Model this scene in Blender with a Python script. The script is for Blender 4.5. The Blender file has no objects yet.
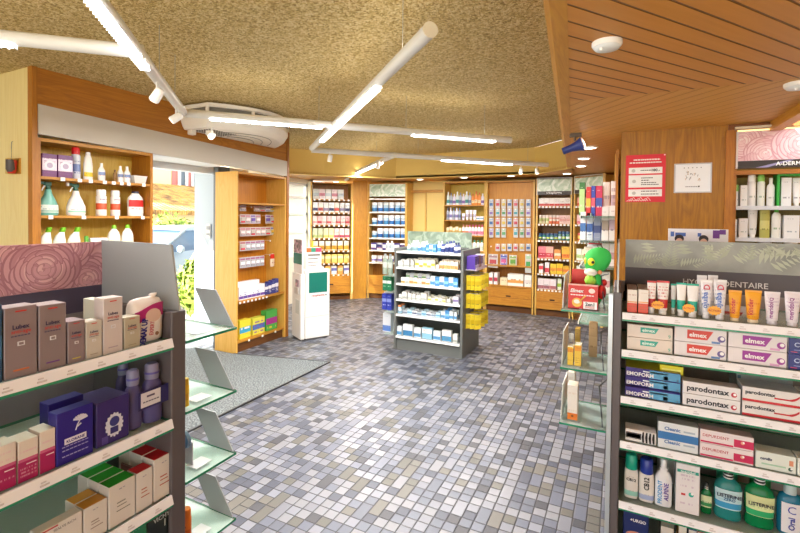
import bpy, math, random
from mathutils import Vector, Matrix
random.seed(7)
SC = bpy.context.scene
COL = SC.collection
PI = math.pi

# ------------------------------------------------------------------ camera model (800x533 frame)
F, CX, CY, EYE = 445.0, 400.0, 225.0, 1.6
yaw, pit, rol = math.radians(26.3), math.radians(-1.0), math.radians(0.6)
cf = Vector((-math.sin(yaw)*math.cos(pit), math.cos(yaw)*math.cos(pit), math.sin(pit)))
cr = Vector((math.cos(yaw), math.sin(yaw), 0)); cu = cr.cross(cf)
R_ = cr*math.cos(rol) + cu*math.sin(rol); U_ = -cr*math.sin(rol) + cu*math.cos(rol)
CAM = Vector((0, 0, EYE))
def sight(x, y): return cf*F + R_*(x-CX) - U_*(y-CY)
def on_plane(x, y, p, n):
    d = sight(x, y); n = Vector(n)
    return CAM + d*(((Vector(p)-CAM).dot(n))/d.dot(n))
def at_z(x, y, z): return on_plane(x, y, (0, 0, z), (0, 0, 1))
def at_x(x, y, X): return on_plane(x, y, (X, 0, 0), (1, 0, 0))
def at_y(x, y, Y): return on_plane(x, y, (0, Y, 0), (0, 1, 0))

cd = bpy.data.cameras.new('camera'); cam = bpy.data.objects.new('camera', cd); COL.objects.link(cam)
cd.sensor_width = 36; cd.lens = F/800*36; cd.shift_y = -(266.5-CY)/800; cd.clip_start = 0.02; cd.clip_end = 200
M = Matrix((R_, U_, -cf)).transposed().to_4x4(); M.translation = CAM; cam.matrix_world = M
SC.camera = cam

# ------------------------------------------------------------------ materials
def lin(c):
    if isinstance(c, str):
        c = [int(c[i:i+2], 16)/255 for i in (0, 2, 4)]
    return tuple((v/12.92 if v <= .04045 else ((v+.055)/1.055)**2.4) for v in c[:3]) + (1,)
MATS = {}
def newmat(key):
    m = bpy.data.materials.new(key); m.use_nodes = True
    nt = m.node_tree; b = nt.nodes['Principled BSDF']
    return m, nt, b
def N(nt, t, **kw):
    n = nt.nodes.new(t)
    for k, v in kw.items():
        if k.startswith('i_'):
            n.inputs[k[2:].replace('_', ' ')].default_value = v
        else: setattr(n, k, v)
    return n
def mth(nt, op, a, b=None, c=None, clamp=False):
    n = nt.nodes.new('ShaderNodeMath'); n.operation = op; n.use_clamp = clamp
    for i, v in enumerate((a, b, c)):
        if v is None: continue
        if isinstance(v, (int, float)): n.inputs[i].default_value = v
        else: nt.links.new(v, n.inputs[i])
    return n.outputs[0]
def mixc(nt, f, a, b):
    n = nt.nodes.new('ShaderNodeMix'); n.data_type = 'RGBA'
    for s, v in ((0, f), (6, a), (7, b)):
        if isinstance(v, (int, float, tuple)): n.inputs[s].default_value = v
        else: nt.links.new(v, n.inputs[s])
    return n.outputs[2]
def col(c, rough=.5, metal=0, emit=0, key=None, spec=None):
    k = ('c', c, rough, metal, emit)
    if k in MATS: return MATS[k]
    m, nt, b = newmat('paint'); b.inputs['Base Color'].default_value = lin(c)
    b.inputs['Roughness'].default_value = rough; b.inputs['Metallic'].default_value = metal
    if spec is not None: b.inputs['Specular IOR Level'].default_value = spec
    if emit:
        b.inputs['Emission Color'].default_value = lin(c); b.inputs['Emission Strength'].default_value = emit
    MATS[k] = m; return m
def ramp(nt, fac, stops, interp='LINEAR'):
    n = nt.nodes.new('ShaderNodeValToRGB'); n.color_ramp.interpolation = interp
    e = n.color_ramp.elements
    while len(e) > 1: e.remove(e[-1])
    e[0].position = stops[0][0]; e[0].color = lin(stops[0][1])
    for p, c in stops[1:]:
        q = e.new(p); q.color = lin(c)
    nt.links.new(fac, n.inputs[0]); return n.outputs[0]
def gold(c, g=1.04, b=.70):
    v = [int(c[i:i+2], 16) for i in (0, 2, 4)]
    if v[0] > 215: b = .88
    return '%02x%02x%02x' % (v[0], min(255, int(v[1]*g)), int(v[2]*b))
def wood(c1, c2, axis='z', rough=.45, scale=1.0, fine=1.0):
    k = ('w', c1, c2, axis, rough, scale)
    if k in MATS: return MATS[k]
    m, nt, b = newmat('oak_veneer'); c1, c2 = gold(c1), gold(c2)
    tc = N(nt, 'ShaderNodeTexCoord'); mp = N(nt, 'ShaderNodeMapping'); nt.links.new(tc.outputs['Object'], mp.inputs[0])
    s = [9*scale]*3; s['xyz'.index(axis)] = .9*scale; mp.inputs['Scale'].default_value = s
    n1 = N(nt, 'ShaderNodeTexNoise'); n1.inputs['Scale'].default_value = 1.6; n1.inputs['Detail'].default_value = 6; n1.inputs['Distortion'].default_value = 1.2
    nt.links.new(mp.outputs[0], n1.inputs[0])
    r1 = mth(nt, 'FRACT', mth(nt, 'MULTIPLY', n1.outputs[0], 7.0))
    r1 = mth(nt, 'ABSOLUTE', mth(nt, 'SUBTRACT', r1, .5))
    mp2 = N(nt, 'ShaderNodeMapping'); nt.links.new(tc.outputs['Object'], mp2.inputs[0])
    s = [120*scale]*3; s['xyz'.index(axis)] = 4*scale; mp2.inputs['Scale'].default_value = s
    n2 = N(nt, 'ShaderNodeTexNoise'); n2.inputs['Scale'].default_value = 1; n2.inputs['Detail'].default_value = 2; nt.links.new(mp2.outputs[0], n2.inputs[0])
    f = mth(nt, 'ADD', mth(nt, 'MULTIPLY', r1, 1.1), mth(nt, 'MULTIPLY', mth(nt, 'SUBTRACT', n2.outputs[0], .35), 1.1), clamp=True)
    nt.links.new(mixc(nt, f, lin(c1), lin(c2)), b.inputs['Base Color']); b.inputs['Roughness'].default_value = rough
    MATS[k] = m; return m
def prt(base='f4f2ee', band=None, z0=0, z1=0, ink='4a5a80', rough=.4, rows=13, amt=.75, xlim=.38, seed=0, grain=22):
    k = ('p', base, band, z0, z1, ink, rough, rows, amt, xlim, seed)
    if k in MATS: return MATS[k]
    m, nt, b = newmat('printed_pack')
    tc = N(nt, 'ShaderNodeTexCoord'); sp = N(nt, 'ShaderNodeSeparateXYZ'); nt.links.new(tc.outputs['Generated'], sp.inputs[0])
    x, y, z = sp.outputs
    c = lin(base)
    if band:
        mk = mth(nt, 'MULTIPLY', mth(nt, 'GREATER_THAN', z, z0), mth(nt, 'LESS_THAN', z, z1))
        c = mixc(nt, mk, c, lin(band))
    zz = mth(nt, 'MULTIPLY', z, float(rows)); fr = mth(nt, 'FRACT', zz); fl = mth(nt, 'FLOOR', zz)
    cb = N(nt, 'ShaderNodeCombineXYZ')
    nt.links.new(mth(nt, 'MULTIPLY', x, float(grain)), cb.inputs[0]); nt.links.new(mth(nt, 'MULTIPLY', fl, 3.7), cb.inputs[1]); cb.inputs[2].default_value = seed*5.3+.5
    nz = N(nt, 'ShaderNodeTexNoise'); nz.inputs['Scale'].default_value = 1; nz.inputs['Detail'].default_value = 0; nt.links.new(cb.outputs[0], nz.inputs[0])
    t = mth(nt, 'MULTIPLY', mth(nt, 'GREATER_THAN', nz.outputs[0], .5), mth(nt, 'GREATER_THAN', fr, .5))
    t = mth(nt, 'MULTIPLY', t, mth(nt, 'LESS_THAN', mth(nt, 'ABSOLUTE', mth(nt, 'SUBTRACT', x, .5)), xlim))
    t = mth(nt, 'MULTIPLY', t, mth(nt, 'MULTIPLY', mth(nt, 'GREATER_THAN', z, .1), mth(nt, 'LESS_THAN', z, .86)))
    cb2 = N(nt, 'ShaderNodeCombineXYZ'); nt.links.new(fl, cb2.inputs[0]); cb2.inputs[1].default_value = seed+.3
    wn = N(nt, 'ShaderNodeTexWhiteNoise'); wn.noise_dimensions = '3D'; nt.links.new(cb2.outputs[0], wn.inputs[0])
    t = mth(nt, 'MULTIPLY', t, mth(nt, 'GREATER_THAN', wn.outputs[0], .45))
    c = mixc(nt, mth(nt, 'MULTIPLY', t, amt), c, lin(ink))
    nt.links.new(c, b.inputs['Base Color']); b.inputs['Roughness'].default_value = rough
    MATS[k] = m; return m
def clear(c, rough=.05, mix=.25, key='glass'):
    """clear plastic / glass: mostly straight transmission with a fresnel gloss and a tint"""
    k = ('g', c, rough, mix)
    if k in MATS: return MATS[k]
    m, nt, b = newmat('clear_'+key)
    b.inputs['Base Color'].default_value = lin(c); b.inputs['Roughness'].default_value = rough
    tr = N(nt, 'ShaderNodeBsdfTransparent'); tr.inputs[0].default_value = lin(c)
    fz = N(nt, 'ShaderNodeFresnel'); fz.inputs[0].default_value = 1.45
    f = mth(nt, 'ADD', mth(nt, 'MULTIPLY', fz.outputs[0], .8), mix, clamp=True)
    ms = N(nt, 'ShaderNodeMixShader'); nt.links.new(f, ms.inputs[0]); nt.links.new(tr.outputs[0], ms.inputs[1]); nt.links.new(b.outputs[0], ms.inputs[2])
    nt.links.new(ms.outputs[0], nt.nodes['Material Output'].inputs[0])
    MATS[k] = m; return m

# ------------------------------------------------------------------ mesh builder
class MB:
    def __init__(s): s.v = []; s.f = []; s.m = []; s.s = []
    def add(s, vs, fs, mi=0, smooth=False, T=None):
        o = len(s.v)
        s.v += [tuple(T @ Vector(v)) if T is not None else tuple(v) for v in vs]
        for i, f in enumerate(fs):
            s.f.append([o+j for j in f]); s.m.append(mi[i] if isinstance(mi, (list, tuple)) else mi); s.s.append(smooth)
        return s
    def box(s, x0, x1, y0, y1, z0, z1, mi=0, T=None, c=0.0):
        """box with optional chamfer c; faces order: bottom, top, front(-y), right(+x), back(+y), left(-x)"""
        if c <= 0:
            v = [(x0,y0,z0),(x1,y0,z0),(x1,y1,z0),(x0,y1,z0),(x0,y0,z1),(x1,y0,z1),(x1,y1,z1),(x0,y1,z1)]
            f = [(0,3,2,1),(4,5,6,7),(0,1,5,4),(1,2,6,5),(2,3,7,6),(3,0,4,7)]
            return s.add(v, f, mi, T=T)
        xs, ys, zs = (x0, x1), (y0, y1), (z0, z1); V = []; ID = {}
        for i in (0, 1):
            for j in (0, 1):
                for k in (0, 1):
                    for a in range(3):
                        p = [xs[i], ys[j], zs[k]]
                        for b_ in range(3):
                            if b_ != a:
                                g = (i, j, k)[b_]; p[b_] += c if g == 0 else -c
                        ID[(i, j, k, a)] = len(V); V.append(tuple(p))
        Fc = []; mm = []
        if isinstance(mi, (list, tuple)): M6 = mi
        else: M6 = [mi]*6
        def q(a, val, quad, mat):
            Fc.append([ID[(*t, a)] for t in quad]); mm.append(mat)
        q(2, 0, [(0,0,0),(0,1,0),(1,1,0),(1,0,0)], M6[0]); q(2, 1, [(0,0,1),(1,0,1),(1,1,1),(0,1,1)], M6[1])
        q(1, 0, [(0,0,0),(1,0,0),(1,0,1),(0,0,1)], M6[2]); q(0, 1, [(1,0,0),(1,1,0),(1,1,1),(1,0,1)], M6[3])
        q(1, 1, [(1,1,0),(0,1,0),(0,1,1),(1,1,1)], M6[4]); q(0, 0, [(0,1,0),(0,0,0),(0,0,1),(0,1,1)], M6[5])
        e = M6[2]
        for i in (0, 1):
            for j in (0, 1):
                A = [ID[(i,j,0,0)], ID[(i,j,1,0)], ID[(i,j,1,1)], ID[(i,j,0,1)]]; Fc.append(A if (i+j) % 2 else A[::-1]); mm.append(e)
                A = [ID[(i,0,j,0)], ID[(i,1,j,0)], ID[(i,1,j,2)], ID[(i,0,j,2)]]; Fc.append(A if (i+j) % 2 == 0 else A[::-1]); mm.append(e)
                A = [ID[(0,i,j,1)], ID[(1,i,j,1)], ID[(1,i,j,2)], ID[(0,i,j,2)]]; Fc.append(A if (i+j) % 2 else A[::-1]); mm.append(e)
                for k in (0, 1):
                    A = [ID[(i,j,k,0)], ID[(i,j,k,1)], ID[(i,j,k,2)]]; Fc.append(A if (i+j+k) % 2 else A[::-1]); mm.append(e)
        return s.add(V, Fc, mm, T=T)
    def loft(s, secs, mi=0, smooth=True, cap=True, T=None):
        """secs: list of equal length rings of 3d points; mi may be a list per gap"""
        n = len(secs[0]); vs = [p for r in secs for p in r]; fs = []; mm = []
        for k in range(len(secs)-1):
            for i in range(n):
                j = (i+1) % n; fs.append((k*n+i, k*n+j, (k+1)*n+j, (k+1)*n+i)); mm.append(mi[k] if isinstance(mi, (list, tuple)) else mi)
        s.add(vs, fs, mm, smooth, T)
        if cap:
            m0 = mi[0] if isinstance(mi, (list, tuple)) else mi; m1 = mi[-1] if isinstance(mi, (list, tuple)) else mi
            s.add(secs[0], [tuple(range(n))[::-1]], m0, False, T); s.add(secs[-1], [tuple(range(n))], m1, False, T)
        return s
    def lathe(s, prof, mi=0, n=16, sy=1.0, cx=0, cy=0, power=1.0, T=None, cap=True):
        secs = []
        for r, z in prof:
            ring = []
            for i in range(n):
                a = 2*PI*i/n; c_, s_ = math.cos(a), math.sin(a)
                if power != 1: c_ = math.copysign(abs(c_)**power, c_); s_ = math.copysign(abs(s_)**power, s_)
                ring.append((cx+r*c_, cy+r*sy*s_, z))
            secs.append(ring)
        return s.loft(secs, mi, True, cap, T)
    def tube(s, pts, r, mi=0, n=8):
        pts = [Vector(p) for p in pts]; secs = []
        for i, p in enumerate(pts):
            d = (pts[min(i+1, len(pts)-1)] - pts[max(i-1, 0)]).normalized()
            a = d.cross(Vector((0, 0, 1)));
            if a.length < .01: a = d.cross(Vector((1, 0, 0)))
            a.normalize(); b = d.cross(a); rr = r[i] if isinstance(r, (list, tuple)) else r
            secs.append([tuple(p + (a*math.cos(2*PI*k/n) - b*math.sin(2*PI*k/n))*rr) for k in range(n)])
        return s.loft(secs, mi, True)
    def poly(s, pts, z0, z1, mi=0, T=None):
        n = len(pts); v = [(x, y, z0) for x, y in pts]+[(x, y, z1) for x, y in pts]
        f = [tuple(range(n))[::-1], tuple(range(n, 2*n))]+[(i, (i+1) % n, n+(i+1) % n, n+i) for i in range(n)]
        return s.add(v, f, mi, T=T)
    def mesh(s, name, mats):
        me = bpy.data.meshes.new(name); me.from_pydata(s.v, [], s.f)
        for m in mats: me.materials.append(m)
        me.polygons.foreach_set('material_index', s.m); me.polygons.foreach_set('use_smooth', s.s)
        me.update(); return me

def link(name, data, parent=None, loc=(0, 0, 0), rz=0.0, label=None, cat=None, group=None, kind=None, rot=None):
    if isinstance(rz, str): rz, label = 0.0, rz
    o = bpy.data.objects.new(name, data); COL.objects.link(o)
    o.location = loc; o.rotation_euler = rot if rot else (0, 0, rz)
    if parent: o.parent = parent
    if label: o['label'] = label
    if cat: o['category'] = cat
    if group: o['group'] = group
    if kind: o['kind'] = kind
    return o
def struct(name, mb, mats, **kw): return link(name, mb.mesh(name, mats), kind='structure', **kw)
def box_mesh(name, mat, *a, **k): return MB().box(*a, **k).mesh(name, mat if isinstance(mat, list) else [mat])

# text as flat mesh, facing -y, centred, width w
TXT = {}
def text_mesh(s, w, mat, h=None, bold=0.0, shear=0.0, sp=1.0):
    k = (s, round(w, 4), mat.name, h, bold, shear, sp)
    if k in TXT: return TXT[k]
    cu_ = bpy.data.curves.new('letters', 'FONT'); cu_.body = s; cu_.size = 1; cu_.offset = bold; cu_.shear = shear; cu_.resolution_u = 2; cu_.space_character = sp
    ob = bpy.data.objects.new('letters', cu_); me = bpy.data.meshes.new_from_object(ob)
    bpy.data.objects.remove(ob); bpy.data.curves.remove(cu_)
    xs = [v.co.x for v in me.vertices]; ys = [v.co.y for v in me.vertices]
    sx = w/(max(xs)-min(xs)); sz = sx if h is None else h/(max(ys)-min(ys))
    mx, my = (max(xs)+min(xs))/2, (max(ys)+min(ys))/2
    for v in me.vertices: v.co = ((v.co.x-mx)*sx, 0, (v.co.y-my)*sz)
    me.materials.clear(); me.materials.append(mat); me.name = 'lettering'
    TXT[k] = me; return me
def rotmesh(me, deg):
    """same text turned in its own plane"""
    k = ('rot', me.name, deg)
    if k in TXT: return TXT[k]
    m2 = me.copy(); a = math.radians(deg)
    for v in m2.vertices:
        x, z = v.co.x, v.co.z; v.co = (x*math.cos(a)-z*math.sin(a), 0, x*math.sin(a)+z*math.cos(a))
    TXT[k] = m2; return m2

class Proto:
    """a kind of thing: name, category, parts = [(name, mesh, loc, label, [subparts])]"""
    def __init__(s, name, cat, parts, mesh=None): s.name = name; s.cat = cat; s.parts = parts; s.mesh = mesh
def place(p, loc, rz=0.0, label=None, group=None, scale=None, rot=None):
    o = link(p.name, p.mesh, None, loc, rz, label, p.cat, group, rot=rot)
    if scale: o.scale = scale
    for pt in p.parts:
        nm, me, l = pt[0], pt[1], pt[2]
        c = link(nm, me, o, l)
        if len(pt) > 3 and pt[3]: c['label'] = pt[3]
        if len(pt) > 4:
            for q in pt[4]: link(q[0], q[1], c, q[2])
    return o
ORD = ['', 'first', 'second', 'third', 'fourth', 'fifth', 'sixth', 'seventh', 'eighth', 'ninth', 'tenth', 'eleventh', 'twelfth',
       'thirteenth', 'fourteenth', 'fifteenth', 'sixteenth', 'seventeenth', 'eighteenth', 'nineteenth', 'twentieth', 'twenty-first', 'twenty-second', 'twenty-third', 'twenty-fourth']

# unit frame: x to the viewer's right along the front, y inward, z up
class Unit:
    def __init__(s, A, ang): s.A = Vector((A[0], A[1], 0)); s.ang = ang; s.dx = Vector((math.cos(ang), math.sin(ang), 0)); s.dy = Vector((-math.sin(ang), math.cos(ang), 0))
    def w(s, x, y, z): return s.A + s.dx*x + s.dy*y + Vector((0, 0, z))
    def hit(s, px, py, inset=0.0):
        """pixel -> local (x, z) on the vertical plane `inset` behind the front"""
        p = on_plane(px, py, s.w(0, inset, 0), s.dy); return ((p-s.A).dot(s.dx), p.z)
    def span(s, x0, x1, ytop, inset, z, ybot=None):
        yb = ybot or ytop
        a, _ = s.hit(x0, yb, inset); b, _ = s.hit(x1, yb, inset); zt = s.hit((x0+x1)/2, ytop, inset)[1]
        return (a+b)/2, abs(b-a), zt-z

# ------------------------------------------------------------------ common materials
WHITE = col('f3f1ec', .45); PURE = col('ffffff', .4); BLACK = col('18181a', .4); DKGREY = col('5a5355', .5)
INK = col('2a2f4a', .5); REDI = col('c8202a', .45); TEAL = col('1fb09a', .4); NAVY = col('1e2a72', .4)
OAK = wood('c07f3c', 'a4642a', 'z'); OAKX = wood('c98a45', 'ab6c30', 'x'); OAKL = wood('e0b173', 'd09b58', 'z'); OAKD = wood('b4761c', '88520e', 'z', scale=.6)
OAKB = wood('b9762f', '985820', 'z')
CAPS = {}
def lathe_mesh(name, prof, mats, mi=0, **k): return MB().lathe(prof, mi, **k).mesh(name, mats)
# ================================================================== THE ROOM
CEIL, SOFF = 2.70, 2.30
# ---- floor mosaic
def floor_mat():
    m, nt, b = newmat('mosaic_floor'); P = .0665
    tc = N(nt, 'ShaderNodeTexCoord'); sp = N(nt, 'ShaderNodeSeparateXYZ'); nt.links.new(tc.outputs['Object'], sp.inputs[0])
    u = mth(nt, 'DIVIDE', sp.outputs[0], P); v = mth(nt, 'ADD', mth(nt, 'DIVIDE', sp.outputs[1], P), 100.0)
    cu0 = mth(nt, 'FLOOR', u); fu = mth(nt, 'FRACT', u)
    v = mth(nt, 'ADD', v, 0.0)
    # each column starts its pairs at its own offset
    w0 = N(nt, 'ShaderNodeTexWhiteNoise'); w0.noise_dimensions = '1D'; nt.links.new(cu0, w0.inputs['W'])
    off = mth(nt, 'FLOOR', mth(nt, 'MULTIPLY', w0.outputs[0], 2.0)); v2 = mth(nt, 'ADD', v, off)
    pair = mth(nt, 'FLOOR', mth(nt, 'DIVIDE', v2, 2.0)); half = mth(nt, 'FLOOR', v2)
    def wn(a, b_, seed):
        c = N(nt, 'ShaderNodeCombineXYZ'); nt.links.new(a, c.inputs[0]); nt.links.new(b_, c.inputs[1]); c.inputs[2].default_value = seed
        w = N(nt, 'ShaderNodeTexWhiteNoise'); nt.links.new(c.outputs[0], w.inputs[0]); return w.outputs[0]
    merged = mth(nt, 'GREATER_THAN', wn(cu0, pair, 1.5), .78)
    cid = mth(nt, 'ADD', mth(nt, 'MULTIPLY', merged, mth(nt, 'MULTIPLY', pair, 2.0)), mth(nt, 'MULTIPLY', mth(nt, 'SUBTRACT', 1.0, merged), half))
    rnd = wn(cu0, cid, 7.5)
    base = ramp(nt, rnd, [(0, '737681'), (.12, '82848c'), (.25, '5c6273'), (.40, '565c6c'), (.52, '7d7f86'), (.62, '3c4254'), (.73, '625f58'), (.80, '7e828e'), (.87, '34363f'), (.93, '57554e')], 'CONSTANT')
    nz = N(nt, 'ShaderNodeTexNoise'); nz.inputs['Scale'].default_value = 220; nz.inputs['Detail'].default_value = 3; nt.links.new(tc.outputs['Object'], nz.inputs[0])
    base = mixc(nt, mth(nt, 'MULTIPLY', nz.outputs[0], .2), base, lin('a0a0a4'))
    eu = mth(nt, 'MINIMUM', fu, mth(nt, 'SUBTRACT', 1.0, fu))
    fv = mth(nt, 'FRACT', v2); ev = mth(nt, 'MINIMUM', fv, mth(nt, 'SUBTRACT', 1.0, fv))
    fp = mth(nt, 'MULTIPLY', mth(nt, 'FRACT', mth(nt, 'DIVIDE', v2, 2.0)), 2.0); ep = mth(nt, 'MINIMUM', fp, mth(nt, 'SUBTRACT', 2.0, fp))
    e2 = mth(nt, 'ADD', mth(nt, 'MULTIPLY', merged, ep), mth(nt, 'MULTIPLY', mth(nt, 'SUBTRACT', 1.0, merged), ev))
    e = mth(nt, 'MINIMUM', eu, e2); g = mth(nt, 'LESS_THAN', e, .045)
    nt.links.new(mixc(nt, g, base, lin('25272e')), b.inputs['Base Color'])
    b.inputs['Roughness'].default_value = .42
    nt.links.new(mth(nt, 'ADD', .3, mth(nt, 'MULTIPLY', rnd, .2)), b.inputs['Roughness'])
    bp = N(nt, 'ShaderNodeBump'); bp.inputs['Strength'].default_value = .5; bp.inputs['Distance'].default_value = .004
    h = mth(nt, 'ADD', mth(nt, 'MULTIPLY', mth(nt, 'MINIMUM', mth(nt, 'MULTIPLY', e, 12.0), 1.0), 1.0), mth(nt, 'MULTIPLY', nz.outputs[0], .2))
    nt.links.new(h, bp.inputs['Height']); nt.links.new(bp.outputs[0], b.inputs['Normal'])
    return m
struct('floor', MB().poly([(-5.35, -1.5), (2.6, -1.5), (2.6, 8.4), (-5.35, 8.4)], -.1, 0), [floor_mat()])
struct('ground', MB().box(-40, -5.36, -25, 40, -.3, -.02).box(-5.36, 30, -25, -1.6, -.3, -.02), [col('c8c4bc', .8)])

def stucco():
    m, nt, b = newmat('stucco')
    tc = N(nt, 'ShaderNodeTexCoord')
    n1 = N(nt, 'ShaderNodeTexNoise'); n1.inputs['Scale'].default_value = 62; n1.inputs['Detail'].default_value = 4; n1.inputs['Roughness'].default_value = .62; n1.inputs['Distortion'].default_value = .9
    n2 = N(nt, 'ShaderNodeTexNoise'); n2.inputs['Scale'].default_value = 1.1; n2.inputs['Detail'].default_value = 2
    for n in (n1, n2): nt.links.new(tc.outputs['Object'], n.inputs[0])
    c = ramp(nt, n1.outputs[0], [(.39, 'a07a34'), (.48, 'dcba6c'), (.58, 'fae6ac')])
    c = mixc(nt, mth(nt, 'MULTIPLY', n2.outputs[0], .35), c, lin('dcba70'))
    nt.links.new(c, b.inputs['Base Color']); b.inputs['Roughness'].default_value = .85
    bp = N(nt, 'ShaderNodeBump'); bp.inputs['Strength'].default_value = 1.0; bp.inputs['Distance'].default_value = .045
    nt.links.new(n1.outputs[0], bp.inputs['Height']); nt.links.new(bp.outputs[0], b.inputs['Normal'])
    return m
STUC = stucco()
# beam between the two ceilings: from the camera's side to the back
bt0, bt1 = at_z(551, 0, CEIL), at_z(565, 150, CEIL)
bb0, bb1 = at_z(569, 0, SOFF), at_z(572.5, 167, SOFF)
def along(p, q, y): t = (y-p.y)/(q.y-p.y); return p.x+(q.x-p.x)*t
BX = lambda y: along(bb0, bb1, y)           # x of the beam face at y
BE = Vector((-.60, 6.42))                    # far end of the beam
ceil_poly = [(-5.36, -1.6), (BX(-1.6)-.02, -1.6), (BE.x-.02, BE.y), (-1.22, 7.12), (-3.6, 7.12), (-4.5, 6.22), (-4.95, 5.6), (-5.3, 5.2)]
struct('ceiling', MB().poly(ceil_poly, CEIL, CEIL+.12), [STUC])
# yellow bulkhead round the back of the stucco ceiling
YEL = col('e2c069', .6)
bulk = [(-5.25, 4.95), (-4.86, 5.62), (-4.5, 6.2), (-3.6, 7.1), (-1.2, 7.1), (BE.x, BE.y)]
mb = MB()
for (a, b_) in zip(bulk[:-1], bulk[1:]):
    d = (Vector(b_)-Vector(a)).normalized(); n = Vector((-d.y, d.x))*.05
    mb.poly([a, b_, (b_[0]+n.x, b_[1]+n.y), (a[0]+n.x, a[1]+n.y)], SOFF-.012, CEIL)
struct('trim_bulkhead', mb, [YEL])
# soffit over the shelves (oak)
soff = bulk + [(BE.x, 8.2), (-5.3, 8.2), (-5.5, 6.9), (-5.35, 4.9)]
struct('ceiling_soffit', MB().poly(soff, SOFF, SOFF+.03), [wood('c98648', 'b67238', 'x', scale=.7)])
# beam
p0 = (BX(-1.6), -1.6); p1 = (BE.x, BE.y)
mb = MB(); tw = .13
v = [(p0[0]-tw, p0[1], CEIL), (p0[0], p0[1], CEIL), (p1[0], p1[1], CEIL), (p1[0]-tw, p1[1], CEIL), (p0[0]-.055, p0[1], SOFF-.003), (p0[0], p0[1], SOFF-.003), (p1[0], p1[1], SOFF-.003), (p1[0]-.055, p1[1], SOFF-.003)]
mb.add(v, [(0,1,2,3), (7,6,5,4), (4,5,1,0), (5,6,2,1), (6,7,3,2), (7,4,0,3)])
struct('trim_beam', mb, [wood('d0924e', 'bb7a3a', 'y', scale=.8)])
# plank ceilings in a chevron
def planks(name, ang, c1, c2, groove='7a4a22', pitch=.088, gw=.05):
    m, nt, b = newmat(name); c1, c2 = gold(c1, 1.0, .72), gold(c2, 1.0, .72)
    tc = N(nt, 'ShaderNodeTexCoord'); mp = N(nt, 'ShaderNodeMapping'); mp.inputs['Rotation'].default_value = (0, 0, -ang); nt.links.new(tc.outputs['Object'], mp.inputs[0])
    sp = N(nt, 'ShaderNodeSeparateXYZ'); nt.links.new(mp.outputs[0], sp.inputs[0])
    q = mth(nt, 'DIVIDE', sp.outputs[1], pitch); fr = mth(nt, 'FRACT', q); e = mth(nt, 'MINIMUM', fr, mth(nt, 'SUBTRACT', 1.0, fr))
    cb = N(nt, 'ShaderNodeCombineXYZ'); nt.links.new(mth(nt, 'MULTIPLY', sp.outputs[0], 1.2), cb.inputs[0]); nt.links.new(mth(nt, 'MULTIPLY', sp.outputs[1], 28.0), cb.inputs[1]); nt.links.new(mth(nt, 'FLOOR', q), cb.inputs[2])
    nz = N(nt, 'ShaderNodeTexNoise'); nz.inputs['Scale'].default_value = 1.5; nz.inputs['Detail'].default_value = 4; nt.links.new(cb.outputs[0], nz.inputs[0])
    c = mixc(nt, nz.outputs[0], lin(c1), lin(c2)); g = mth(nt, 'LESS_THAN', e, gw)
    nt.links.new(mixc(nt, g, c, lin(groove)), b.inputs['Base Color']); b.inputs['Roughness'].default_value = .45
    bp = N(nt, 'ShaderNodeBump'); bp.inputs['Distance'].default_value = .01; bp.inputs['Strength'].default_value = .8
    nt.links.new(mth(nt, 'MINIMUM', mth(nt, 'MULTIPLY', e, 14.0), 1.0), bp.inputs['Height']); nt.links.new(bp.outputs[0], b.inputs['Normal'])
    return m
Yb = 2.83
struct('ceiling_planks', MB().poly([(BX(-1.6)-.04, -1.6), (2.6, -1.6), (2.6, Yb), (BX(Yb)-.04, Yb)], SOFF, SOFF+.03), [planks('plank_pine', math.radians(53.5), 'dc9a56', 'c88646')])
struct('ceiling_planks_back', MB().poly([(BX(Yb)-.04, Yb), (1.02, Yb), (1.02, 4.02), (.1, 4.06), (.1, 8.2), (BE.x, 8.2), (BE.x-.04, BE.y)], SOFF, SOFF+.03), [planks('plank_pine_pale', math.radians(-50), 'e0a862', 'd09450', 'b07a40', gw=.03)])
# lower beam and recess on the far right
mb = MB(); mb.box(.94, 1.01, 1.6, 4.0, SOFF-.06, SOFF)
struct('trim_right_beam', mb, [wood('d0924e', 'bb7a3a', 'y', scale=.8)])
struct('trim_pelmet_right', MB().box(.70, 1.9, 3.985, 4.03, 2.262, SOFF), [wood('8f4f22', '77401a', 'x')])
struct('trim_pelmet_strip', MB().box(.735, 1.04, 3.955, 3.984, 2.262, 2.276), [col('e9dcc0', .5)])

# ---- left wall
LX = -3.95
L0 = at_x(32, 63, LX).y
W1 = wood('b9742f', '9a5a20', 'y', scale=.8)
def slab(y0, z0a, z1a, y1, z0b, z1b, x0, x1):
    m_ = MB(); v = [(x0,y0,z0a),(x1,y0,z0a),(x1,y1,z0b),(x0,y1,z0b),(x0,y0,z1a),(x1,y0,z1a),(x1,y1,z1b),(x0,y1,z1b)]
    return m_.add(v, [(0,3,2,1),(4,5,6,7),(0,1,5,4),(1,2,6,5),(2,3,7,6),(3,0,4,7)])
struct('wall_left', slab(1.79, 2.40, CEIL, 4.615, 2.30, CEIL, -4.06, LX), [W1])
struct('trim_left_post', MB().box(-4.0, LX+.012, 1.765, 1.80, 0, CEIL), [wood('b87434', '9c5f26', 'z')])
struct('trim_fascia', slab(1.805, 2.20, 2.425, 4.6, 2.125, 2.32, LX-.02, LX+.010), [col('c9c2b6', .5)])
struct('trim_left_corner', MB().box(LX-.04, LX+.012, 4.60, 4.64, 0, CEIL), [wood('a8652a', '8c5020', 'z')])
struct('wall_entrance_side', MB().box(-5.35, LX-.0, 1.77, 1.79, 0, CEIL), [wood('ecd4b4', 'e4c8a2', 'z', scale=.6)])
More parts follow.
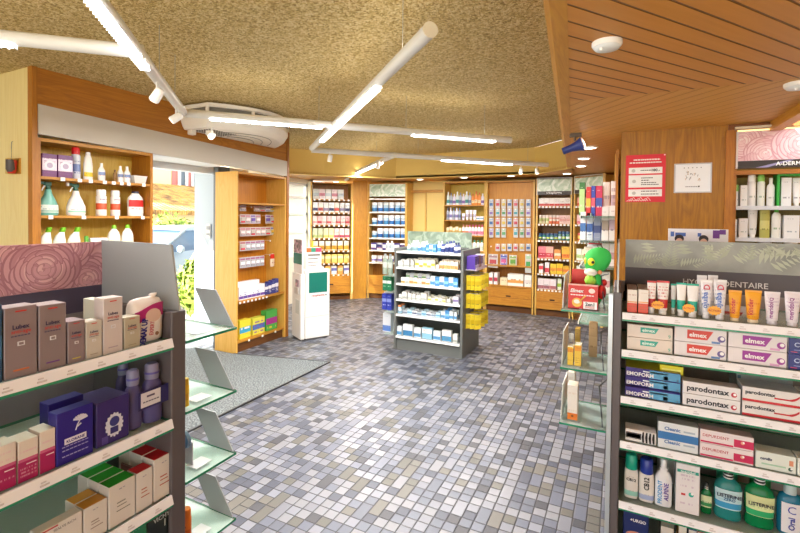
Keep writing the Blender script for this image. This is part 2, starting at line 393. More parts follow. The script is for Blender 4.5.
# entrance recess
struct('ceiling_entrance', MB().box(-4.5, LX-.03, 2.74, 3.73, 2.17, 2.20), [col('e8ecf0', .5)])
struct('trim_lintel', MB().box(-4.55, -4.42, 2.4, 4.4, 2.10, 2.2), [col('dfe6ec', .5)])
struct('wall_entrance_front', MB().box(-4.60, -4.5, 1.5, 2.65, 0, 2.7), [col('e4e4e0', .6)])
struct('door_1', MB().box(-4.93, -4.42, 3.98, 4.03, 0, 2.2).box(-4.44, -4.38, 3.95, 4.05, 0, 2.2), [col('a9b6c4', .35)])
struct('trim_door_seal', MB().box(-4.38, -4.30, 3.80, 3.97, 0, 2.18), [col('6a7278', .5)])
sw = link('door_switch', None, None, (-4.66, 3.975, 1.28), label='grey switch panel on the white entrance door jamb', cat='switch')
link('switch_plate', box_mesh('switch_plate', col('c9ccd0', .4), -.04, .04, -.012, 0, -.09, .09, 0, None, .004), sw, (0, 0, .12))
link('switch_slot', box_mesh('switch_slot', col('8d9298', .4), -.028, .028, -.004, 0, -.022, .022), sw, (0, -.012, .16))
link('switch_slot', box_mesh('switch_slot', col('8d9298', .4), -.028, .028, -.004, 0, -.012, .012), sw, (0, -.012, .08))
pl = link('door_handle_plate', box_mesh('door_handle_plate', col('cfdbe6', .4), -.05, .05, -.01, 0, -.3, .3, 0, None, .003), None, (-4.60, 3.975, .98), label='tall pale handle plate on the white entrance door jamb below the switch', cat='door plate')
# window wall far left, behind the kiosk
WX = -5.35
mb = MB(); mb.box(WX-.1, WX, 4.65, 7.0, 0, .85).box(WX-.1, WX, 4.65, 7.0, 2.22, 2.7).box(WX-.1, WX, 4.65, 4.8, .85, 2.22).box(WX-.1, WX, 6.86, 7.0, .85, 2.22)
struct('wall_window_side', mb, [col('f2ead8', .6)])
mb = MB()
for y in (4.8, 5.48, 6.16, 6.81): mb.box(WX-.07, WX-.02, y, y+.05, .85, 2.22)
for z in (.85, 1.28, 1.62, 1.93, 2.17): mb.box(WX-.07, WX-.02, 4.8, 6.86, z, z+.045)
struct('window_1', mb, [col('f4f6f6', .4)])
struct('window_glass', MB().box(WX-.05, WX-.044, 4.8, 6.86, .87, 2.2), [clear('f4faf8', .02, .02)])
struct('wall_back_left', MB().box(-5.36, -4.0, 4.60, 4.65, 0, CEIL), [col('e8dcc2', .6)])
# wall behind the back shelves, and side wall on the right
struct('wall_back', MB().box(-5.6, .12, 8.05, 8.15, 0, 2.4), [col('e3c26c', .6)])
struct('wall_right_side', MB().box(.02, .1, 4.06, 8.1, 0, 2.32), [OAKL])
struct('wall_right', MB().box(0.0, .70, 4.0, 4.05, 0, SOFF), [OAKD])
struct('trim_right_post', MB().box(.685, .735, 3.98, 4.06, 0, SOFF-.04), [wood('b8722c', '9c5a20', 'z')])
struct('wall_right_far', MB().box(.70, 2.6, 4.42, 4.5, 0, 2.4), [col('8a7440', .6)])
# door mat set in the floor
MATM, nt, b = newmat('mat_fibre')
tc = N(nt, 'ShaderNodeTexCoord'); nz = N(nt, 'ShaderNodeTexNoise'); nz.inputs['Scale'].default_value = 75; nz.inputs['Detail'].default_value = 3; nt.links.new(tc.outputs['Object'], nz.inputs[0])
n2 = N(nt, 'ShaderNodeTexNoise'); n2.inputs['Scale'].default_value = 5; nt.links.new(tc.outputs['Object'], n2.inputs[0])
cc = ramp(nt, nz.outputs[0], [(.38, '4c5254'), (.5, '72797c'), (.62, '989ea0')])
nt.links.new(mixc(nt, mth(nt, 'MULTIPLY', n2.outputs[0], .4), cc, lin('687072')), b.inputs['Base Color']); b.inputs['Roughness'].default_value = .95
bp = N(nt, 'ShaderNodeBump'); bp.inputs['Distance'].default_value = .01; nt.links.new(nz.outputs[0], bp.inputs['Height']); nt.links.new(bp.outputs[0], b.inputs['Normal'])
mt = link('entrance_mat', None, None, (-3.6, 3.1, 0), label='large grey fibre mat let into the tiles before the entrance', cat='door mat')
link('mat_pile', MB().poly([(-1.2, -1.35), (.77, -1.35), (.77, .9), (-.36, .62), (-.7, .62), (-1.2, .62)], .001, .012).mesh('mat_pile', [MATM]), mt)
link('mat_edge', MB().box(.77, .785, -1.35, .915, .001, .014).mesh('mat_edge', [col('4c4e50', .4, .6)]), mt)
link('mat_edge', MB().poly([(-.36, .62), (.77, .9), (.785, .915), (-.36, .635)], .001, .014).mesh('mat_edge', [col('4c4e50', .4, .6)]), mt)

# ---- small wooden holder on the end panel at far left
h = at_y(17, 165, 1.77)
ho = link('wall_holder', None, None, (h.x, 1.77, h.z-.07), label='small wooden wall holder with a red and black pot and wire hook', cat='wall holder')
link('back_board', box_mesh('back_board', wood('d9b070', 'c79a58', 'z'), -.06, -.025, -.05, 0, 0, .12, 0, None, .003), ho)
link('back_board', box_mesh('back_board', wood('c98a4a', 'b47838', 'z'), -.024, .06, -.008, 0, -.0, .12), ho)
link('pot', MB().lathe([(.022, 0), (.03, .02), (.034, .09), (.034, .1)], 0, 20, cx=.025, cy=-.045).mesh('pot', [col('c23020', .35)]), ho, (0, 0, .0), 'red pot with dark front')
link('insert', MB().lathe([(.02, .01), (.03, .03), (.03, .103)], 0, 20, cx=.03, cy=-.052).mesh('insert', [col('4a4444', .5)]), ho)
link('wire_hook', MB().tube([(.025, -.045, .09), (.025, -.045, .2), (.03, -.045, .235), (.042, -.045, .24)], .003).mesh('wire_hook', [col('9a9a98', .3, .8)]), ho)

# ================================================================== OUTSIDE, through the door
hs = link('house', None, None, (-14, 10, 0), label='cream and pink house with white shuttered windows behind the parked car', cat='house')
link('wall', box_mesh('wall', col('f2d9a8', .8), -3, 0, -8, .36, 0, 6), hs, (0, 0, 0), 'cream wall')
link('wall', box_mesh('wall', col('cf8078', .8), -3, .02, .37, 8, 0, 6), hs, (0, 0, 0), 'pink wall')
wm = MB().box(-.02, .04, -.09, .09, 0, .52); shm = MB().box(.0, .06, -.09, 0, 0, .55)
wme = wm.mesh('window', [col('5a6670', .3)]); sme = shm.mesh('shutter', [col('eef0ee', .5)])
for y in (.76, 1.30, 1.86):
    w_ = link('window', wme, hs, (.02, y, 2.66)); link('shutter', sme, w_, (.02, -.1, -.02)); link('shutter', sme, w_, (.02, .19, -.02))
rm, nt, b = newmat('roof_tiles'); tc = N(nt, 'ShaderNodeTexCoord'); nz = N(nt, 'ShaderNodeTexNoise'); nz.inputs['Scale'].default_value = 3.5; nz.inputs['Detail'].default_value = 5; nt.links.new(tc.outputs['Object'], nz.inputs[0])
nt.links.new(ramp(nt, nz.outputs[0], [(.3, '8a6a48'), (.45, 'c89a58'), (.55, 'e0b860'), (.7, 'b8a890')]), b.inputs['Base Color']); b.inputs['Roughness'].default_value = .9
wv = N(nt, 'ShaderNodeTexWave'); wv.bands_direction = 'Y'; wv.inputs['Scale'].default_value = 2.2; nt.links.new(tc.outputs['Object'], wv.inputs[0]); bp = N(nt, 'ShaderNodeBump'); bp.inputs['Distance'].default_value = .1; nt.links.new(wv.outputs[0], bp.inputs['Height']); nt.links.new(bp.outputs[0], b.inputs['Normal'])
sh = link('outbuilding', None, None, (-12, 10, 0), label='low outbuilding with lichen-covered tiled roof in front of the pink house', cat='outbuilding')
link('roof', MB().add([(-1.6, -7, 2.62), (1.2, -7, 1.72), (1.2, 5, 1.72), (-1.6, 5, 2.62), (-1.6, -7, 2.5), (1.2, -7, 1.6), (1.2, 5, 1.6), (-1.6, 5, 2.5)], [(0,1,2,3), (7,6,5,4), (0,4,5,1), (1,5,6,2), (2,6,7,3), (3,7,4,0)]).mesh('roof', [rm]), sh)
link('wall', box_mesh('wall', col('e8d2a4', .8), -1.4, 1.0, -6.8, 4.8, 0, 1.7), sh)
link('gate_post', box_mesh('gate_post', col('b08050', .8), 1.2, 1.4, -.6, -.25, 0, 1.55), sh)
def bush(name, loc, r, label, n=900, seed=1):
    rr = random.Random(seed); m_ = MB()
    for i in range(n):
        d = Vector((rr.gauss(0, 1), rr.gauss(0, 1), rr.gauss(0, 1))).normalized()*(.55+.45*rr.random())
        p = Vector((d.x*r[0], d.y*r[1], r[2]+d.z*r[2])); a = Vector((rr.gauss(0, 1), rr.gauss(0, 1), rr.gauss(0, 1))).normalized(); b_ = a.cross(d)
        s_ = .035+.03*rr.random(); b_ = b_.normalized()*s_; a = a*s_*1.7
        m_.add([p-a, p+b_*.7, p+a, p-b_*.7], [(0, 1, 2, 3)], rr.choice((0, 0, 1)))
    t = link(name, None, None, loc, label=label, cat='bush')
    link('foliage', m_.mesh('foliage', [col('7f9a3c', .7), col('a9bc50', .7)]), t)
    link('stem', MB().tube([(0, 0, 0), (.02, 0, r[2])], .03).mesh('stem', [col('6a5038', .8)]), t)
bush('garden_bush', (-9.6, 7.0, 0), (.55, .95, .83), 'tall loose green bush behind the parked car', 1500, 2)
bush('doorway_shrub', (-5.75, 4.72, 0), (.26, .3, .52), 'yellow-green shrub just outside the entrance door', 700, 3)
# car parked outside
car = link('parked_car', None, None, (-7.6, 5.9, 0), label='pale silver-blue car parked outside the entrance', cat='car')
CARP = col('8698ac', .25); CGL = col('4a6686', .1)
secs = []
prof = [(-2.1, .35, .62), (-2.0, .3, .82), (-1.3, .28, .92), (-.75, .28, .96), (0, .28, .98), (.9, .28, .98), (1.6, .28, .95), (2.0, .3, .9), (2.1, .35, .7)]
for y, zl, zh in prof: secs.append([(-.8, y, zl), (.8, y, zl), (.86, y, .6), (.8, y, zh), (.4, y, zh+.02), (-.4, y, zh+.02), (-.8, y, zh), (-.86, y, .6)])
link('car_body', MB().loft(secs, 0).mesh('car_body', [CARP]), car)
secs = [[(-.74, y0, z) for y0, z in ((-.9, .95),)]]
def ring(z, x, y0, y1): return [(-x, y0, z), (x, y0, z), (x, y1, z), (-x, y1, z)]
link('cabin_glass', MB().loft([ring(.95, .76, -1.15, 1.75), ring(1.32, .6, -.45, 1.3)], 0, smooth=False).mesh('cabin_glass', [CGL]), car)
link('roof', MB().loft([ring(1.32, .61, -.5, 1.35), ring(1.38, .56, -.35, 1.2), ring(1.4, .4, -.1, .9)], 0, smooth=False).mesh('roof', [CARP]), car)
pm = MB().tube([(.77, -1.12, .95), (.61, -.46, 1.33)], .025, 0, 6).mesh('pillar', [CARP]); link('pillar', pm, car)
link('pillar', MB().tube([(.78, .35, .95), (.62, .35, 1.33)], .025, 0, 6).mesh('pillar', [CARP]), car); link('pillar', MB().tube([(.77, 1.7, .95), (.61, 1.3, 1.33)], .03, 0, 6).mesh('pillar', [CARP]), car)
wh = MB().lathe([(.2, -.1), (.32, -.1), (.33, 0), (.32, .1), (.2, .1)], 0, 20).mesh('wheel', [BLACK])
for x in (-.78, .78):
    for y in (-1.35, 1.35):
        o = link('wheel', wh, car, (x, y, .33)); o.rotation_euler = (0, PI/2, 0)
link('door_mirror', MB().lathe([(.02, 0), (.08, .03), (.08, .1), (.03, .13)], 0, 10, sy=.6).mesh('door_mirror', [CARP]), car, (.88, -.75, .95))

# ================================================================== LIGHTS ON THE CEILING
TZ = 2.38
TRK = col('dcdad4', .35); TUBEON = col('ffffff', .3, 0, 14); ENDC = col('e2dcc6', .5)
def lt(p): q = at_z(p[0], p[1], TZ); return Vector((q.x, q.y, TZ))
def track(name, a, b, label, lit, r=.032, ext=0, strip=0.020, group='suspended light tracks', wires=()):
    a, b = lt(a), lt(b); d = (b-a); L = d.length; d.normalize(); b2 = b+d*ext; a2 = a
    L = (b2-a2).length; ang = math.atan2(d.y, d.x)
    t = link(name, None, None, (a2.x, a2.y, TZ), ang, label, 'ceiling light', group)
    link('profile', MB().tube([(0, 0, 0), (L, 0, 0)], r, 0, 16).mesh('profile', [TRK]), t)
    for f0, f1 in lit:
        x0, x1 = f0*L, f1*L
        link('lit_diffuser', MB().box(x0, x1, -strip, strip, -r-.006, -r+.012, 0, None, .004).mesh('lit_diffuser', [TUBEON]), t, (0, 0, 0), 'glowing white diffuser')
        n = int((x1-x0)/.03)
        g = MB()
        for i in range(n): g.box(x0+.03*i, x0+.03*i+.003, -strip-.004, strip+.004, -r-.012, -r-.004)
        link('louvre', g.mesh('louvre', [PURE]), t)
    for f_ in wires:
        link('wire', MB().tube([(f_*L, 0, 0), (f_*L, 0, CEIL-TZ)], .0018, 0, 5).mesh('wire', [col('b8b2a0', .4)]), t)
    link('end_cap', MB().tube([(-.006, 0, 0), (0, 0, 0)], r+.002, 0, 16).mesh('end_cap', [ENDC]), t)
    link('end_cap', MB().tube([(L, 0, 0), (L+.006, 0, 0)], r+.002, 0, 16).mesh('end_cap', [ENDC]), t)
    return t, a2, b2, d
pA0 = lt((98, 0)); pA1 = lt((183, 112)); dA = (pA0-pA1).normalized(); 
def px_of(P):
    q = P-CAM; k = F/q.dot(cf); return (CX+k*q.dot(R_), CY-k*q.dot(U_))
TA = px_of(pA1)
# the first track comes from behind the camera
track('light_track', (183, 112), px_of(pA0+dA*.9), 'steep light track at upper left running to the air unit', [(.42, .98)], wires=(.12, .3, .7))
pB1 = lt((142, 52)); pB0 = lt((0, 37)); dB = (pB0-pB1).normalized()
track('light_track', (142, 52), px_of(pB0+dB*.7), 'light track at the left edge meeting the steep track at its side', [(.40, .98)], wires=(.9,), group='suspended light tracks')
track('light_track', (185, 113), (510, 140), 'light track from the air unit to above the central stand', [(.06, .36), (.64, .94)], wires=(.35, .62, .9))
track('light_track', (312, 148), (430, 30), 'light track with round cream end cap in the middle of the stucco ceiling', [(.2, .78)], wires=(.9,))
track('light_track', (312, 150), (550, 165), 'rearmost long light track above the back shelves', [(.50, .82)], ext=-.05, wires=(.4, .9))
track('light_track', (395, 155), (345, 177), 'short light track pointing at the corner cabinet', [(.2, .95)], ext=-.25, wires=(.3,))
# spots hung from the tracks
SPW = col('f0eee8', .4)
def spot(px, py, tilt, head, label):
    p = at_z(px, py, TZ-.03)
    t = link('spotlight', None, None, (p.x, p.y, TZ-.03), head, label, 'spotlight', 'white spotlights on the light tracks')
    link('bracket', MB().tube([(0, 0, 0), (0, 0, -.05)], .006).mesh('bracket', [SPW]), t)
    ca, sa = math.cos(tilt), math.sin(tilt)
    T = Matrix.Translation((0, 0, -.075)) @ Matrix.Rotation(tilt, 4, 'Y')
    link('lamp_housing', MB().lathe([(.010, .046), (.021, .042), (.026, .025), (.028, -.034), (.025, -.038)], 0, 18, T=T).mesh('lamp_housing', [SPW]), t)
    link('bulb', MB().lathe([(.016, -.03), (.023, -.040)], 0, 14, T=T).mesh('bulb', [col('fff4e0', .3, 0, 1.2)]), t)
for a in [(157, 82, .7, .2, 'spotlight hanging from the steep left track, nearer the camera'), (176, 107, .9, .9, 'spotlight at the far end of the steep left track beside the air unit'),
          (212, 127, 1.2, 2.2, 'small spotlight under the near corner of the air unit'), (330, 152, .2, 0, 'spotlight on the rear track above the corner bulkhead'),
          (378, 160, .2, 0, 'spotlight where the short track leaves the rear track'), (347, 175, 1.0, .3, 'spotlight at the far tip of the short track'),
          (521, 166, .5, 1.6, 'spotlight on the rear track above the pegboard cabinet'), (537, 166, .3, 2.4, 'spotlight at the right end of the rear track')]: spot(*a)
# downlights in the soffits and discs in the planked ceiling
DLM = MB().lathe([(.075, 0), (.075, -.008), (.055, -.012)], 0, 24).mesh('rim', [WHITE]); DLE = MB().lathe([(.055, -.012), (.03, -.014)], 0, 20).mesh('lamp', [col('fff6e4', .3, 0, 6)])
def down(px, py, label):
    p = at_z(px, py, SOFF)
    t = link('downlight', None, None, (p.x, p.y, SOFF), 0, label, 'downlight', 'recessed downlights in the wooden soffit'); link('rim', DLM, t); link('lamp', DLE, t)
for a in [(590, 147, 'recessed downlight nearest the wood panelled wall'), (584, 158, 'recessed downlight second from the wood panelled wall'), (581, 165.5, 'recessed downlight third from the wood panelled wall'),
          (567, 173.2, 'recessed downlight above the pale green header'), (511, 175.5, 'recessed downlight above the pegboard cabinet'), (464, 177, 'recessed downlight above the open bottle shelves'),
          (420, 179, 'recessed downlight above the plain yellow panel'), (336, 181.3, 'recessed downlight above the corner cabinet')]: down(*a)
def disc(px, py, r, label):
    p = at_z(px, py, SOFF)
    t = link('smoke_detector', None, None, (p.x, p.y, SOFF), 0.4, label, 'ceiling speaker')
    link('base_ring', MB().lathe([(r, 0), (r, -.012), (r*.92, -.02)], 0, 32).mesh('base_ring', [WHITE]), t)
    link('dome', MB().lathe([(r*.9, -.018), (r*.8, -.028), (r*.4, -.034), (.001, -.035)], 0, 32).mesh('dome', [col('e8ecec', .35)]), t)
    link('indicator', MB().lathe([(.008, -.03), (.006, -.04)], 0, 10, cx=-.03, cy=-.02).mesh('indicator', [col('ffffff', .3)]), t)
disc(607, 42, .056, 'white disc on the planked ceiling beside the beam')
disc(799, 83, .062, 'white disc on the planked ceiling at the right edge')
# blue cone lamp / camera at the beam
p = at_y(575, 134, 3.9)
cm = link('corner_lamp', None, None, (p.x, 3.9, SOFF), 0, 'small blue cone-shaped lamp clamped on the beam', 'lamp')
link('clamp', MB().box(-.04, .05, -.02, .02, -.03, 0).tube([(0, 0, -.03), (0, 0, -.06)], .008).mesh('clamp', [col('5a4a3a', .5)]), cm)
link('cone_shade', MB().lathe([(.06, 0), (.045, .03), (.03, .09), (.028, .16)], 0, 20, T=Matrix.Translation((.03, 0, -.1)) @ Matrix.Rotation(-1.9, 4, 'Y') @ Matrix.Translation((0, 0, -.03))).mesh('cone_shade', [col('26357a', .4)]), cm)
link('lens', MB().lathe([(.05, -.008), (.03, -.015), (.004, -.02)], 0, 16, T=Matrix.Translation((.03, 0, -.1)) @ Matrix.Rotation(-1.9, 4, 'Y') @ Matrix.Translation((0, 0, -.03))).mesh('lens', [col('f6f4ee', .3, 0, 1.5)]), cm)

# ---- air unit: lens-shaped, long chord to the wall
ac = link('air_conditioner', None, None, (LX+.02, 3.45, 2.455), 0, 'white bow-fronted air unit under the stucco ceiling above the entrance', 'air conditioner')
def bow(w0, y0, y1, n=24, k=1.0):
    y0 += .26; pts = [(0, y0)]
    for i in range(n+1):
        t = i/n; pts.append((w0*math.sin(PI*(.16+.84*t))**.75 if t < .999 else 0, y0+(y1-y0)*t))
    return pts
ACW = col('efe9dc', .4)
b0 = bow(.60, -.68, .95); b1 = bow(.66, -.70, .97); b2 = bow(.52, -.66, .90)
def r3(p, z): return [(x, y, z) for x, y in p]
link('casing', MB().loft([r3(b2, .0), r3(b0, .03), r3(b1, .08), r3(b1, .125)], 0, smooth=False).mesh('casing', [ACW]), ac)
link('louvre_band', MB().loft([r3(bow(.62, -.68, .95), .125), r3(bow(.62, -.68, .95), .19)], 0, smooth=False).mesh('louvre_band', [col('6e6a60', .5)]), ac, (0, 0, 0), 'dark slotted air outlet')
link('top_casing', MB().loft([r3(b1, .19), r3(b1, .225), r3(b0, .235)], 0, smooth=False).mesh('top_casing', [ACW]), ac)
mb = MB()
for t in (.02, .25, .5, .75):
    q = b1[1+int(t*24)]; mb.box(q[0]-.02, q[0]+.004, q[1]-.012, q[1]+.012, .125, .19)
link('outlet_rib', mb.mesh('outlet_rib', [ACW]), ac)
mb = MB()
for i in range(3):
    bb = bow(.45-.13*i, -.42+.1*i, .72-.1*i)
    mb.tube([(x, y, -.003) for x, y in bb[1:-1]], .004, 0, 5)
link('trim_line', mb.mesh('trim_line', [col('9a948a', .5)]), ac)
mb = MB()
for i in range(12):
    for j in range(7):
        mb.box(.05+j*.035, .065+j*.035, -.33+i*.03, -.315+i*.03, -.003, .0)
link('air_grille', mb.mesh('air_grille', [col('4a4640', .6)]), ac)
for (x, y, l) in ((.06, -.36, 'near'), (.2, -.26, 'far')):
    link('end_lug', MB().box(x-.03, x+.03, y-.03, y+.03, -.05, 0, 0, None, .005).mesh('end_lug', [ACW]), ac)

# the part of the shop behind the camera: shop window, side walls
mb = MB(); mb.box(-5.35, -4.4, -1.6, -1.5, 0, CEIL).box(2.4, 2.6, -1.6, -1.5, 0, CEIL).box(-4.4, 2.4, -1.6, -1.5, 0, .4).box(-4.4, 2.4, -1.6, -1.5, 2.28, CEIL)
struct('wall_front', mb, [col('e6d2a8', .6)])
struct('wall_near_left', MB().box(-5.36, -5.3, -1.6, 1.78, 0, CEIL), [OAKL])
struct('wall_near_right', MB().box(2.55, 2.65, -1.6, 4.5, 0, CEIL), [OAKL])
struct('added_front_sunblock', MB().box(-6.5, 4.5, -5.2, -1.62, 2.35, 2.5), [WHITE])  # unseen slab added outside to keep sun from entering the shop window

struct('added_entrance_sunblock', MB().box(-5.5, -4.62, 1.95, 4.05, 2.24, 2.32), [col('e8eef2', .5)])  # overhang added to shade the upper part of the door jamb
# ================================================================== PRODUCT KINDS
def carton_mesh(w, d, h, front='f4f2ee', top=None, side=None, pm=None):
    """pm: front material"""
    fm = pm or prt(front); tm = col(top, .4) if top else (col(front, .4) if pm is None else pm); sm = col(side, .4) if side else tm
    return MB().box(-w/2, w/2, 0, d, 0, h, [1, 1, 0, 2, 2, 2], None, min(w, d, h)*.02+.0003).mesh('carton_body', [fm, tm, sm])
CM = {}
def small(kind, w, h, d=None, **c):
    """small one-mesh product; origin front centre of its base; returns mesh"""
    key = (kind, round(w, 3), round(h, 3), tuple(sorted(c.items())), d and round(d, 3))
    if key in CM: return CM[key]
    base = c.get('base', 'f4f2ee'); band = c.get('band'); ink = c.get('ink', '4a5a80'); cap = c.get('cap', 'f4f4f2')
    if kind == 'blister':
        dim = lambda v: ''.join('%02x' % int(int(v[q:q+2], 16)*.84) for q in (0, 2, 4))
        base = dim(base); c = dict(c); c['card'] = dim(c.get('card', 'f2efe8'))
    pm = prt(base, band, c.get('z0', .3), c.get('z1', .6), ink, rows=c.get('rows', 9), amt=c.get('amt', .8), seed=c.get('seed', 0), grain=c.get('grain', 12)); cm = col(cap, .35)
    r = w/2; mb = MB(); yy = (d or w)/2
    if kind == 'box': mb.box(-r, r, 0, d or w*.7, 0, h, [1, 1, 0, 1, 1, 1], None, .001); cm = col(c.get('side', base), .45)
    elif kind == 'bottle':
        mb.lathe([(r*.94, 0), (r, .01*h), (r, .66*h), (r*.85, .74*h), (r*.42, .8*h)], 0, 12, .62, cy=yy); mb.lathe([(r*.45, .8*h), (r*.45, .985*h), (r*.4, h)], 1, 10, cy=yy)
    elif kind == 'can':
        mb.lathe([(r*.96, 0), (r, .01*h), (r, .76*h), (r*.7, .8*h)], 0, 14, cy=yy); mb.lathe([(r*.92, .79*h), (r*.92, .96*h), (r*.8, h)], 1, 14, cy=yy)
    elif kind == 'jar':
        mb.lathe([(r*.95, 0), (r, .03*h), (r, .68*h), (r*.9, .72*h)], 0, 14, cy=yy); mb.lathe([(r*1.02, .7*h), (r*1.02, .97*h), (r*.95, h)], 1, 14, cy=yy)
    elif kind == 'tube':
        mb.lathe([(r*.55, 0), (r*.6, .12*h)], 1, 12, cy=yy); 
        def el(a, b_, z): return [(a*math.cos(2*PI*i/12), yy+b_*math.sin(2*PI*i/12), z) for i in range(12)]
        mb.loft([el(r*.75, r*.7, .12*h), el(r*.85, r*.6, .4*h), el(r, r*.1, .96*h), el(r, r*.06, h)], 0)
    elif kind == 'blister':
        mb.box(-r, r, .0, .002, 0, h, 1).box(-r*.7, r*.7, -.012, 0, .12*h, .68*h, 0, None, .003)
        mb.box(-r*.85, r*.85, -.001, 0, .74*h, .9*h, 2)
        me = mb.mesh('pack', [pm, col(c.get('card', 'f2efe8'), .4), col(c.get('head', band or ink), .4)]); CM[key] = me; return me
    elif kind == 'pouch':
        def el(a, b_, z): return [(a*math.copysign(abs(math.cos(2*PI*i/12))**.6, math.cos(2*PI*i/12)), yy*.6+b_*math.sin(2*PI*i/12), z) for i in range(12)]
        mb.loft([el(r, .003, 0), el(r, r*.35, .2*h), el(r*.96, r*.4, .6*h), el(r, .006, .92*h), el(r, .002, h)], 0)
    me = mb.mesh(kind, [pm, cm]); CM[key] = me; return me
NAMES = {'box': ('carton', 'carton'), 'bottle': ('bottle', 'bottle'), 'can': ('spray_can', 'spray can'), 'jar': ('jar', 'jar'), 'tube': ('tube', 'tube'), 'blister': ('blister_pack', 'blister pack'), 'pouch': ('hanging_packet', 'packet')}

def put(u, z, x, y, kind, w, h, d=None, look='', where='', group=None, rz=0.0, name=None, **c):
    me = small(kind, w, h, d, **c); nm, cat = NAMES[kind]
    return link(name or nm, me, None, u.w(x, y, z), u.ang+rz, (look+' '+where).strip(), cat, group)

def row(u, z, xa, xb, items, where, y=.03, group=None, tall=None, start=1):
    """items: list of (kind, w, h, d, look, colours); spread between xa and xb"""
    n = len(items); k = {}
    for i, it in enumerate(items):
        kind, w, h, d, look, c = it
        x = xa+(xb-xa)*(i+.5)/n
        w = min(w, (xb-xa)/n*.96)
        put(u, z+.001, x, y, kind, w, h, d, look, '%s from left %s' % (ORD[i+start], where), group, **c)

def cabinet(name, label, u, W, D, z1, shelves, mats=None, back=None, plinth=0, drawers=(), sides=True, thick=.025, cat='shelf cabinet', tags=True, z0=0.0, tagn=8, top=True, shmat=None, strip=None, knob='slot', backd=None):
    SM = mats or OAKL; SH = shmat or OAKX; BK = back or OAKB
    t = link(name, None, None, u.w(0, 0, 0), u.ang, label, cat)
    if sides:
        sm = box_mesh('side_panel', SM, 0, thick, 0, D, z0, z1)
        link('side_panel', sm, t); link('side_panel', sm, t, (W-thick, 0, 0))
    if BK: link('back_panel', box_mesh('back_panel', BK, thick*sides, W-thick*sides, D-.02, D, z0, z1), t)
    if top: link('top_panel', box_mesh('top_panel', SH, thick*sides, W-thick*sides, 0, D-.02, z1-thick, z1), t)
    e = .001
    shm = box_mesh('shelf', SH, thick*sides+e, W-thick*sides-e, .004, D-.021, -.02, 0)
    stm = box_mesh('label_strip', strip, thick*sides+e, W-thick*sides-e, -.004, .003, -.024, .004) if strip else None
    tg = box_mesh('price_tag', WHITE, -.017, .017, -.004, -.001, -.034, -.004)
    for z in shelves:
        s_ = link('shelf', shm, t, (0, 0, z))
        if stm: link('label_strip', stm, s_)
        if tags:
            for i in range(tagn): link('price_tag', tg, s_, (thick+(W-2*thick)*(i+.5)/tagn, .003, 0))
    if plinth: link('plinth', box_mesh('plinth', wood('6e4020', '5a3218', 'x'), thick*sides+e, W-thick*sides-e, .03, .05, 0, plinth), t)
    for (xa, xb, za, zb) in drawers:
        d_ = link('drawer', box_mesh('drawer', [wood('cf8c48', 'b26c30', 'x')], xa, xb, -.012, .006, za, zb, 0, None, .002), t)
        link('handle', box_mesh('handle', col('4a2c18', .6), -.04, .04, -.016, -.011, -.012, .012, 0, None, .003), d_, ((xa+xb)/2, 0, (za+zb)/2+.01))
        link('groove', box_mesh('groove', col('7a4820', .6), xa+.01, xb-.01, -.0135, -.0115, -.002, .002), d_, (0, 0, (za+zb)/2-.02))
    return t
def marble(base='b9ccb0', vein='e6efe0', dark='93ab90'):
    k = ('mb', base, vein, dark)
    if k in MATS: return MATS[k]
    m, nt, b = newmat('fern_print'); tc = N(nt, 'ShaderNodeTexCoord')
    n1 = N(nt, 'ShaderNodeTexNoise'); n1.inputs['Scale'].default_value = 7; n1.inputs['Detail'].default_value = 3; n1.inputs['Distortion'].default_value = 1.5; nt.links.new(tc.outputs['Object'], n1.inputs[0])
    nt.links.new(ramp(nt, n1.outputs[0], [(.3, dark), (.45, base), (.55, vein), (.62, base), (.8, dark)]), b.inputs['Base Color']); b.inputs['Roughness'].default_value = .3
    MATS[k] = m; return m
def lightbox(par, x0, x1, z0, z1, y, label, capt=None, capw=.3, base='cfe0c8'):
    t = link('header_sign', None, par, (x0, y, z0), 0, label)
    W, H = x1-x0, z1-z0; hb = H*.22 if capt is not None else 0
    link('printed_panel', box_mesh('printed_panel', marble(base, 'f0f6ea', 'aac4a8'), 0, W, 0, .02, hb, H), t)
    link('frame', MB().box(-.01, 0, -.005, .025, 0, H).box(W, W+.01, -.005, .025, 0, H).box(-.01, W+.01, -.005, .025, H, H+.01).mesh('frame', [col('e8e8e0', .4)]), t)
    if hb:
        link('caption_band', box_mesh('caption_band', col('40362e', .4), 0, W, -.001, .02, 0, hb), t)
        if capt: link('lettering', text_mesh(capt, capw, PURE, bold=.01), t, (W/2, -.004, hb/2))
    return t
rnd = random.Random(11)
# ================================================================== LEFT CLEANING SHELF
uL = Unit((LX, 1.80), PI/2)
WL = 2.73-1.80
YBK = wood('d8b05a', 'c79a48', 'z')
shz = [1.885, 1.585, 1.27, .95, .6, .25]
cls = cabinet('cleaning_shelf', 'oak shelf unit with household cleaners left of the entrance', uL, WL, .30, 2.175, shz, mats=OAKB, back=YBK, plinth=.08, tagn=1, tags=False)
LTM = box_mesh('price_tag', WHITE, -.016, .016, -.003, 0, -.028, .002)
def ltag(px, py, i):
    x, z = uL.hit(px, py, -.004)
    sh = [c for c in cls.children if c.name.startswith('shelf')][i]
    link('price_tag', LTM, sh, (x, 0, 0))
LT = [(63, 175, 0), (80, 177, 0), (91, 178, 0), (105, 179, 0), (114, 180, 0), (122, 181, 0), (129, 181, 0), (144, 183, 0), (51, 216, 1), (84, 217, 1), (117, 218, 1), (143, 219, 1)]
for q in LT: ltag(*q)
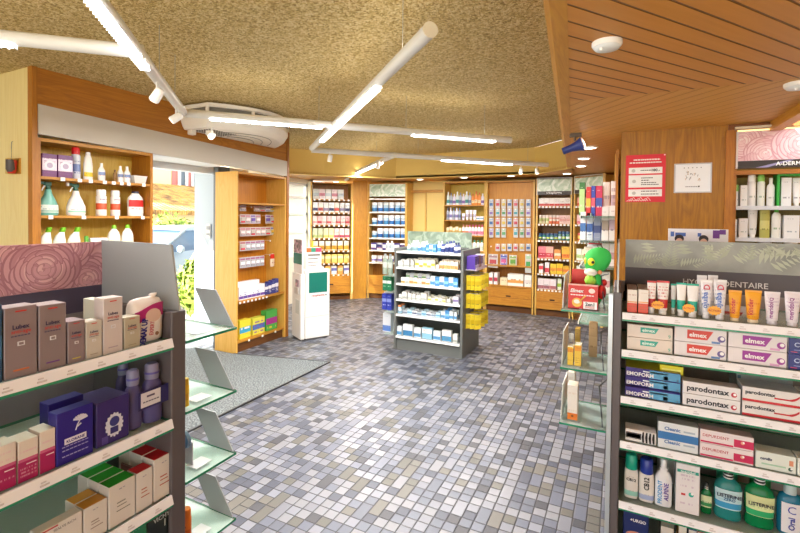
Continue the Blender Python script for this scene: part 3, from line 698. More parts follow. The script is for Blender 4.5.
def bottle_proto(name, cat, prof, capprof, bm, cm, sy=.6, power=1, label=None, labmat=None, neck=None, lab=None, n=24, extra=()):
    parts = [('bottle_body', MB().lathe(prof, 0, n, sy, cy=0, power=power).mesh('bottle_body', [bm]), (0, 0, 0)), ('cap', MB().lathe(capprof, 0, 20).mesh('cap', [cm]), (0, 0, 0))]
    if lab:
        z0, z1, r0, r1 = lab[:4]; arc = lab[4] if len(lab) > 4 else 1.25
        v = []; nn = 12
        for z, r in ((z0, r0), (z1, r1)):
            for i in range(nn+1):
                a = -PI/2 + arc*(2*i/nn-1); c_, s_ = math.cos(a), math.sin(a)
                if power != 1: c_ = math.copysign(abs(c_)**power, c_); s_ = math.copysign(abs(s_)**power, s_)
                v.append(((r+.0012)*c_, (r+.0012)*sy*s_-.0004, z))
        f = [(i, i+1, nn+2+i, nn+1+i) for i in range(nn)]
        parts.append(('sticker', MB().add(v, f, 0, True).mesh('sticker', [labmat]), (0, 0, 0)))
    return Proto(name, cat, parts+list(extra))
def at_px(u, z, x0, x1, ytop, inset, h=None):
    
    """centre x, width, height of something between pixel columns x0..x1 standing at inset"""
    xc, w, hh = u.span(x0, x1, ytop, inset, z); return xc, w, hh*.94
# --- upper shelf
YI = .06
for i, (a, b_) in enumerate(((42, 57.3), (58, 73))):
    xc, w, h = at_px(uL, shz[0], a, b_, 152.5+i*1.5, .03)
    t = link('detergent_carton', None, None, uL.w(xc, .03, shz[0]+.001), uL.ang, 'purple carton with round white print, %s on the cleaning shelf' % ('leftmost' if i == 0 else 'second from left'), 'carton', 'two purple cartons on the cleaning shelf')
    link('carton_body', carton_mesh(w*.97, .1, h, pm=prt('6d2f6e', 'e8d8e8', .28, .8, '7a3a80', rows=16, amt=.8, grain=8), top='8a3c86'), t)
    link('round_print', MB().lathe([(w*.36, 0), (w*.36, .001)], 0, 24, T=Matrix.Rotation(PI/2, 4, 'X')).lathe([(w*.2, .001), (w*.2, .0015)], 1, 20, T=Matrix.Rotation(PI/2, 4, 'X')).mesh('round_print', [col('ece4ee', .4), col('b9a8c4', .4)]), t, (0, -.0005, h*.5))
def canp(w, h, base, band, capc, nm='spray_can', ink='3050a0', **k):
    r = w/2
    return Proto(nm, 'spray can', [('can_body', MB().lathe([(r*.97, 0), (r, .004), (r, h*.74), (r*.72, h*.79)], 0, 24).mesh('can_body', [prt(base, band, .3, .6, ink, rows=11, amt=.85, **k)]), (0, 0, 0)),
        ('cap', MB().lathe([(r*.9, h*.785), (r*.92, h*.95), (r*.8, h)], 0, 24).mesh('cap', [col(capc, .35)]), (0, 0, 0))])
xc, w, h = at_px(uL, shz[0], 73.5, 82, 145.5, YI)
place(canp(w, h, 'd8dde8', '7a8cc0', 'd01c24'), uL.w(xc, YI+.03, shz[0]+.001), uL.ang, 'silver-blue spray can with red cap on the cleaning shelf')
xc, w, h = at_px(uL, shz[0], 85.5, 94.5, 150.5, YI); r = w/2
place(bottle_proto('cleaner_bottle', 'bottle', [(r*.95, 0), (r, .01), (r, h*.55), (r*.8, h*.8), (r*.5, h*.9)], [(r*.5, h*.9), (r*.45, h)], WHITE, PURE, .55, lab=(h*.1, h*.5, r, r), labmat=prt('f6f4ea', 'e8c81c', .05, .45, '2c8a50', rows=8)), uL.w(xc, YI+.03, shz[0]+.001), uL.ang, 'white cleaner bottle with yellow and green label on the upper shelf')
for i, (a, b_, yt) in enumerate(((100, 107, 162), (119.5, 125.2, 165), (126, 132.2, 165.5))):
    xc, w, h = at_px(uL, shz[0], a, b_, yt, YI); r = w/2
    place(bottle_proto('small_bottle', 'bottle', [(r*.95, 0), (r, .006), (r, h*.6), (r*.5, h*.78)], [(r*.42, h*.78), (r*.38, h)], WHITE, PURE, .6, lab=(h*.12, h*.55, r, r), labmat=prt('f0f0f0', '7f95c4', .5, .9, 'c03040', rows=6)), uL.w(xc, YI+.03, shz[0]+.001), uL.ang, ('small white bottle beside the yellow-labelled bottle', 'small white bottle, left of a close pair on the upper cleaning shelf', 'small white bottle, right of a close pair on the upper cleaning shelf')[i], 'small white bottles')
xc, w, h = at_px(uL, shz[0], 112.5, 116.5, 169, YI)
put(uL, shz[0], xc, .04, 'bottle', w, h, .03, 'tiny brown bottle between small white bottles on the cleaning shelf', base='8a6428', ink='5a3c14', cap='6a4a1a')
xc, w, h = at_px(uL, shz[0], 134, 147.5, 175.5, .03)
link('plastic_tub', MB().loft([[(-w*.38, 0, 0), (w*.38, 0, 0), (w*.38, .08, 0), (-w*.38, .08, 0)], [(-w*.48, -.01, h*.9), (w*.48, -.01, h*.9), (w*.48, .09, h*.9), (-w*.48, .09, h*.9)], [(-w*.5, -.012, h*.9), (w*.5, -.012, h*.9), (w*.5, .092, h*.9), (-w*.5, .092, h*.9)], [(-w*.5, -.012, h), (w*.5, -.012, h), (w*.5, .092, h), (-w*.5, .092, h)]], 0, False).mesh('plastic_tub', [col('dcdad4', .4)]), None, uL.w(xc, .04, shz[0]+.001), uL.ang, 'low translucent white tub at the right end of the cleaning shelf', 'tub')
# --- middle shelf
def sprayp(w, h, bm, labm, trig='1d5c4a', white='f4f4f2'):
    r = w/2
    def el(a, b_, z, dx=0): return [(dx+a*math.cos(2*PI*i/20), b_*math.sin(2*PI*i/20), z) for i in range(20)]
    body = MB().loft([el(r*.9, r*.5, 0), el(r, r*.55, h*.05), el(r, r*.55, h*.25), el(r*.72, r*.5, h*.45, -r*.02), el(r*.4, r*.36, h*.6, 0), el(r*.3, r*.28, h*.72, 0), el(r*.22, r*.22, h*.76, 0)], 0).mesh('bottle_body', [bm])
    head = MB().lathe([(r*.26, h*.74), (r*.26, h*.8)], 0, 14).box(-r*.42, r*.3, -.012, .012, h*.84, h*.96, 0, None, .005).box(-r*.2, r*.16, -.01, .01, h*.79, h*.86, 0, None, .003).box(-r*.78, -r*.4, -.009, .009, h*.88, h*.97, 0, None, .004).mesh('spray_head', [col(trig, .4)])
    noz = MB().box(-r*.98, -r*.72, -.011, .011, h*.87, h*.98, 0, None, .004).mesh('nozzle', [col(white, .4)])
    trg = MB().tube([(-r*.3, 0, h*.86), (-r*.5, 0, h*.78), (-r*.62, 0, h*.7)], .005).mesh('trigger', [col(white, .4)])
    nn = 12; v = []
    for z, rr in ((h*.08, r), (h*.3, r*.96)):
        for i in range(nn+1):
            a = -PI/2+1.15*(2*i/nn-1); v.append(((rr+.001)*math.cos(a), (rr*.56+.001)*math.sin(a), z))
    lab = MB().add(v, [(i, i+1, nn+2+i, nn+1+i) for i in range(nn)], 0, True).mesh('sticker', [labm])
    return Proto('spray_bottle', 'spray bottle', [('bottle_body', body, (0, 0, 0)), ('spray_head', head, (0, 0, 0), None, [('nozzle', noz, (0, 0, 0)), ('trigger', trg, (0, 0, 0))]), ('sticker', lab, (0, 0, 0))])
xc, w, h = at_px(uL, shz[1], 40.5, 61, 178, YI); place(sprayp(w, h, col('6fb3a6', .3), prt('e0efe6', '9ac4b8', .1, .3, '2a6a80', rows=6)), uL.w(xc, .1, shz[1]+.001), uL.ang, 'teal spray bottle with dark green trigger head on the cleaning shelf')
xc, w, h = at_px(uL, shz[1], 69, 88, 180, YI); place(sprayp(w, h, col('f2efec', .3), prt('f6f6f2', '9fd4c0', .05, .3, '304a60', rows=6)), uL.w(xc, .1, shz[1]+.001), uL.ang, 'white spray bottle with dark green trigger head on the cleaning shelf')
for i, (a, b_, y) in enumerate(((98.5, 108, 188), (113, 121.5, 189))):
    xc, w, h = at_px(uL, shz[1], a, b_, y, YI)
    place(canp(w, h, 'f2eeec', 'd8542c', 'f6f6f4', ink='5a2a78', seed=2), uL.w(xc, YI+.03, shz[1]+.001), uL.ang, 'white aerosol can with orange and purple swoosh, %s of two' % ('left', 'right')[i], 'two white aerosols on the cleaning shelf')
xc, w, h = at_px(uL, shz[1], 130, 145, 190, YI); r = w/2
place(bottle_proto('cleaner_jug', 'jug', [(r*.95, 0), (r, .01), (r, h*.6), (r*.9, h*.75), (r*.4, h*.93)], [(r*.42, h*.93), (r*.4, h)], WHITE, col('222a44', .4), .45, .8, lab=(h*.12, h*.68, r, r), labmat=prt('f8f0ea', 'd02c2c', .45, .95, 'c8342c', rows=9, amt=.9)), uL.w(xc, YI+.035, shz[1]+.001), uL.ang, 'white jug with red label and dark cap on the cleaning shelf')
# --- lower shelf
for i, (a, b_) in enumerate(((42, 54.5), (56, 68.5), (70.5, 83))):
    xc, w, h = at_px(uL, shz[2], a, b_, 225.5, YI); r = w/2
    secs = [[(dx+rr*math.cos(2*PI*k/20), rr*.5*math.sin(2*PI*k/20), z*h) for k in range(20)] for rr, z, dx in ((r*.95, 0, 0), (r, .03, 0), (r, .5, 0), (r*.75, .68, .05*w), (r*.42, .82, .2*w))]
    cap = [[(dx+rr*math.cos(2*PI*k/16), rr*math.sin(2*PI*k/16), z*h) for k in range(16)] for rr, z, dx in ((r*.42, .82, .2*w), (r*.46, .84, .22*w), (r*.42, .99, .32*w))]
    nn = 12; v = []
    for z, rr in ((h*.1, r), (h*.5, r)):
        for q in range(nn+1): aa = -PI/2+1.1*(2*q/nn-1); v.append(((rr+.001)*math.cos(aa), (rr*.5+.001)*math.sin(aa), z))
    P_ = Proto('cleaner_bottle', 'bottle', [('bottle_body', MB().loft(secs, 0).mesh('bottle_body', [col('eef2ec', .35)]), (0, 0, 0)), ('cap', MB().loft(cap, 0).mesh('cap', [col('7ac828', .35)]), (0, 0, 0), 'green cap'), ('sticker', MB().add(v, [(q, q+1, nn+2+q, nn+1+q) for q in range(nn)], 0, True).mesh('sticker', [prt('e8f2e4', 'a8d8b0', .1, .4, '3a9a6a', rows=6)]), (0, 0, 0))])
    place(P_, uL.w(xc, .1, shz[2]+.001), uL.ang, 'white bottle with tilted green cap, %s of three on the lower cleaning shelf' % ('leftmost', 'middle', 'rightmost')[i], 'white bottles with tilted green caps')
for i, (a, b_) in enumerate(((110, 122.5), (124, 135.5))):
    xc, w, h = at_px(uL, shz[2], a, b_, 223.5-i*.6, YI); r = w/2
    place(bottle_proto('cleaner_bottle', 'bottle', [(r*.95, 0), (r, .01), (r, h*.55), (r*.8, h*.72), (r*.3, h*.87)], [(r*.36, h*.86), (r*.34, h*.95), (r*.2, h)], WHITE, col('8ad02a', .35), .5, lab=(h*.1, h*.5, r, r), labmat=prt('eef2d8', 'c8e04a', .1, .3, '6a9a20', rows=6)), uL.w(xc, YI+.035, shz[2]+.001), uL.ang, 'white bottle with small upright green cap, %s of the pair' % ('left', 'right')[i], 'pair of white bottles with upright green caps')
xc, w, h = at_px(uL, shz[2], 85, 88.5, 235, YI); put(uL, shz[2], xc, .05, 'jar', w*1.1, h, .03, 'tiny green tub behind the stand top on the lower cleaning shelf', base='5aa83a', cap='5aa83a', ink='2a6a20')
xc, w, h = at_px(uL, shz[2], 90, 107, 237, YI); put(uL, shz[2], xc, .05, 'box', w, h, .08, 'low white carton on the lower cleaning shelf', base='f4f4f0', ink='70a080', rows=3)

# ================================================================== ACCESSORY CABINET BY THE DOOR
uH = Unit((LX, 3.75), PI/2); WH = 4.60-3.75
hsh = [1.755, .60, .13]
cab = cabinet('accessory_cabinet', 'tall orange oak cabinet with hanging packs beside the entrance', uH, WH, .34, 2.11, hsh, mats=wood('e0ab66', 'd0985a', 'z', scale=.6), back=wood('cf8436', 'b9702a', 'z', scale=.7), tags=False, plinth=.1)
PEG = MB().tube([(0, 0, 0), (0, -.08, 0), (0, -.088, .008)], .0025, 0, 6).box(-.01, .01, -.092, -.088, -.016, .004).mesh('peg_hook', [col('e6e4de', .4)])
def hrow(u, cabt, ybot_l, xs, whz, h, base, looks, where, y=.17, pegs=(), wdt=None):
    pass
ROWH = [ # z bottom, z top, list of (x0px,x1px,colour set)
 (1.655, 1.755-.03, [(239, 244.5, 0), (253, 258, 1), (258.5, 263.5, 2), (264, 269, 0), (269.5, 274.5, 3), (275, 280, 4)]),
 (1.500, 1.615, [(239, 244, 2), (244.5, 249, 1), (249.5, 254, 4), (254.5, 259, 1), (264.5, 269, 4), (269.5, 274.5, 2)]),
 (1.345, 1.455, [(239, 244, 1), (244.5, 249, 1), (249.5, 254, 2), (254.5, 259, 1), (259.5, 264, 1), (264.5, 269, 2), (269.5, 274, 3)]),
 (1.165, 1.285, [(239, 244, 2), (244.5, 249, 5), (249.5, 254, 5), (254.5, 259, 5), (259.5, 263, 5)]),
 (.955, 1.085, [(239, 244, 5), (244.5, 249, 5), (249.5, 254, 5), (254.5, 258.5, 5), (259, 263, 5)])]
BC = [dict(base='c8c4dc', band='e8e4ee', ink='5a4a8a', card='f2eef0', head='8a78b0'), dict(base='e0ccd0', band='f2e4e4', ink='a04060', card='f0e4e2', head='c08090'), dict(base='eae2da', band='d84050', z0=.1, z1=.3, ink='6a5a80', card='f4eee8', head='b06070'),
      dict(base='e8e4c8', band='e0b83a', ink='506a50', card='f2eee0', head='6a6ab0'), dict(base='d0c8e4', band='6a50a8', ink='503080', card='eeeaf4', head='8060b0'), dict(base='ccd0dc', band='f0f0f4', ink='8a5a9a', card='e6e6ee', head='a86a90')]
lk = ['lilac hanging pack', 'pinkish hanging pack', 'white and red hanging pack', 'cream hanging pack', 'purple hanging pack', 'grey-white hanging pack']
for ri, (zb, zt, its) in enumerate(ROWH):
    for k, (a, b_, ci) in enumerate(its):
        xc, w, _ = uH.span(a, b_, 230, .22, zb)
        me = small('blister', w*1.13, zt-zb, None, **BC[ci])
        # two packs hang on each peg, one behind the other
        link('hanging_pack', me, None, uH.w(xc, .20, zb), uH.ang, '%s, %s from left in %s hanging row beside the door' % (lk[ci], ORD[k+1], ORD[ri+1]), 'hanging pack', 'packs on pegs in the accessory cabinet')
        link('peg_hook', PEG, cab, (xc, .3, zt-.012))
    if ri in (0, 1, 2, 3):
        for px_ in ((249,), (276.5,), (276.5,), (268, 272))[ri]:
            x, z = uH.hit(px_, 220, .25); link('peg_hook', PEG, cab, (x, .3, zt-.012))
xc, w, _ = uH.span(266, 279, 265, .2, .95)
for k, dx in enumerate((-.045, .03)):
    link('hanging_packet', small('pouch', .075, .17, .05, base='e8d8c4', band='d82a22', z0=.62, z1=.97, ink='a03020'), None, uH.w(xc+dx, .15+.04*k, .93), uH.ang, 'red-topped hanging packet, %s in the accessory cabinet' % ('left one', 'right one'[0:9])[k], 'packet', 'red-topped packets')
    link('peg_hook', PEG, cab, (xc+dx, .3, 1.085))
# boxes on the lower shelves
for k in range(6):
    x0 = 239+4.3*k; xc, w, _ = uH.span(x0, x0+4.4, 290, .04, .6)
    for dd in (0, 1):
        put(uH, .60+.001, xc, .04+dd*.09, 'box', w*.93, .15+dd*.045, .07, 'white carton with purple print, %s from left, %s row' % (ORD[k+1], ('front', 'rear')[dd]), 'on the accessory shelf', 'white cartons on the accessory shelf', base='efeef4', band='6a4aa0', z0=.08, z1=.3, ink='3a50a0', rows=7, seed=k % 3)
for k in range(4):
    x0 = 265.5+3.4*k; xc, w, _ = uH.span(x0, x0+3.5, 285, .04, .6)
    put(uH, .60+.001, xc, .05, 'box', w*.93, .145+.012*k, .06, 'dark blue carton, %s from left' % ORD[k+1], 'on the accessory shelf', 'blue cartons on the accessory shelf', base='3a3f8a', band='eceaf4', z0=.45, z1=.7, ink='e8e8f4', seed=k % 2)
tg = box_mesh('price_tag', WHITE, -.013, .013, -.003, 0, -.03, -.006)
kids = [c for c in cab.children if c.name.startswith('shelf')]
for k in range(8): link('price_tag', tg, kids[1], (.06+k*.062, .0, 0))
for k, (a, b_, y, bs, bn, ik, l) in enumerate(((239.5, 251, 320, 'e8d83a', '3aa0c8', 'f4f0f0', 'yellow and blue children\'s carton'), (252.5, 265, 317.5, 'd8d44a', '4a70b0', '7a4a9a', 'lime yellow carton with blue print'), (266, 277.5, 310, '4aa84a', 'a02a8a', 'e8c83a', 'bright green and magenta carton'))):
    xc, w, h = uH.span(a, b_, y, .06, .13)
    put(uH, .131, xc, .06, 'box', w*.95, h, .09, l, ('leftmost', 'in the middle', 'rightmost')[k]+' on the bottom accessory shelf', 'three colourful cartons', base=bs, band=bn, z0=.3, z1=.62, ink=ik, rows=5, grain=6, seed=k)
    link('price_tag', tg, kids[2], (xc, 0, 0))

# ================================================================== KIOSK
kd = Vector((.49, .87)).normalized(); ka = math.atan2(kd.y, kd.x)
KP = at_z(305, 341, 0); uK = Unit((KP.x, KP.y), ka)
KW = at_z(330, 337.5, 0); kw = (Vector((KW.x, KW.y))-Vector((KP.x, KP.y))).length
kz = uK.hit(317, 270, 0)[1]
kt = link('collection_kiosk', None, None, uK.w(0, 0, 0), ka, 'white floor kiosk with dark green square panel beside the accessory cabinet', 'kiosk')
KG = col('f2f1ee', .35)
link('cabinet_body', box_mesh('cabinet_body', KG, 0, kw, 0, .33, .02, kz, 0, None, .008), kt)
link('base', box_mesh('base', col('6a6a68', .5), .02, kw-.02, .02, .31, 0, .02), kt)
gx0, gz1 = uK.hit(309, 273, 0); gx1, gz0 = uK.hit(327, 291.5, 0)
link('green_panel', box_mesh('green_panel', col('14786a', .35), gx0, gx1, -.004, .0, gz0, gz1, 0, None, .001), kt)
link('lettering', text_mesh('recypharma', (gx1-gx0)*.7, col('c04040', .5), bold=.01), kt, ((gx0+gx1)/2, -.003, gz0-.04))
link('logo_dot', MB().lathe([(.008, 0), (.008, .003)], 0, 12, T=Matrix.Rotation(PI/2, 4, 'X')).mesh('logo_dot', [col('144a4a', .4)]), kt, (gx1-.015, 0, gz0-.04))
link('door_seam', box_mesh('door_seam', col('b0b0aa', .5), .01, kw-.01, -.001, .0005, .3, .304), kt)
# sign standing on it
sx0, sz0 = uK.hit(307, 268, .1); sx1, _ = uK.hit(322, 268, .1); sz1 = uK.hit(314, 248, .1)[1]
sg = link('leaflet_sign', None, None, uK.w((sx0+sx1)/2, .12, kz+.001), ka, 'white information sign with coloured top row standing on the kiosk', 'sign')
sw_ = (sx1-sx0)/2; sh_ = sz1-kz
link('sign_board', box_mesh('sign_board', WHITE, -sw_, sw_, 0, .12, 0, sh_, 0, None, .003), sg)
link('colour_row', MB().box(-sw_, -sw_*.4, -.003, 0, sh_*.8, sh_, 0).box(-sw_*.4, sw_*.2, -.003, 0, sh_*.8, sh_, 1).box(sw_*.2, sw_, -.003, 0, sh_*.8, sh_, 2).mesh('colour_row', [col('d8703a', .4), col('3a9a80', .4), col('c04a6a', .4)]), sg)
link('text_lines', MB().box(-sw_*.8, sw_*.8, -.002, 0, sh_*.62, sh_*.7).box(-sw_*.8, sw_*.5, -.002, 0, sh_*.46, sh_*.51).box(-sw_*.8, sw_*.6, -.002, 0, sh_*.3, sh_*.34).box(-sw_*.8, sw_*.3, -.002, 0, sh_*.14, sh_*.18).mesh('text_lines', [col('7a7470', .5)]), sg)
link('yellow_flag', MB().poly([(-.02, 0), (.02, 0), (.0, .002)], 0, .0).tube([(0, 0, 0), (0, 0, .09)], .012, 0, 5).mesh('yellow_flag', [col('d8d83a', .4)]), sg, (0, .05, sh_))
# leaflet stand attached on the left: its face turned to the entrance
lw = .30; sa = ka-PI/2; sd = Vector((math.cos(sa), math.sin(sa))); sn = Vector((-math.sin(sa), math.cos(sa)))
uS = Unit((KP.x-sd.x*lw-sn.x*.062, KP.y-sd.y*lw-sn.y*.062), sa)
st = link('leaflet_stand', None, None, uS.w(0, 0, 0), uS.ang, 'narrow white leaflet stand with flower picture and green panel left of the kiosk', 'leaflet stand')
ST = .055
link('stand_body', box_mesh('stand_body', KG, 0, lw, 0, ST, .02, .86, 0, None, .006), st)
link('base', box_mesh('base', col('6a6a68', .5), .01, lw-.01, .01, ST-.01, 0, .02), st)
link('upper_board', box_mesh('upper_board', KG, 0, lw*.95, .02, .04, .86, 1.30), st)
link('green_panel', box_mesh('green_panel', col('14786a', .35), .005, lw*.94, .014, .02, .98, 1.12), st)
fm, nt, b = newmat('flower_print'); tc = N(nt, 'ShaderNodeTexCoord'); nz = N(nt, 'ShaderNodeTexNoise'); nz.inputs['Scale'].default_value = 16; nz.inputs['Detail'].default_value = 3; nt.links.new(tc.outputs['Object'], nz.inputs[0])
nt.links.new(ramp(nt, nz.outputs[0], [(.3, '4a4448'), (.45, '9a8e92'), (.55, 'd8b0c0'), (.7, 'e8e4e0')]), b.inputs['Base Color'])
link('flower_picture', box_mesh('flower_picture', fm, .005, lw*.94, .014, .02, 1.125, 1.29), st)
link('leaflet_slot', MB().box(.13, .26, -.012, 0, .66, .69).box(.13, .26, -.02, -.012, .60, .68).mesh('leaflet_slot', [col('cfcac4', .4)]), st)
link('leaflet', MB().box(.14, .25, -.009, -.004, .66, .78).mesh('leaflet', [fm]), st)
link('leaflet_panel', MB().box(.13, .26, -.003, 0, .34, .52).mesh('leaflet_panel', [col('d8dcd8', .5)]), st)
# ================================================================== BACK SHELVES
def seq(n, f): return [f(i) for i in range(n)]
def I(kind, w, h, look, d=None, **c): return (kind, w, h, d, look, c)
# ---- corner cabinet (45 degrees)
c1a, c1b = Vector((-5.22, 6.76)), Vector((-4.655, 7.325))
u1 = Unit((c1a.x, c1a.y), PI/4); W1_ = (c1b-c1a).length
S1 = [1.93, 1.68, 1.44, 1.19, .95, .71, .49]
cabinet('corner_cabinet', 'narrow oak cabinet set across the corner beside the bright window', u1, W1_, .34, 2.25, S1, back=OAKB, plinth=.07, drawers=[(.03, W1_-.03, .12, .46)], tagn=8)
WCC = 'of the corner cabinet'
def rowt(u, zi, z, xa, xb, its, nm, grp, y=.03, **k): row(u, z, xa, xb, its, 'on %s shelf %s' % (ORD[zi], nm), y, grp, **k)
x0, x1 = .04, W1_-.04
rowt(u1, 1, S1[0], x0, x1-.12, seq(5, lambda i: I('box', .11, .19, ('pale grey carton', 'grey and pink carton')[i % 2], .08, base=('dcdcd4', 'e2d0cc')[i % 2], band=('b8c4c8', 'c07080')[i % 2], ink='8a7a80', seed=i)), WCC, 'cartons on the corner cabinet')
rowt(u1, 2, S1[1], x0, x1, seq(7, lambda i: I('box', .09, .185, ('white and navy carton', 'cream and red carton', 'white carton with brown print')[i % 3], .08, base=('e8e8e6', 'ecdcd0', 'e4e0da')[i % 3], band=('3a3e6a', 'c84a3a', '8a8098')[i % 3], z0=.15, z1=.45, ink='4a3a50', seed=i)), WCC, 'cartons on the corner cabinet')
rowt(u1, 3, S1[2], x0, x1, seq(8, lambda i: I('box', .08, .17, ('pink carton', 'pink and red carton')[i % 2], .08, base=('eed4cc', 'e8b8b4')[i % 2], band=('e0a4a0', 'c8404c')[i % 2], z0=.2, z1=.4, ink='b04a50', seed=i)), WCC, 'cartons on the corner cabinet')
rowt(u1, 4, S1[3], x0, x1, seq(7, lambda i: I('box', .09, .18, ('pale green carton', 'pale yellow carton', 'white and pink carton')[0 if i < 2 else 1 if i < 4 else 2], .08, base=('d4dcb4', 'ece4b0', 'f0d8d0')[0 if i < 2 else 1 if i < 4 else 2], band=('b8cc80', 'e0d070', 'c05068')[0 if i < 2 else 1 if i < 4 else 2], z0=.05, z1=.3, ink='a08040', seed=i)), WCC, 'cartons on the corner cabinet')
rowt(u1, 5, S1[4], x0, x1, seq(6, lambda i: I('pouch', .1, .18, 'white and yellow packet', .05, base='f0e8d0', band='e0a840', z0=.1, z1=.5, ink='a07030', seed=i)), WCC, 'packets on the corner cabinet')
rowt(u1, 6, S1[5], x0, x1, seq(6, lambda i: I('box', .1, .16, 'golden yellow carton', .08, base='ecd070', band='f4e8b0', z0=.5, z1=.8, ink='c08a30', seed=i)), WCC, 'yellow cartons on the corner cabinet')
rowt(u1, 7, S1[6], x0, x1, seq(6, lambda i: I('box', .1, .16, ('orange carton', 'white and blue carton')[i % 2], .08, base=('e0a050', 'ece8e4')[i % 2], band=('f0d8a0', '5a6ab0')[i % 2], z0=.4, z1=.75, ink='b06030', seed=i)), WCC, 'cartons on the corner cabinet')
struct('trim_corner_panel', MB().poly([(-4.645, 7.335), (-4.445, 7.53), (-4.47, 7.58), (-4.68, 7.39)], 0, SOFF), [wood('cf9048', 'b67434', 'z')])
struct('trim_window_reveal', MB().poly([(-5.35, 6.85), (-5.235, 6.77), (-5.22, 6.79), (-5.33, 6.9)], 0, 2.26), [col('f4ead8', .5)])
# ---- narrow cabinet with green header
a2 = math.radians(12)
u2 = Unit((-4.45, 7.58), a2); W2 = .80
S2 = [1.96, 1.70, 1.45, 1.19, .95, .71]
c2_ = cabinet('milk_cabinet', 'oak cabinet of blue and white tubs under a green header', u2, W2, .3, 2.27, S2, back=OAKB, plinth=.08, drawers=[(.03, W2-.03, .10, .46)], strip=col('f0ead8', .5), tagn=1, tags=False)
lightbox(c2_, .035, W2-.035, 2.0, 2.24, .01, 'pale green leaf-print header above the blue and white tubs', None)
g2 = 'tubs in the green-headed cabinet'; n2_ = 'under the green header'
for zi in (1, 2, 3):
    rowt(u2, zi+1, S2[zi], .05, W2-.04, seq(6, lambda i: I('jar', .105, .19 if not (zi > 1 and i == 0) else .13, ('pale blue tub', 'white and blue tub')[i % 2], base=('b4d0e4', 'e4eaf0')[i % 2], band=('4a90c8', '3a78c0')[i % 2], z0=.05, z1=.42, ink='4a6aa8', cap='eef0f0', seed=i)), n2_, g2)
rowt(u2, 5, S2[4], .05, W2-.04, [I('box', .1, .14, ('purple carton', 'navy and white carton')[i % 2], .09, base=('4a3a8a', 'e8e4ec')[i % 2], band=('e8e4f0', '3a3a7a')[i % 2], z0=.3, z1=.8, ink='c0506a', seed=i) for i in range(6)], n2_, 'cartons in the green-headed cabinet')
rowt(u2, 6, S2[5], .05, W2-.04, [I('jar', .1, .13, 'white tub with violet print', base='e8e6e8', band='7a70b0', z0=.2, z1=.5, ink='8a80a0', seed=i) for i in range(6)], n2_, 'small tubs in the green-headed cabinet')
# ---- plain yellow panel between
struct('wall_yellow_panel', MB().box(-3.66, -2.90, 7.98, 8.0, 0, SOFF), [col('e6c878', .55)])
struct('trim_yellow_rail', MB().box(-3.66, -2.90, 7.90, 7.98, 2.08, 2.13), [OAKX])
struct('trim_yellow_edge', MB().box(-3.70, -3.66, 7.7, 8.0, 0, 2.27).box(-3.40, -3.37, 7.96, 7.98, 0, 2.08), [OAKL])
# ---- open bottle shelves
u3 = Unit((-2.89, 7.6), 0); W3 = .79
S3 = [1.83, 1.56, 1.29, 1.02, .76, .50]
cabinet('bottle_shelves', 'open oak shelves of bottles behind the central stand', u3, W3, .36, 2.25, S3, back=wood('d2ac58', 'c09848', 'z'), plinth=.08, tagn=1, tags=False, drawers=[(.03, W3-.03, .1, .42)])
n3 = 'of the bottle shelves'; g3 = 'bottles on the open shelves'
rowt(u3, 1, S3[0], .05, W3-.04, seq(12, lambda i: I('bottle', .058, .24-.02*(i % 3), ('white and teal bottle', 'grey-blue bottle', 'white and violet bottle', 'orange bottle')[3 if i in (8, 9, 10) else i % 3], .05, base=('dce4e0', 'b4bcc8', 'e4e0ea', 'e89040')[3 if i in (8, 9, 10) else i % 3], band=('4a9a98', '6a7aa0', '8a6ab0', 'f0d0a0')[3 if i in (8, 9, 10) else i % 3], z0=.15, z1=.4, cap=('f0f0ee', '8a90a0', 'e8e4ee', 'd06a2a')[3 if i in (8, 9, 10) else i % 3])), n3, g3)
rowt(u3, 2, S3[1], .05, .33, seq(5, lambda i: I('bottle', .055, .22, ('grey-blue bottle', 'white and violet bottle')[i % 2], .05, base=('a8b0c0', 'e8e4ec')[i % 2], band=('7a80a0', '8a80b8')[i % 2], z0=.2, z1=.45, cap=('70788c', 'f0eef2')[i % 2])), n3, g3)
rowt(u3, 2, S3[1], .34, W3-.04, seq(6, lambda i: I('tube' if i < 4 else 'box', .06, .12+.06*(i in (1, 2, 3))-.05*(i > 3), 'white tube' if i < 4 else 'low white and blue carton', .05, base='eeeaf0', band='b8b0c8' if i < 4 else '6aa0c0', ink='8a80a0', cap='f4f2f4')), n3, g3, start=6)
rowt(u3, 3, S3[2], .05, .34, seq(5, lambda i: I('tube', .055, .13+.02*(i % 2), ('cream tube', 'gold-topped tube')[i % 2], .05, base='ecdcb8', band='d0a860', ink='a08850', cap='e0c480')), n3, g3)
rowt(u3, 3, S3[2], .35, W3-.04, seq(7, lambda i: I('bottle', .058, .19, ('white bottle with pink cap', 'orange and white bottle')[i in (0, 1)], .05, base='f0e8ea', band=('e08aa8', 'e08858')[i in (0, 1)], z0=.1, z1=.4, ink='c04a70', cap=('e05a80', 'f0a880')[i in (0, 1)])), n3, g3, start=6)
rowt(u3, 4, S3[3], .42, W3-.04, seq(5, lambda i: I('bottle', .06, .19, 'white bottle with green cap', .05, base='f2f2ee', band='dce8dc', z0=.1, z1=.5, ink='6aa088', cap='2a9a70')), n3, g3, start=4)
rowt(u3, 4, S3[3], .05, .40, seq(3, lambda i: I('box', .09, .17, 'pink and white carton', .07, base='f0dce0', band='e8a8b8', ink='b06080')), n3, g3)
rowt(u3, 5, S3[4], .45, W3-.04, seq(3, lambda i: I('box', .1, .2, 'tall white carton', .08, base='f2efec', band='e6e0e0', ink='b0a0a8')), n3, g3)
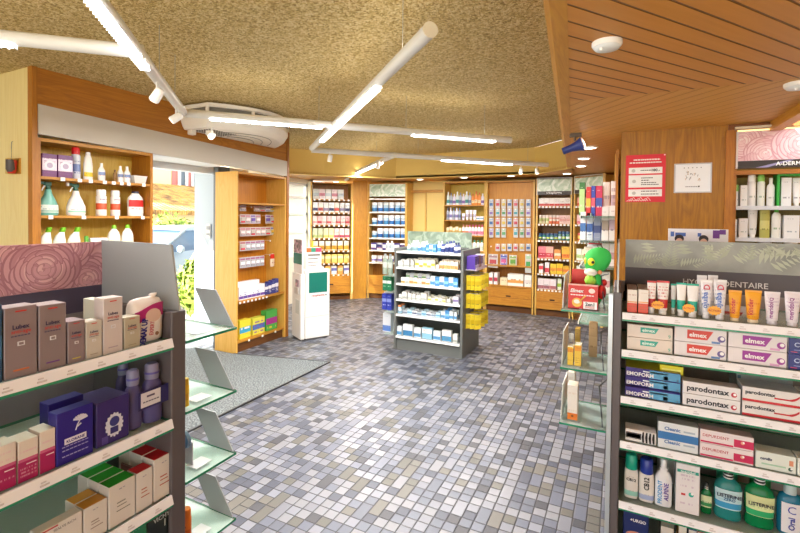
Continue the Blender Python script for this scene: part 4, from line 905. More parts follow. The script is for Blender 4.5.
# ---- pegboard cabinet
u4 = Unit((-2.095, 7.6), 0); W4 = .825
PBD = wood('cd8a42', 'bb7634', 'z', scale=.7)
c4 = cabinet('pegboard_cabinet', 'oak pegboard cabinet hung with small packs above a wide drawer', u4, W4, .30, 2.24, [.45], back=None, plinth=.09, drawers=[(.03, W4-.03, .115, .42)], tags=False)
link('peg_board', box_mesh('peg_board', PBD, .026, W4-.026, .10, .115, .80, 2.21), c4)
link('board_lip', box_mesh('board_lip', OAKX, .026, W4-.026, .02, .1, .775, .80), c4)
PK = MB().tube([(0, 0, 0), (0, -.07, 0), (0, -.075, .006)], .0025, 0, 6).box(-.01, .01, -.078, -.075, -.016, .004).mesh('peg_hook', [col('eeeae0', .4)])
pxs = [491.5, 498, 504, 509.8, 516, 522.2, 528.5]
HR = [(199, 208.5, (0, 1, 2, 3, 4, 5, 6)), (208.5, 216.5, (0, 1, 2, 3, 4, 5, 6)), (217.5, 227, (0, 1, 2, 3, 4, 5, 6)), (228, 237.5, (0, 1, 2, 4, 5, 6)), (243.5, 251, (1, 2, 3, 4, 5, 6))]
HC = [('white and blue', dict(base='e6e8ec', band='4a70a8', ink='4a6a90', head='9ab0c8')), ('white and green', dict(base='e4e8e0', band='5a9a60', ink='5a7a60', head='a8c0a0')), ('white and red', dict(base='ece2e0', band='c84a5a', ink='a04a50', head='d8a0a0')),
      ('white and violet', dict(base='e8e4ec', band='8a6ab0', ink='6a508a', head='b8a8cc')), ('white and yellow', dict(base='eeeadc', band='d8b850', ink='8a7a4a', head='d8c890')), ('white and teal', dict(base='e2eaea', band='4a9aa0', ink='407a80', head='98c0c4'))]
for ri, (ya, yb, idx) in enumerate(HR):
    for k, i in enumerate(idx):
        x, zt = u4.hit(pxs[i], ya, .06); zb = u4.hit(pxs[i], yb, .06)[1]
        ci = (i*2+ri*3) % 6; h = zt-zb
        link('hanging_pack', small('blister', .078, h*.97, None, **HC[ci][1]), None, u4.w(x, .045, zb), 0, '%s hanging pack, %s from left in the %s pegboard row' % (HC[ci][0], ORD[k+1], ORD[ri+1]), 'hanging pack', 'packs on the pegboard')
        link('peg_hook', PK, c4, (x, .1, zt-.012))
for k, (xa, xb, ya, yb, nm, c) in enumerate(((488.5, 498, 254, 268, 'round white and red', dict(base='e8dcda', band='b84a50', ink='6a4a50', head='a08088')), (500.5, 507.5, 254, 266.5, 'purple-blue', dict(base='8a7ac8', band='d06090', ink='f0e8f4', card='cfc8e4', head='5a6ab8')), (509.5, 517, 255, 266, 'yellow and green', dict(base='d8dc8a', band='6aa04a', ink='507040', head='90b060')), (525.5, 531.5, 254, 271, 'long white and green', dict(base='e8ece4', band='4a9a5a', ink='408050', head='a8c8a8')))):
    x, zt = u4.hit((xa+xb)/2, ya, .06); zb = u4.hit(500, yb, .06)[1]; w = u4.hit(xb, ya, .06)[0]-u4.hit(xa, ya, .06)[0]
    link('hanging_pack', small('blister', w, zt-zb, None, **c), None, u4.w(x, .045, zb), 0, '%s hanging pack in the lowest pegboard row' % nm, 'hanging pack', 'packs on the pegboard'); link('peg_hook', PK, c4, (x, .1, zt-.012))
x, zt = u4.hit(491.5, 246, .06); link('peg_hook', PK, c4, (x, .1, zt))
for k, (xa, xb, ya, nm, kind, c) in enumerate(((489, 492.5, 273, 'narrow white carton', 'box', dict(base='f2eeea', band='c84a50', ink='b05050')), (494, 497.5, 273, 'narrow white and red carton', 'box', dict(base='f0e8e8', band='b83a50', ink='a04050')), (500, 507, 278, 'low cream carton', 'box', dict(base='ecdcb8', ink='a08a60', rows=4)), (507.6, 523.5, 274.5, 'wide white and orange carton', 'box', dict(base='f4f0e8', band='e8a050', z0=.25, z1=.5, ink='c07a40', rows=5)), (524.5, 531.5, 275.5, 'square white carton', 'box', dict(base='f0ece8', band='dcd4d0', ink='8a8090')))):
    xc, w, h = u4.span(xa, xb, ya, .04, .45); put(u4, .451, xc, .04, kind, w, h, .15, nm, 'standing under the pegboard', 'cartons under the pegboard', **c)
# ---- cabinet with header, and its turned neighbour
u5 = Unit((-1.25, 7.6), 0); W5 = .56
S5 = [1.81, 1.52, 1.25, .95, .70, .44]
c5_ = cabinet('remedy_cabinet', 'oak cabinet of colourful cartons under a leaf-print header', u5, W5, .34, 2.27, S5, back=wood('9a6428', '84521c', 'z'), plinth=.09, tagn=9, drawers=[(.03, W5-.03, .115, .41)])
lightbox(c5_, .02, W5-.02, 1.99, 2.26, .0, 'pale green leaf-print header with black caption band', 'arkopharma', .24)
n5 = 'of the leaf-headed cabinet'; g5 = 'packs in the leaf-headed cabinet'
rowt(u5, 1, S5[0], .04, W5-.03, seq(6, lambda i: I('box', .09, .13, 'white carton with red base', .08, base='ece6e0', band='d0443a', z0=.02, z1=.28, ink='8a6a70', seed=i)), n5, g5)
rowt(u5, 2, S5[1], .04, W5-.03, seq(9, lambda i: I('box' if i > 5 else 'jar', .058, .14, ('cream tub', 'orange-red tub', 'pink carton')[0 if i < 3 else 1 if i < 6 else 2], .07, base=('e0e0b8', 'e87a50', 'ecc8c0')[0 if i < 3 else 1 if i < 6 else 2], band=('b8c47a', 'f0e0d0', 'e0a098')[0 if i < 3 else 1 if i < 6 else 2], cap='ecdcd0', ink='a05a50', seed=i)), n5, g5)
rowt(u5, 3, S5[2], .04, W5-.03, seq(8, lambda i: I('jar', .064, .11+.035*(i > 4), ('blue jar', 'teal-green jar')[i % 2], base=('2a6a90', '2a8a70')[i % 2], band=('c8dc60', 'e0ecf0')[i % 2], z0=.2, z1=.45, cap='3a5a80', ink='e8f0f0', seed=i)), n5, g5)
rowt(u5, 4, S5[3], .04, W5-.03, [I('box', .12, .19, 'salmon and red carton', .09, base='e8808a', band='c83048', z0=.1, z1=.45, ink='f4e0e0'), I('box', .12, .19, 'salmon carton with red band', .09, base='ecb0a0', band='d04a50', z0=.1, z1=.45, ink='f4e0e0'), I('box', .1, .15, 'orange carton', .09, base='e89a50', band='f0e0c0', ink='c05a30'), I('box', .12, .2, 'yellow and orange carton', .09, base='e8b840', band='e07a30', z0=.1, z1=.4, ink='a04a20')], n5, g5)
rowt(u5, 5, S5[4], .04, W5-.03, [I('box', .07, .15, 'white and red carton', .07, base='f0e8e8', band='d8404a', z0=.4, z1=.8, ink='c04050'), I('box', .07, .18, 'white and red leaning carton', .07, base='f0e4e4', band='d03a44', z0=.1, z1=.5, ink='b04050', seed=1), I('box', .1, .16, 'yellow carton', .08, base='e8c83a', band='e89a30', ink='b0702a', seed=1), I('box', .1, .17, 'bright yellow carton', .08, base='ecc42a', band='e08a2a', ink='a8602a', seed=2), I('box', .1, .14, 'amber carton', .08, base='e0b030', band='d87a2a', ink='a8602a', seed=3)], n5, g5)
rowt(u5, 6, S5[5], .04, W5-.03, [I('box', .11, .17, 'white carton with grey photo print', .09, base='e8dcdc', band='b06a70', z0=.05, z1=.35, ink='6a5a6a', seed=i) for i in range(3)] + [I('box', .06, .18, 'narrow white and green carton', .08, base='e8ecd8', band='a0c040', ink='507a40'), I('box', .06, .18, 'narrow white and blue carton', .08, base='e4e8ec', band='5070b0', ink='50607a')], n5, g5)
a6 = -PI/4*.75
u6 = Unit((-.665, 7.56), a6); W6 = .56
c6_ = cabinet('angled_cabinet', 'oak cabinet turned in the far right corner under a leaf-print header', u6, W6, .3, 2.27, S5, back=wood('9a6428', '84521c', 'z'), plinth=.09, tagn=9)
lightbox(c6_, .02, W6-.02, 2.0, 2.27, .0, 'pale green leaf-print header in the far right corner, tilted upward to the right', '', .2)
g6 = 'packs in the corner-turned cabinet'; n6 = 'of the corner-turned cabinet'
rowt(u6, 1, S5[0], .04, W6-.03, seq(6, lambda i: I('box', .08, .13, ('salmon carton', 'orange and cream carton')[i % 2], .07, base=('e8a090', 'ecc8a0')[i % 2], band='d05a40', z0=.05, z1=.3, ink='a05040', seed=i)), n6, g6)
rowt(u6, 2, S5[1], .04, W6-.03, seq(6, lambda i: I('box', .08, .15, ('pink carton', 'white carton')[i % 2], .07, base=('ecc0c0', 'f0ece8')[i % 2], band='d87080', z0=.05, z1=.3, ink='a05060', seed=i)), n6, g6)
rowt(u6, 3, S5[2], .04, W6-.03, seq(6, lambda i: I('jar', .07, .13, ('yellow tub with red lid', 'white tub with red lid')[i % 2], base=('e8c850', 'f0ece0')[i % 2], band='c04030', z0=.1, z1=.3, cap='c8402c', ink='7a5030', seed=i)), n6, g6)
rowt(u6, 4, S5[3], .04, W6-.03, seq(5, lambda i: I('box', .09, .18, ('white carton with pale green print', 'cream carton')[i % 2], .08, base=('eef0e4', 'f0e8cc')[i % 2], band='c0d890', z0=.2, z1=.5, ink='6a8a50', seed=i)), n6, g6)
rowt(u6, 5, S5[4], .04, W6-.03, seq(4, lambda i: I('box', .1, .16, 'white and lime carton', .08, base='eef0dc', band='c8d850', ink='80904a', seed=i)), n6, g6)
struct('trim_corner_post', MB().box(-.235, -.20, 7.18, 7.24, 0, 2.28), [OAKL])
# ---- side-wall shelves on the right, seen end-on
u7 = Unit((-.32, 7.0), -PI/2); W7 = 2.72
S7 = [1.63, 1.41, 1.18, .93, .68]
GS = clear('dcece4', .05, .1, 'shelf')
c7 = cabinet('side_wall_shelves', 'long glass-shelved rack along the right wall behind the panelled wall', u7, W7, .30, 2.2, S7, sides=False, back=None, top=False, shmat=GS, strip=WHITE, tags=False)
link('post', box_mesh('post', OAKL, W7-.9, W7-.87, .26, .30, 0, 2.28), c7); link('post', box_mesh('post', OAKL, .2, .23, .26, .30, 0, 2.28), c7)
n7 = 'of the glass rack on the right wall'; g7 = 'packs on the right wall rack'
COLS7 = [('magenta carton', dict(base='d0305a', band='f0d0d8', ink='f4e8ec')), ('orange carton', dict(base='e87a3a', band='f4e0c0', ink='a04020')), ('green carton', dict(base='3a8a3a', band='a0c860', ink='e8f0d0')), ('blue carton', dict(base='3a50a0', band='e0e4f0', ink='e8ecf4')), ('white carton', dict(base='f0ecea', band='c0c4d4', ink='7a7a90')), ('red carton', dict(base='cc2a3a', band='f0dcd8', ink='f0d8d0'))]
RW = [(S7[0], [2, 1, 0, 1, 0, 3, 5, 0, 3, 0, 5, 1, 3, 0], .17, 0), (S7[1], [2, 2, 4, 4, 3, 4, 4, 3, 4, 2, 4, 3, 4, 3], .16, 3), (S7[2], [4, 5, 1, 4, 4, 1, 5, 4, 4, 1, 4, 5, 4, 4], .16, 1), (S7[3], [4, 1, 4, 4, 4, 5, 4, 4, 4, 4, 4, 1, 4, 4], .16, 2)]
for ri, (z, cs, h, sd_) in enumerate(RW):
    n = len(cs)
    for k, ci in enumerate(cs):
        x = .12+(W7-.75)*(k+.5)/n
        nm_, c = COLS7[ci]
        put(u7, z+.001, x, .02, 'box', (W7-.8)/n*.8, h*(.85+.3*rnd.random()), .16, nm_, '%s from the far end, shelf %s of the right wall rack' % (ORD[k+1], ('one', 'two', 'three', 'four')[ri]), g7, seed=k % 3, **c)
# near end: what shows most, big white packs and boxes
def endpack(px0, px1, ytop, z, kind, look, yb, d=.1, grp='packs at the near end of the right wall rack', **c):
    Yp = yb
    a, b_ = at_y(px0, ytop, Yp), at_y(px1, ytop, Yp); w = abs(b_.x-a.x); h = a.z-z
    me = small(kind, w, h, d, **c)
    nm, cat = NAMES[kind]
    link(nm, me, None, ((a.x+b_.x)/2, Yp, z+.001), 0, look, cat, grp)
Y7 = 4.42
endpack(603, 610.5, 182, S7[0], 'pouch', 'tall white packet at the near end of the top right-wall shelf, left one', Y7, .1, base='efe6e2', band='d8c4c4', ink='a08a98', rows=5)
endpack(611, 617.5, 181, S7[0], 'pouch', 'tall white packet beside the panelled wall on the top right-wall shelf', Y7, .1, base='f0e4e4', band='c8a8b0', ink='a08a98', rows=5, seed=1)
endpack(596, 602.5, 186, S7[0], 'box', 'magenta carton at the near end of the top right-wall shelf', Y7, .1, base='c82a5a', band='3a50a8', ink='f0e0e8')
endpack(579.5, 585, 182.5, S7[0], 'box', 'dark green carton standing tallest on the top right-wall shelf', Y7+.02, .1, base='3a7a3a', band='b8dc90', z0=.1, z1=.8, ink='d8e8c0')
endpack(586.5, 591, 187, S7[0], 'box', 'red and yellow carton on the top right-wall shelf', Y7, .1, base='d83a3a', band='e8c040', ink='f0e0c0')
endpack(591.5, 595.5, 186, S7[0], 'box', 'blue carton between red ones on the top right-wall shelf', Y7, .1, base='3a4ab0', band='e05a70', ink='e8e0f0')
endpack(580.5, 586, 212, S7[1], 'box', 'white and blue carton on the second right-wall shelf, left end', Y7, .1, base='e8ecf0', band='4a78b8', ink='3a5a90')
endpack(587, 593, 213, S7[1], 'box', 'blue and white carton second from left on the second right-wall shelf', Y7, .1, base='d8e0ec', band='3a60a8', ink='3a5a90', seed=1)
endpack(594, 601, 216, S7[1], 'box', 'navy and grey carton on the second right-wall shelf', Y7, .1, base='8a94b0', band='3a4a80', ink='e8e8f0', seed=2)
endpack(602, 609, 207, S7[1], 'box', 'white carton on the second right-wall shelf, second from the panelled wall', Y7, .1, base='ecE6e4', band='a8988a', ink='8a808a')
endpack(609.5, 617.5, 206, S7[1], 'box', 'white carton beside the panelled wall on the second right-wall shelf', Y7, .1, base='f0eaea', band='c0a8b8', ink='7a6a80')
endpack(584, 592, 247, S7[2], 'box', 'cream and red carton on the third right-wall shelf', Y7, .1, base='ecdcc8', band='c84a3a', ink='8a5040')
endpack(593, 601, 246, S7[2], 'box', 'white and teal carton on the third right-wall shelf', Y7, .1, base='e8ecea', band='4a9aa0', ink='407a80')
endpack(602, 609, 243.5, S7[2], 'box', 'white carton on the third right-wall shelf, second from the panelled wall', Y7, .1, base='ece8e8', band='b0b0c0', ink='7a6a80', seed=1)
endpack(609.5, 617.5, 243.5, S7[2], 'box', 'white carton beside the panelled wall on the third right-wall shelf', Y7, .1, base='f0eaea', band='c8a0a8', ink='7a6a80', seed=2)
endpack(579, 589, 273, S7[3], 'box', 'pale green and white carton low on the right-wall rack', Y7, .1, base='e8ecd0', band='b8cc6a', ink='7a8a4a')
endpack(590, 600, 272, S7[3], 'box', 'white and lime carton low on the right-wall rack', Y7, .1, base='f0f0e4', band='c8d84a', ink='7a8a4a')
endpack(601, 610, 272, S7[3], 'box', 'white and pink carton low on the right-wall rack', Y7, .1, base='f0ecea', band='e0a8b0', ink='b0707a')

# ================================================================== WALL POSTERS AND THE WALL CABINET AT RIGHT
WY = 3.998
def rect(px0, py0, px1, py1, Y): a, b_ = at_y(px0, py0, Y), at_y(px1, py1, Y); return a.x, b_.x, b_.z, a.z
x0, x1, z0, z1 = rect(626, 155.5, 665, 202, WY)
ps = link('red_poster', None, None, ((x0+x1)/2, WY, z0), 0, 'red paper poster with white text boxes pinned on the oak wall', 'poster')
w, h = x1-x0, z1-z0
link('paper', box_mesh('paper', col('d81e30', .45), -w/2, w/2, -.0012, 0, 0, h), ps)
link('text_box', MB().box(-w*.42, w*.42, -.002, -.0012, h*.60, h*.73).box(-w*.42, w*.42, -.002, -.0012, h*.31, h*.57).box(-w*.42, w*.42, -.002, -.0012, h*.12, h*.27).mesh('text_box', [col('f0eeec', .5)]), ps)
bars = MB()
def scrib(x0_, x1_, z_, t_, seed):
    r_ = random.Random(seed); x_ = x0_
    while x_ < x1_:
        l_ = min(w*(.03+.05*r_.random()), x1_-x_); bars.box(x_, x_+l_*.8, -.003, -.002, z_, z_+t_); x_ += l_
    return
for z_, a_, b_, s_ in ((.88, -.3, .36, 1), (.82, -.4, .4, 2)): scrib(w*a_, w*b_, h*z_, h*.025, s_)
link('heading', bars.mesh('heading', [WHITE]), ps); bars = MB()
for z_, a_, b_, s_ in ((.66, -.12, .3, 3), (.50, -.1, .2, 4), (.45, -.1, .1, 5), (.40, -.1, .28, 6), (.36, -.1, .34, 7), (.22, -.1, .3, 8), (.16, -.1, .34, 9)): scrib(w*a_, w*b_, h*z_, h*.018, s_)
link('small_print', bars.mesh('small_print', [col('4a3a40', .5)]), ps)
link('lettering', text_mesh('100.-', w*.2, col('2a2024', .5), bold=.02), ps, (w*.26, -.0035, h*.67))
link('icons', MB().lathe([(w*.05, 0), (w*.05, .001)], 0, 14, T=Matrix.Translation((-w*.3, -.002, h*.665)) @ Matrix.Rotation(PI/2, 4, 'X')).lathe([(w*.05, 0), (w*.05, .001)], 0, 14, T=Matrix.Translation((-w*.28, -.002, h*.44)) @ Matrix.Rotation(PI/2, 4, 'X')).lathe([(w*.05, 0), (w*.05, .001)], 0, 14, T=Matrix.Translation((-w*.28, -.002, h*.19)) @ Matrix.Rotation(PI/2, 4, 'X')).mesh('icons', [col('c4c0bc', .5)]), ps)
mb = MB()
for i in range(9):
    a0 = -w*.46+i*w*.06; mb.tube([(a0, -.002, h*.02), (a0+w*.05, -.002, h*(.05+.03*(i % 3))), (a0+w*.12, -.002, h*.03)], .0025, 0, 5)
link('white_sketch', mb.mesh('white_sketch', [col('f4dcdc', .5)]), ps)
link('pin', MB().lathe([(.006, 0), (.004, .006)], 0, 10, T=Matrix.Rotation(PI/2, 4, 'X')).mesh('pin', [col('e8c0c0', .4)]), ps, (w*.47, -.001, h*.98))
x0, x1, z0, z1 = rect(675.5, 165, 710, 191.5, WY)
ps = link('framed_sheet', None, None, ((x0+x1)/2, WY, z0), 0, 'framed white sheet with small dark sketch marks on the oak wall', 'framed sheet')
w, h = x1-x0, z1-z0
link('sheet', box_mesh('sheet', col('eef0f4', .35), -w/2, w/2, -.006, -.002, 0, h), ps)
link('frame', MB().box(-w/2-.008, -w/2, -.01, 0, -.008, h+.008).box(w/2, w/2+.008, -.01, 0, -.008, h+.008).box(-w/2, w/2, -.01, 0, -.008, 0).box(-w/2, w/2, -.01, 0, h, h+.008).mesh('frame', [col('b4b0b0', .3, .5)]), ps)
mb = MB(); rr = random.Random(5)
for i in range(26):
    a, b_ = rr.uniform(-.2, .22)*w, rr.uniform(.35, .7)*h; mb.tube([(a, -.007, b_), (a+rr.uniform(-.04, .05)*w, -.007, b_+rr.uniform(-.08, .08)*h)], .0016, rr.choice((0, 0, 1, 2)), 5)
for i in range(5): mb.box(-w*.26+i*w*.12, -w*.23+i*w*.12, -.0075, -.006, h*.86, h*.89, 0)
for i in range(7): mb.box(-w*.2+i*w*.05, -w*.165+i*w*.05, -.0075, -.006, h*.17, h*.2, 0)
mb.lathe([(.006, 0), (.006, .001)], 1, 10, T=Matrix.Translation((w*.18, -.006, h*.19)) @ Matrix.Rotation(PI/2, 4, 'X'))
link('sketch_marks', mb.mesh('sketch_marks', [col('7a7880', .5), col('1a1c24', .4), col('c08a40', .5)]), ps)
# boxed eyewear-like strip poster: two dark haired heads, only tops show
x0, x1, z0, z1 = rect(668.5, 228.5, 728, 250, 2.62)
ps = link('display_card', None, None, ((x0+x1)/2, 2.62, z0-.2), 0, 'white display card with two dark-haired heads behind the stand header', 'display card')
w, h = x1-x0, z1-z0; B_ = .2
link('card', box_mesh('card', col('eceaf0', .4), -w/2, w/2, 0, .012, 0, h+B_), ps)
link('card_foot', box_mesh('card_foot', WHITE, -w*.3, w*.3, -.03, .05, -.0, .01), ps)
mb = MB()
for cx_ in (-w*.31, w*.10):
    mb.lathe([(.02, -.001), (.02, 0)], 0, 20, T=Matrix.Translation((cx_, -.001, B_+h*.50)) @ Matrix.Rotation(PI/2, 4, 'X'))
link('hair', mb.mesh('hair', [col('2a2228', .5)]), ps, (0, -.001, 0))
mb = MB()
for cx_ in (-w*.31, w*.10):
    mb.lathe([(.016, 0), (.016, .0006)], 0, 16, sy=1.2, T=Matrix.Translation((cx_, -.003, B_+h*.33)) @ Matrix.Rotation(PI/2, 4, 'X'))
link('face', mb.mesh('face', [col('e0b8a4', .5)]), ps)
link('purple_corner', MB().box(w*.25, w*.36, -.001, 0, B_+h*.55, B_+h*.95).box(w*.36, w*.46, -.001, 0, B_+h*.75, B_+h*.98).mesh('purple_corner', [col('6a2a8a', .4)]), ps)
link('blue_marks', MB().box(-w*.46, -w*.4, -.001, 0, B_+h*.6, B_+h*.85).box(-w*.38, -w*.2, -.001, 0, B_+h*.62, B_+h*.8).box(0, w*.06, -.001, 0, B_+h*.62, B_+h*.8).mesh('blue_marks', [col('4a6ab8', .4)]), ps)
link('grey_oval', MB().lathe([(.016, 0), (.016, .001)], 0, 16, sy=.7, T=Matrix.Translation((-w*.1, 0, B_+h*.2)) @ Matrix.Rotation(PI/2, 4, 'X')).mesh('grey_oval', [col('a8a0a0', .5)]), ps)
mb = MB()
for i in range(8): mb.box(w*.22+i*w*.03, w*.24+i*w*.03, -.001, 0, B_+h*.22, B_+h*.27)
link('text_line', mb.mesh('text_line', [col('8a8490', .5)]), ps)

# the wall cabinet
uA = Unit((.735, 4.02), 0); WA = 1.15
SA_ = [1.705, 1.475, 1.22, .95]
OLV = wood('7a6428', '6a5620', 'z')
cA_ = cabinet('skin_care_cabinet', 'recessed wall cabinet of white skin care under a pink rose header', uA, WA, .34, 2.26, SA_, mats=OAKB, back=OLV, top=False, shmat=col('d8d8dc', .35), tags=False, strip=col('d0d2d8', .35))
link('header_board', None, None) if False else None
struct('trim_shelf_board', MB().box(.737, 1.88, 4.0, 4.3, 1.935, 1.965), [wood('b06a28', '98561c', 'x')])
def rose_mat(c1='e8c4c8', c2='c89098', c3='f4e0e2', key='rose'):
    k = ('rose', c1, c2, c3)
    if k in MATS: return MATS[k]
    m, nt, b = newmat('rose_print'); tc = N(nt, 'ShaderNodeTexCoord')
    outs = []
    vo = N(nt, 'ShaderNodeTexVoronoi'); vo.inputs['Scale'].default_value = 3.2 if key == 'rose' else 4.5; vo.inputs['Randomness'].default_value = .7
    mp = N(nt, 'ShaderNodeMapping'); mp.inputs['Scale'].default_value = (1, 0, 1.3); nt.links.new(tc.outputs['Object'], mp.inputs[0])
    nz = N(nt, 'ShaderNodeTexNoise'); nz.inputs['Scale'].default_value = 7; nz.inputs['Detail'].default_value = 2; nt.links.new(mp.outputs[0], nz.inputs[0])
    ad = N(nt, 'ShaderNodeMixRGB', blend_type='ADD'); ad.inputs[0].default_value = .16; nt.links.new(mp.outputs[0], ad.inputs[1]); nt.links.new(nz.outputs[1], ad.inputs[2])
    nt.links.new(ad.outputs[0], vo.inputs[0])
    d = vo.outputs['Distance']
    f = mth(nt, 'FRACT', mth(nt, 'ADD', mth(nt, 'MULTIPLY', d, 6.0), mth(nt, 'MULTIPLY', nz.outputs[0], 3.2)))
    nt.links.new(ramp(nt, f, [(0, c2), (.35, c1), (.7, c3), (.88, c1), (1, c2)]), b.inputs['Base Color']); b.inputs['Roughness'].default_value = .35
    MATS[k] = m; return m
def roses(list_, x0_, x1_, z0_, z1_, cols, seed=1):
    rr3 = random.Random(seed); mb_ = MB(); n_ = 0
    def petal(cx_, cz_, ang, rad, wid, thick, mi):
        nonlocal n_
        pts = []
        for i in range(11):
            t = i/10; a = ang+wid*(t-.5); q_ = rad+thick*math.sin(PI*t)**.6; pts.append((cx_+q_*math.cos(a), cz_+q_*math.sin(a)))
        for i in range(10, -1, -1):
            t = i/10; a = ang+wid*(t-.5); q_ = rad*(.35+.15*math.cos(PI*t)); pts.append((cx_+q_*math.cos(a), cz_+q_*math.sin(a)))
        pts = [(min(max(p[0], x0_), x1_), min(max(p[1], z0_), z1_)) for p in pts]; n_ += 1
        f_ = [(i, i+1, 20-i, 21-i) for i in range(10)]
        mb_.add([(p[0], -n_*6e-6, p[1]) for p in pts], f_, mi)
    for cx_, cz_, R in list_:
        a = rr3.random()*6
        for ring_ in range(7):
            r_ = R*(1-.135*ring_); n2 = 7 if ring_ < 2 else 5 if ring_ < 5 else 3
            for k_ in range(n2):
                a += 2*PI/n2+.12*rr3.random(); w_ = 2*PI/n2*1.45
                petal(cx_, cz_, a, r_*.86, w_, r_*.17, 3); petal(cx_, cz_, a, r_*.84, w_*.95, r_*.13, 2 if (k_+ring_) % 2 else 1); petal(cx_, cz_, a+.1, r_*.80, w_*.8, r_*.05, 0 if k_ % 2 else 1)
            a += 1.1
    return mb_.mesh('rose_picture', [col(c, .35) for c in cols])
x0, x1 = .03, WA-.03
hs_ = link('header_sign', None, cA_, (x0, -.0, 1.98), 0, 'pink rose header sign')
link('printed_panel', box_mesh('printed_panel', rose_mat('ecc6cf', 'e0b0bc', 'f2d8de'), 0, x1-x0, 0, .03, .055, .27), hs_)
link('caption_band', MB().box(0, x1-x0, -.002, .03, 0, .055, 0).add([(.10, -.004, .003), (.17, -.004, .003), (.32, -.004, .052), (.29, -.004, .052)], [(0, 1, 2, 3)], 1).mesh('caption_band', [col('2e2420', .35), col('9a94c0', .4)]), hs_)
link('rose_picture', roses([(.02, .20, .13), (.75, .1, .17), (1.0, .22, .15), (.56, .22, .14), (.16, .1, .13), (.36, .16, .17)], .001, x1-x0-.001, .056, .269, ('f8e6ea', 'f2d2da', 'eac0ca', 'd8a2b0'), 3), hs_, (0, -.001, 0))
aw = at_y(800, 163, 4.0).x-at_y(776, 163, 4.0).x
link('lettering', text_mesh('A-DERMA', .165, PURE, bold=.02), hs_, (at_y(776, 163, 4.0).x-(.735+x0)+.085, -.006, .028))
link('end_frame', box_mesh('end_frame', col('e8e2e4', .4), -.012, 0, -.004, .03, 0, .27), hs_)
g = 'white skin care packs in the wall cabinet'
def apx(zi, xa, xb, yt, kind, look, inset=.05, d=.05, **c):
    z = SA_[zi]; xc, w, h = uA.span(xa, xb, yt, inset, z); put(uA, z+.001, xc, inset-.02, kind, w*.98, h, d, look, '', g, **c)
W_ = dict(base='e6e4e2', ink='9aa8a0')
apx(0, 728, 731.3, 185, 'bottle', 'narrow white bottle at the left end of the upper wall-cabinet shelf', **W_)
apx(0, 732, 739, 185, 'jar', 'white jar with green lid on the upper wall-cabinet shelf', base='e6e4e2', ink='9aa8a0', cap='8ac86a')
apx(0, 740, 747, 185.5, 'box', 'short white carton between jar and tall bottles in the wall cabinet', **W_)
apx(0, 747.5, 756.5, 175, 'can', 'tall white bottle with white cap in the wall cabinet', **W_)
apx(0, 757.5, 765.5, 175, 'can', 'tall white bottle with green cap in the wall cabinet', base='e4e6de', ink='8aa890', cap='8ccc60')
apx(0, 767, 775.5, 178, 'bottle', 'white pump bottle beside the green bracket in the wall cabinet', base='ecebe8', ink='a8b0a8')
apx(0, 780.5, 791, 178, 'box', 'white carton inside the green bracket, left', inset=.07, base='e8e8ec', ink='8a8a98')
apx(0, 792.5, 802, 178, 'tube', 'white tube inside the green bracket, right', inset=.07, base='eeeef0', ink='8a8a98')
z = SA_[0]; xa, za = uA.hit(777.5, 174, .03)
br = link('green_bracket', MB().box(0, .015, 0, .1, 0, za-z-.001, 0).box(.015, .3, 0, .1, za-z-.016, za-z-.001, 0).mesh('green_bracket', [col('2aa83a', .4)]), None, uA.w(xa, .03, z+.001), 0, 'bright green frame round the packs in the wall cabinet', 'display frame')
apx(1, 728.5, 737.5, 219.5, 'jar', 'low white jar at the left end of the lower wall-cabinet shelf', **W_)
apx(1, 738.5, 747.5, 218.5, 'box', 'small white carton beside the low jar in the wall cabinet', **W_)
apx(1, 746.5+1.5, 758, 209.5, 'tube', 'white tube standing on its cap on the lower wall-cabinet shelf', **W_)
apx(1, 759.5, 770, 209, 'pouch', 'olive green pack on the lower wall-cabinet shelf', base='b4b05a', band='d0cc80', ink='80803a')
apx(1, 771.5, 782, 206, 'bottle', 'white pump bottle with green top on the lower wall-cabinet shelf', base='ecece6', ink='8ab080', cap='5ac040')
apx(1, 783, 799, 215.5, 'box', 'wide white carton on the lower wall-cabinet shelf', base='e6e6e8', ink='8a98a8')
apx(2, 758, 772, 241, 'jar', 'white jar just above the stand header in the wall cabinet', inset=.1, **W_)
apx(2, 784, 798, 240, 'jar', 'white jar with greenish print just above the stand header', inset=.1, base='e0e8dc', ink='80a080')
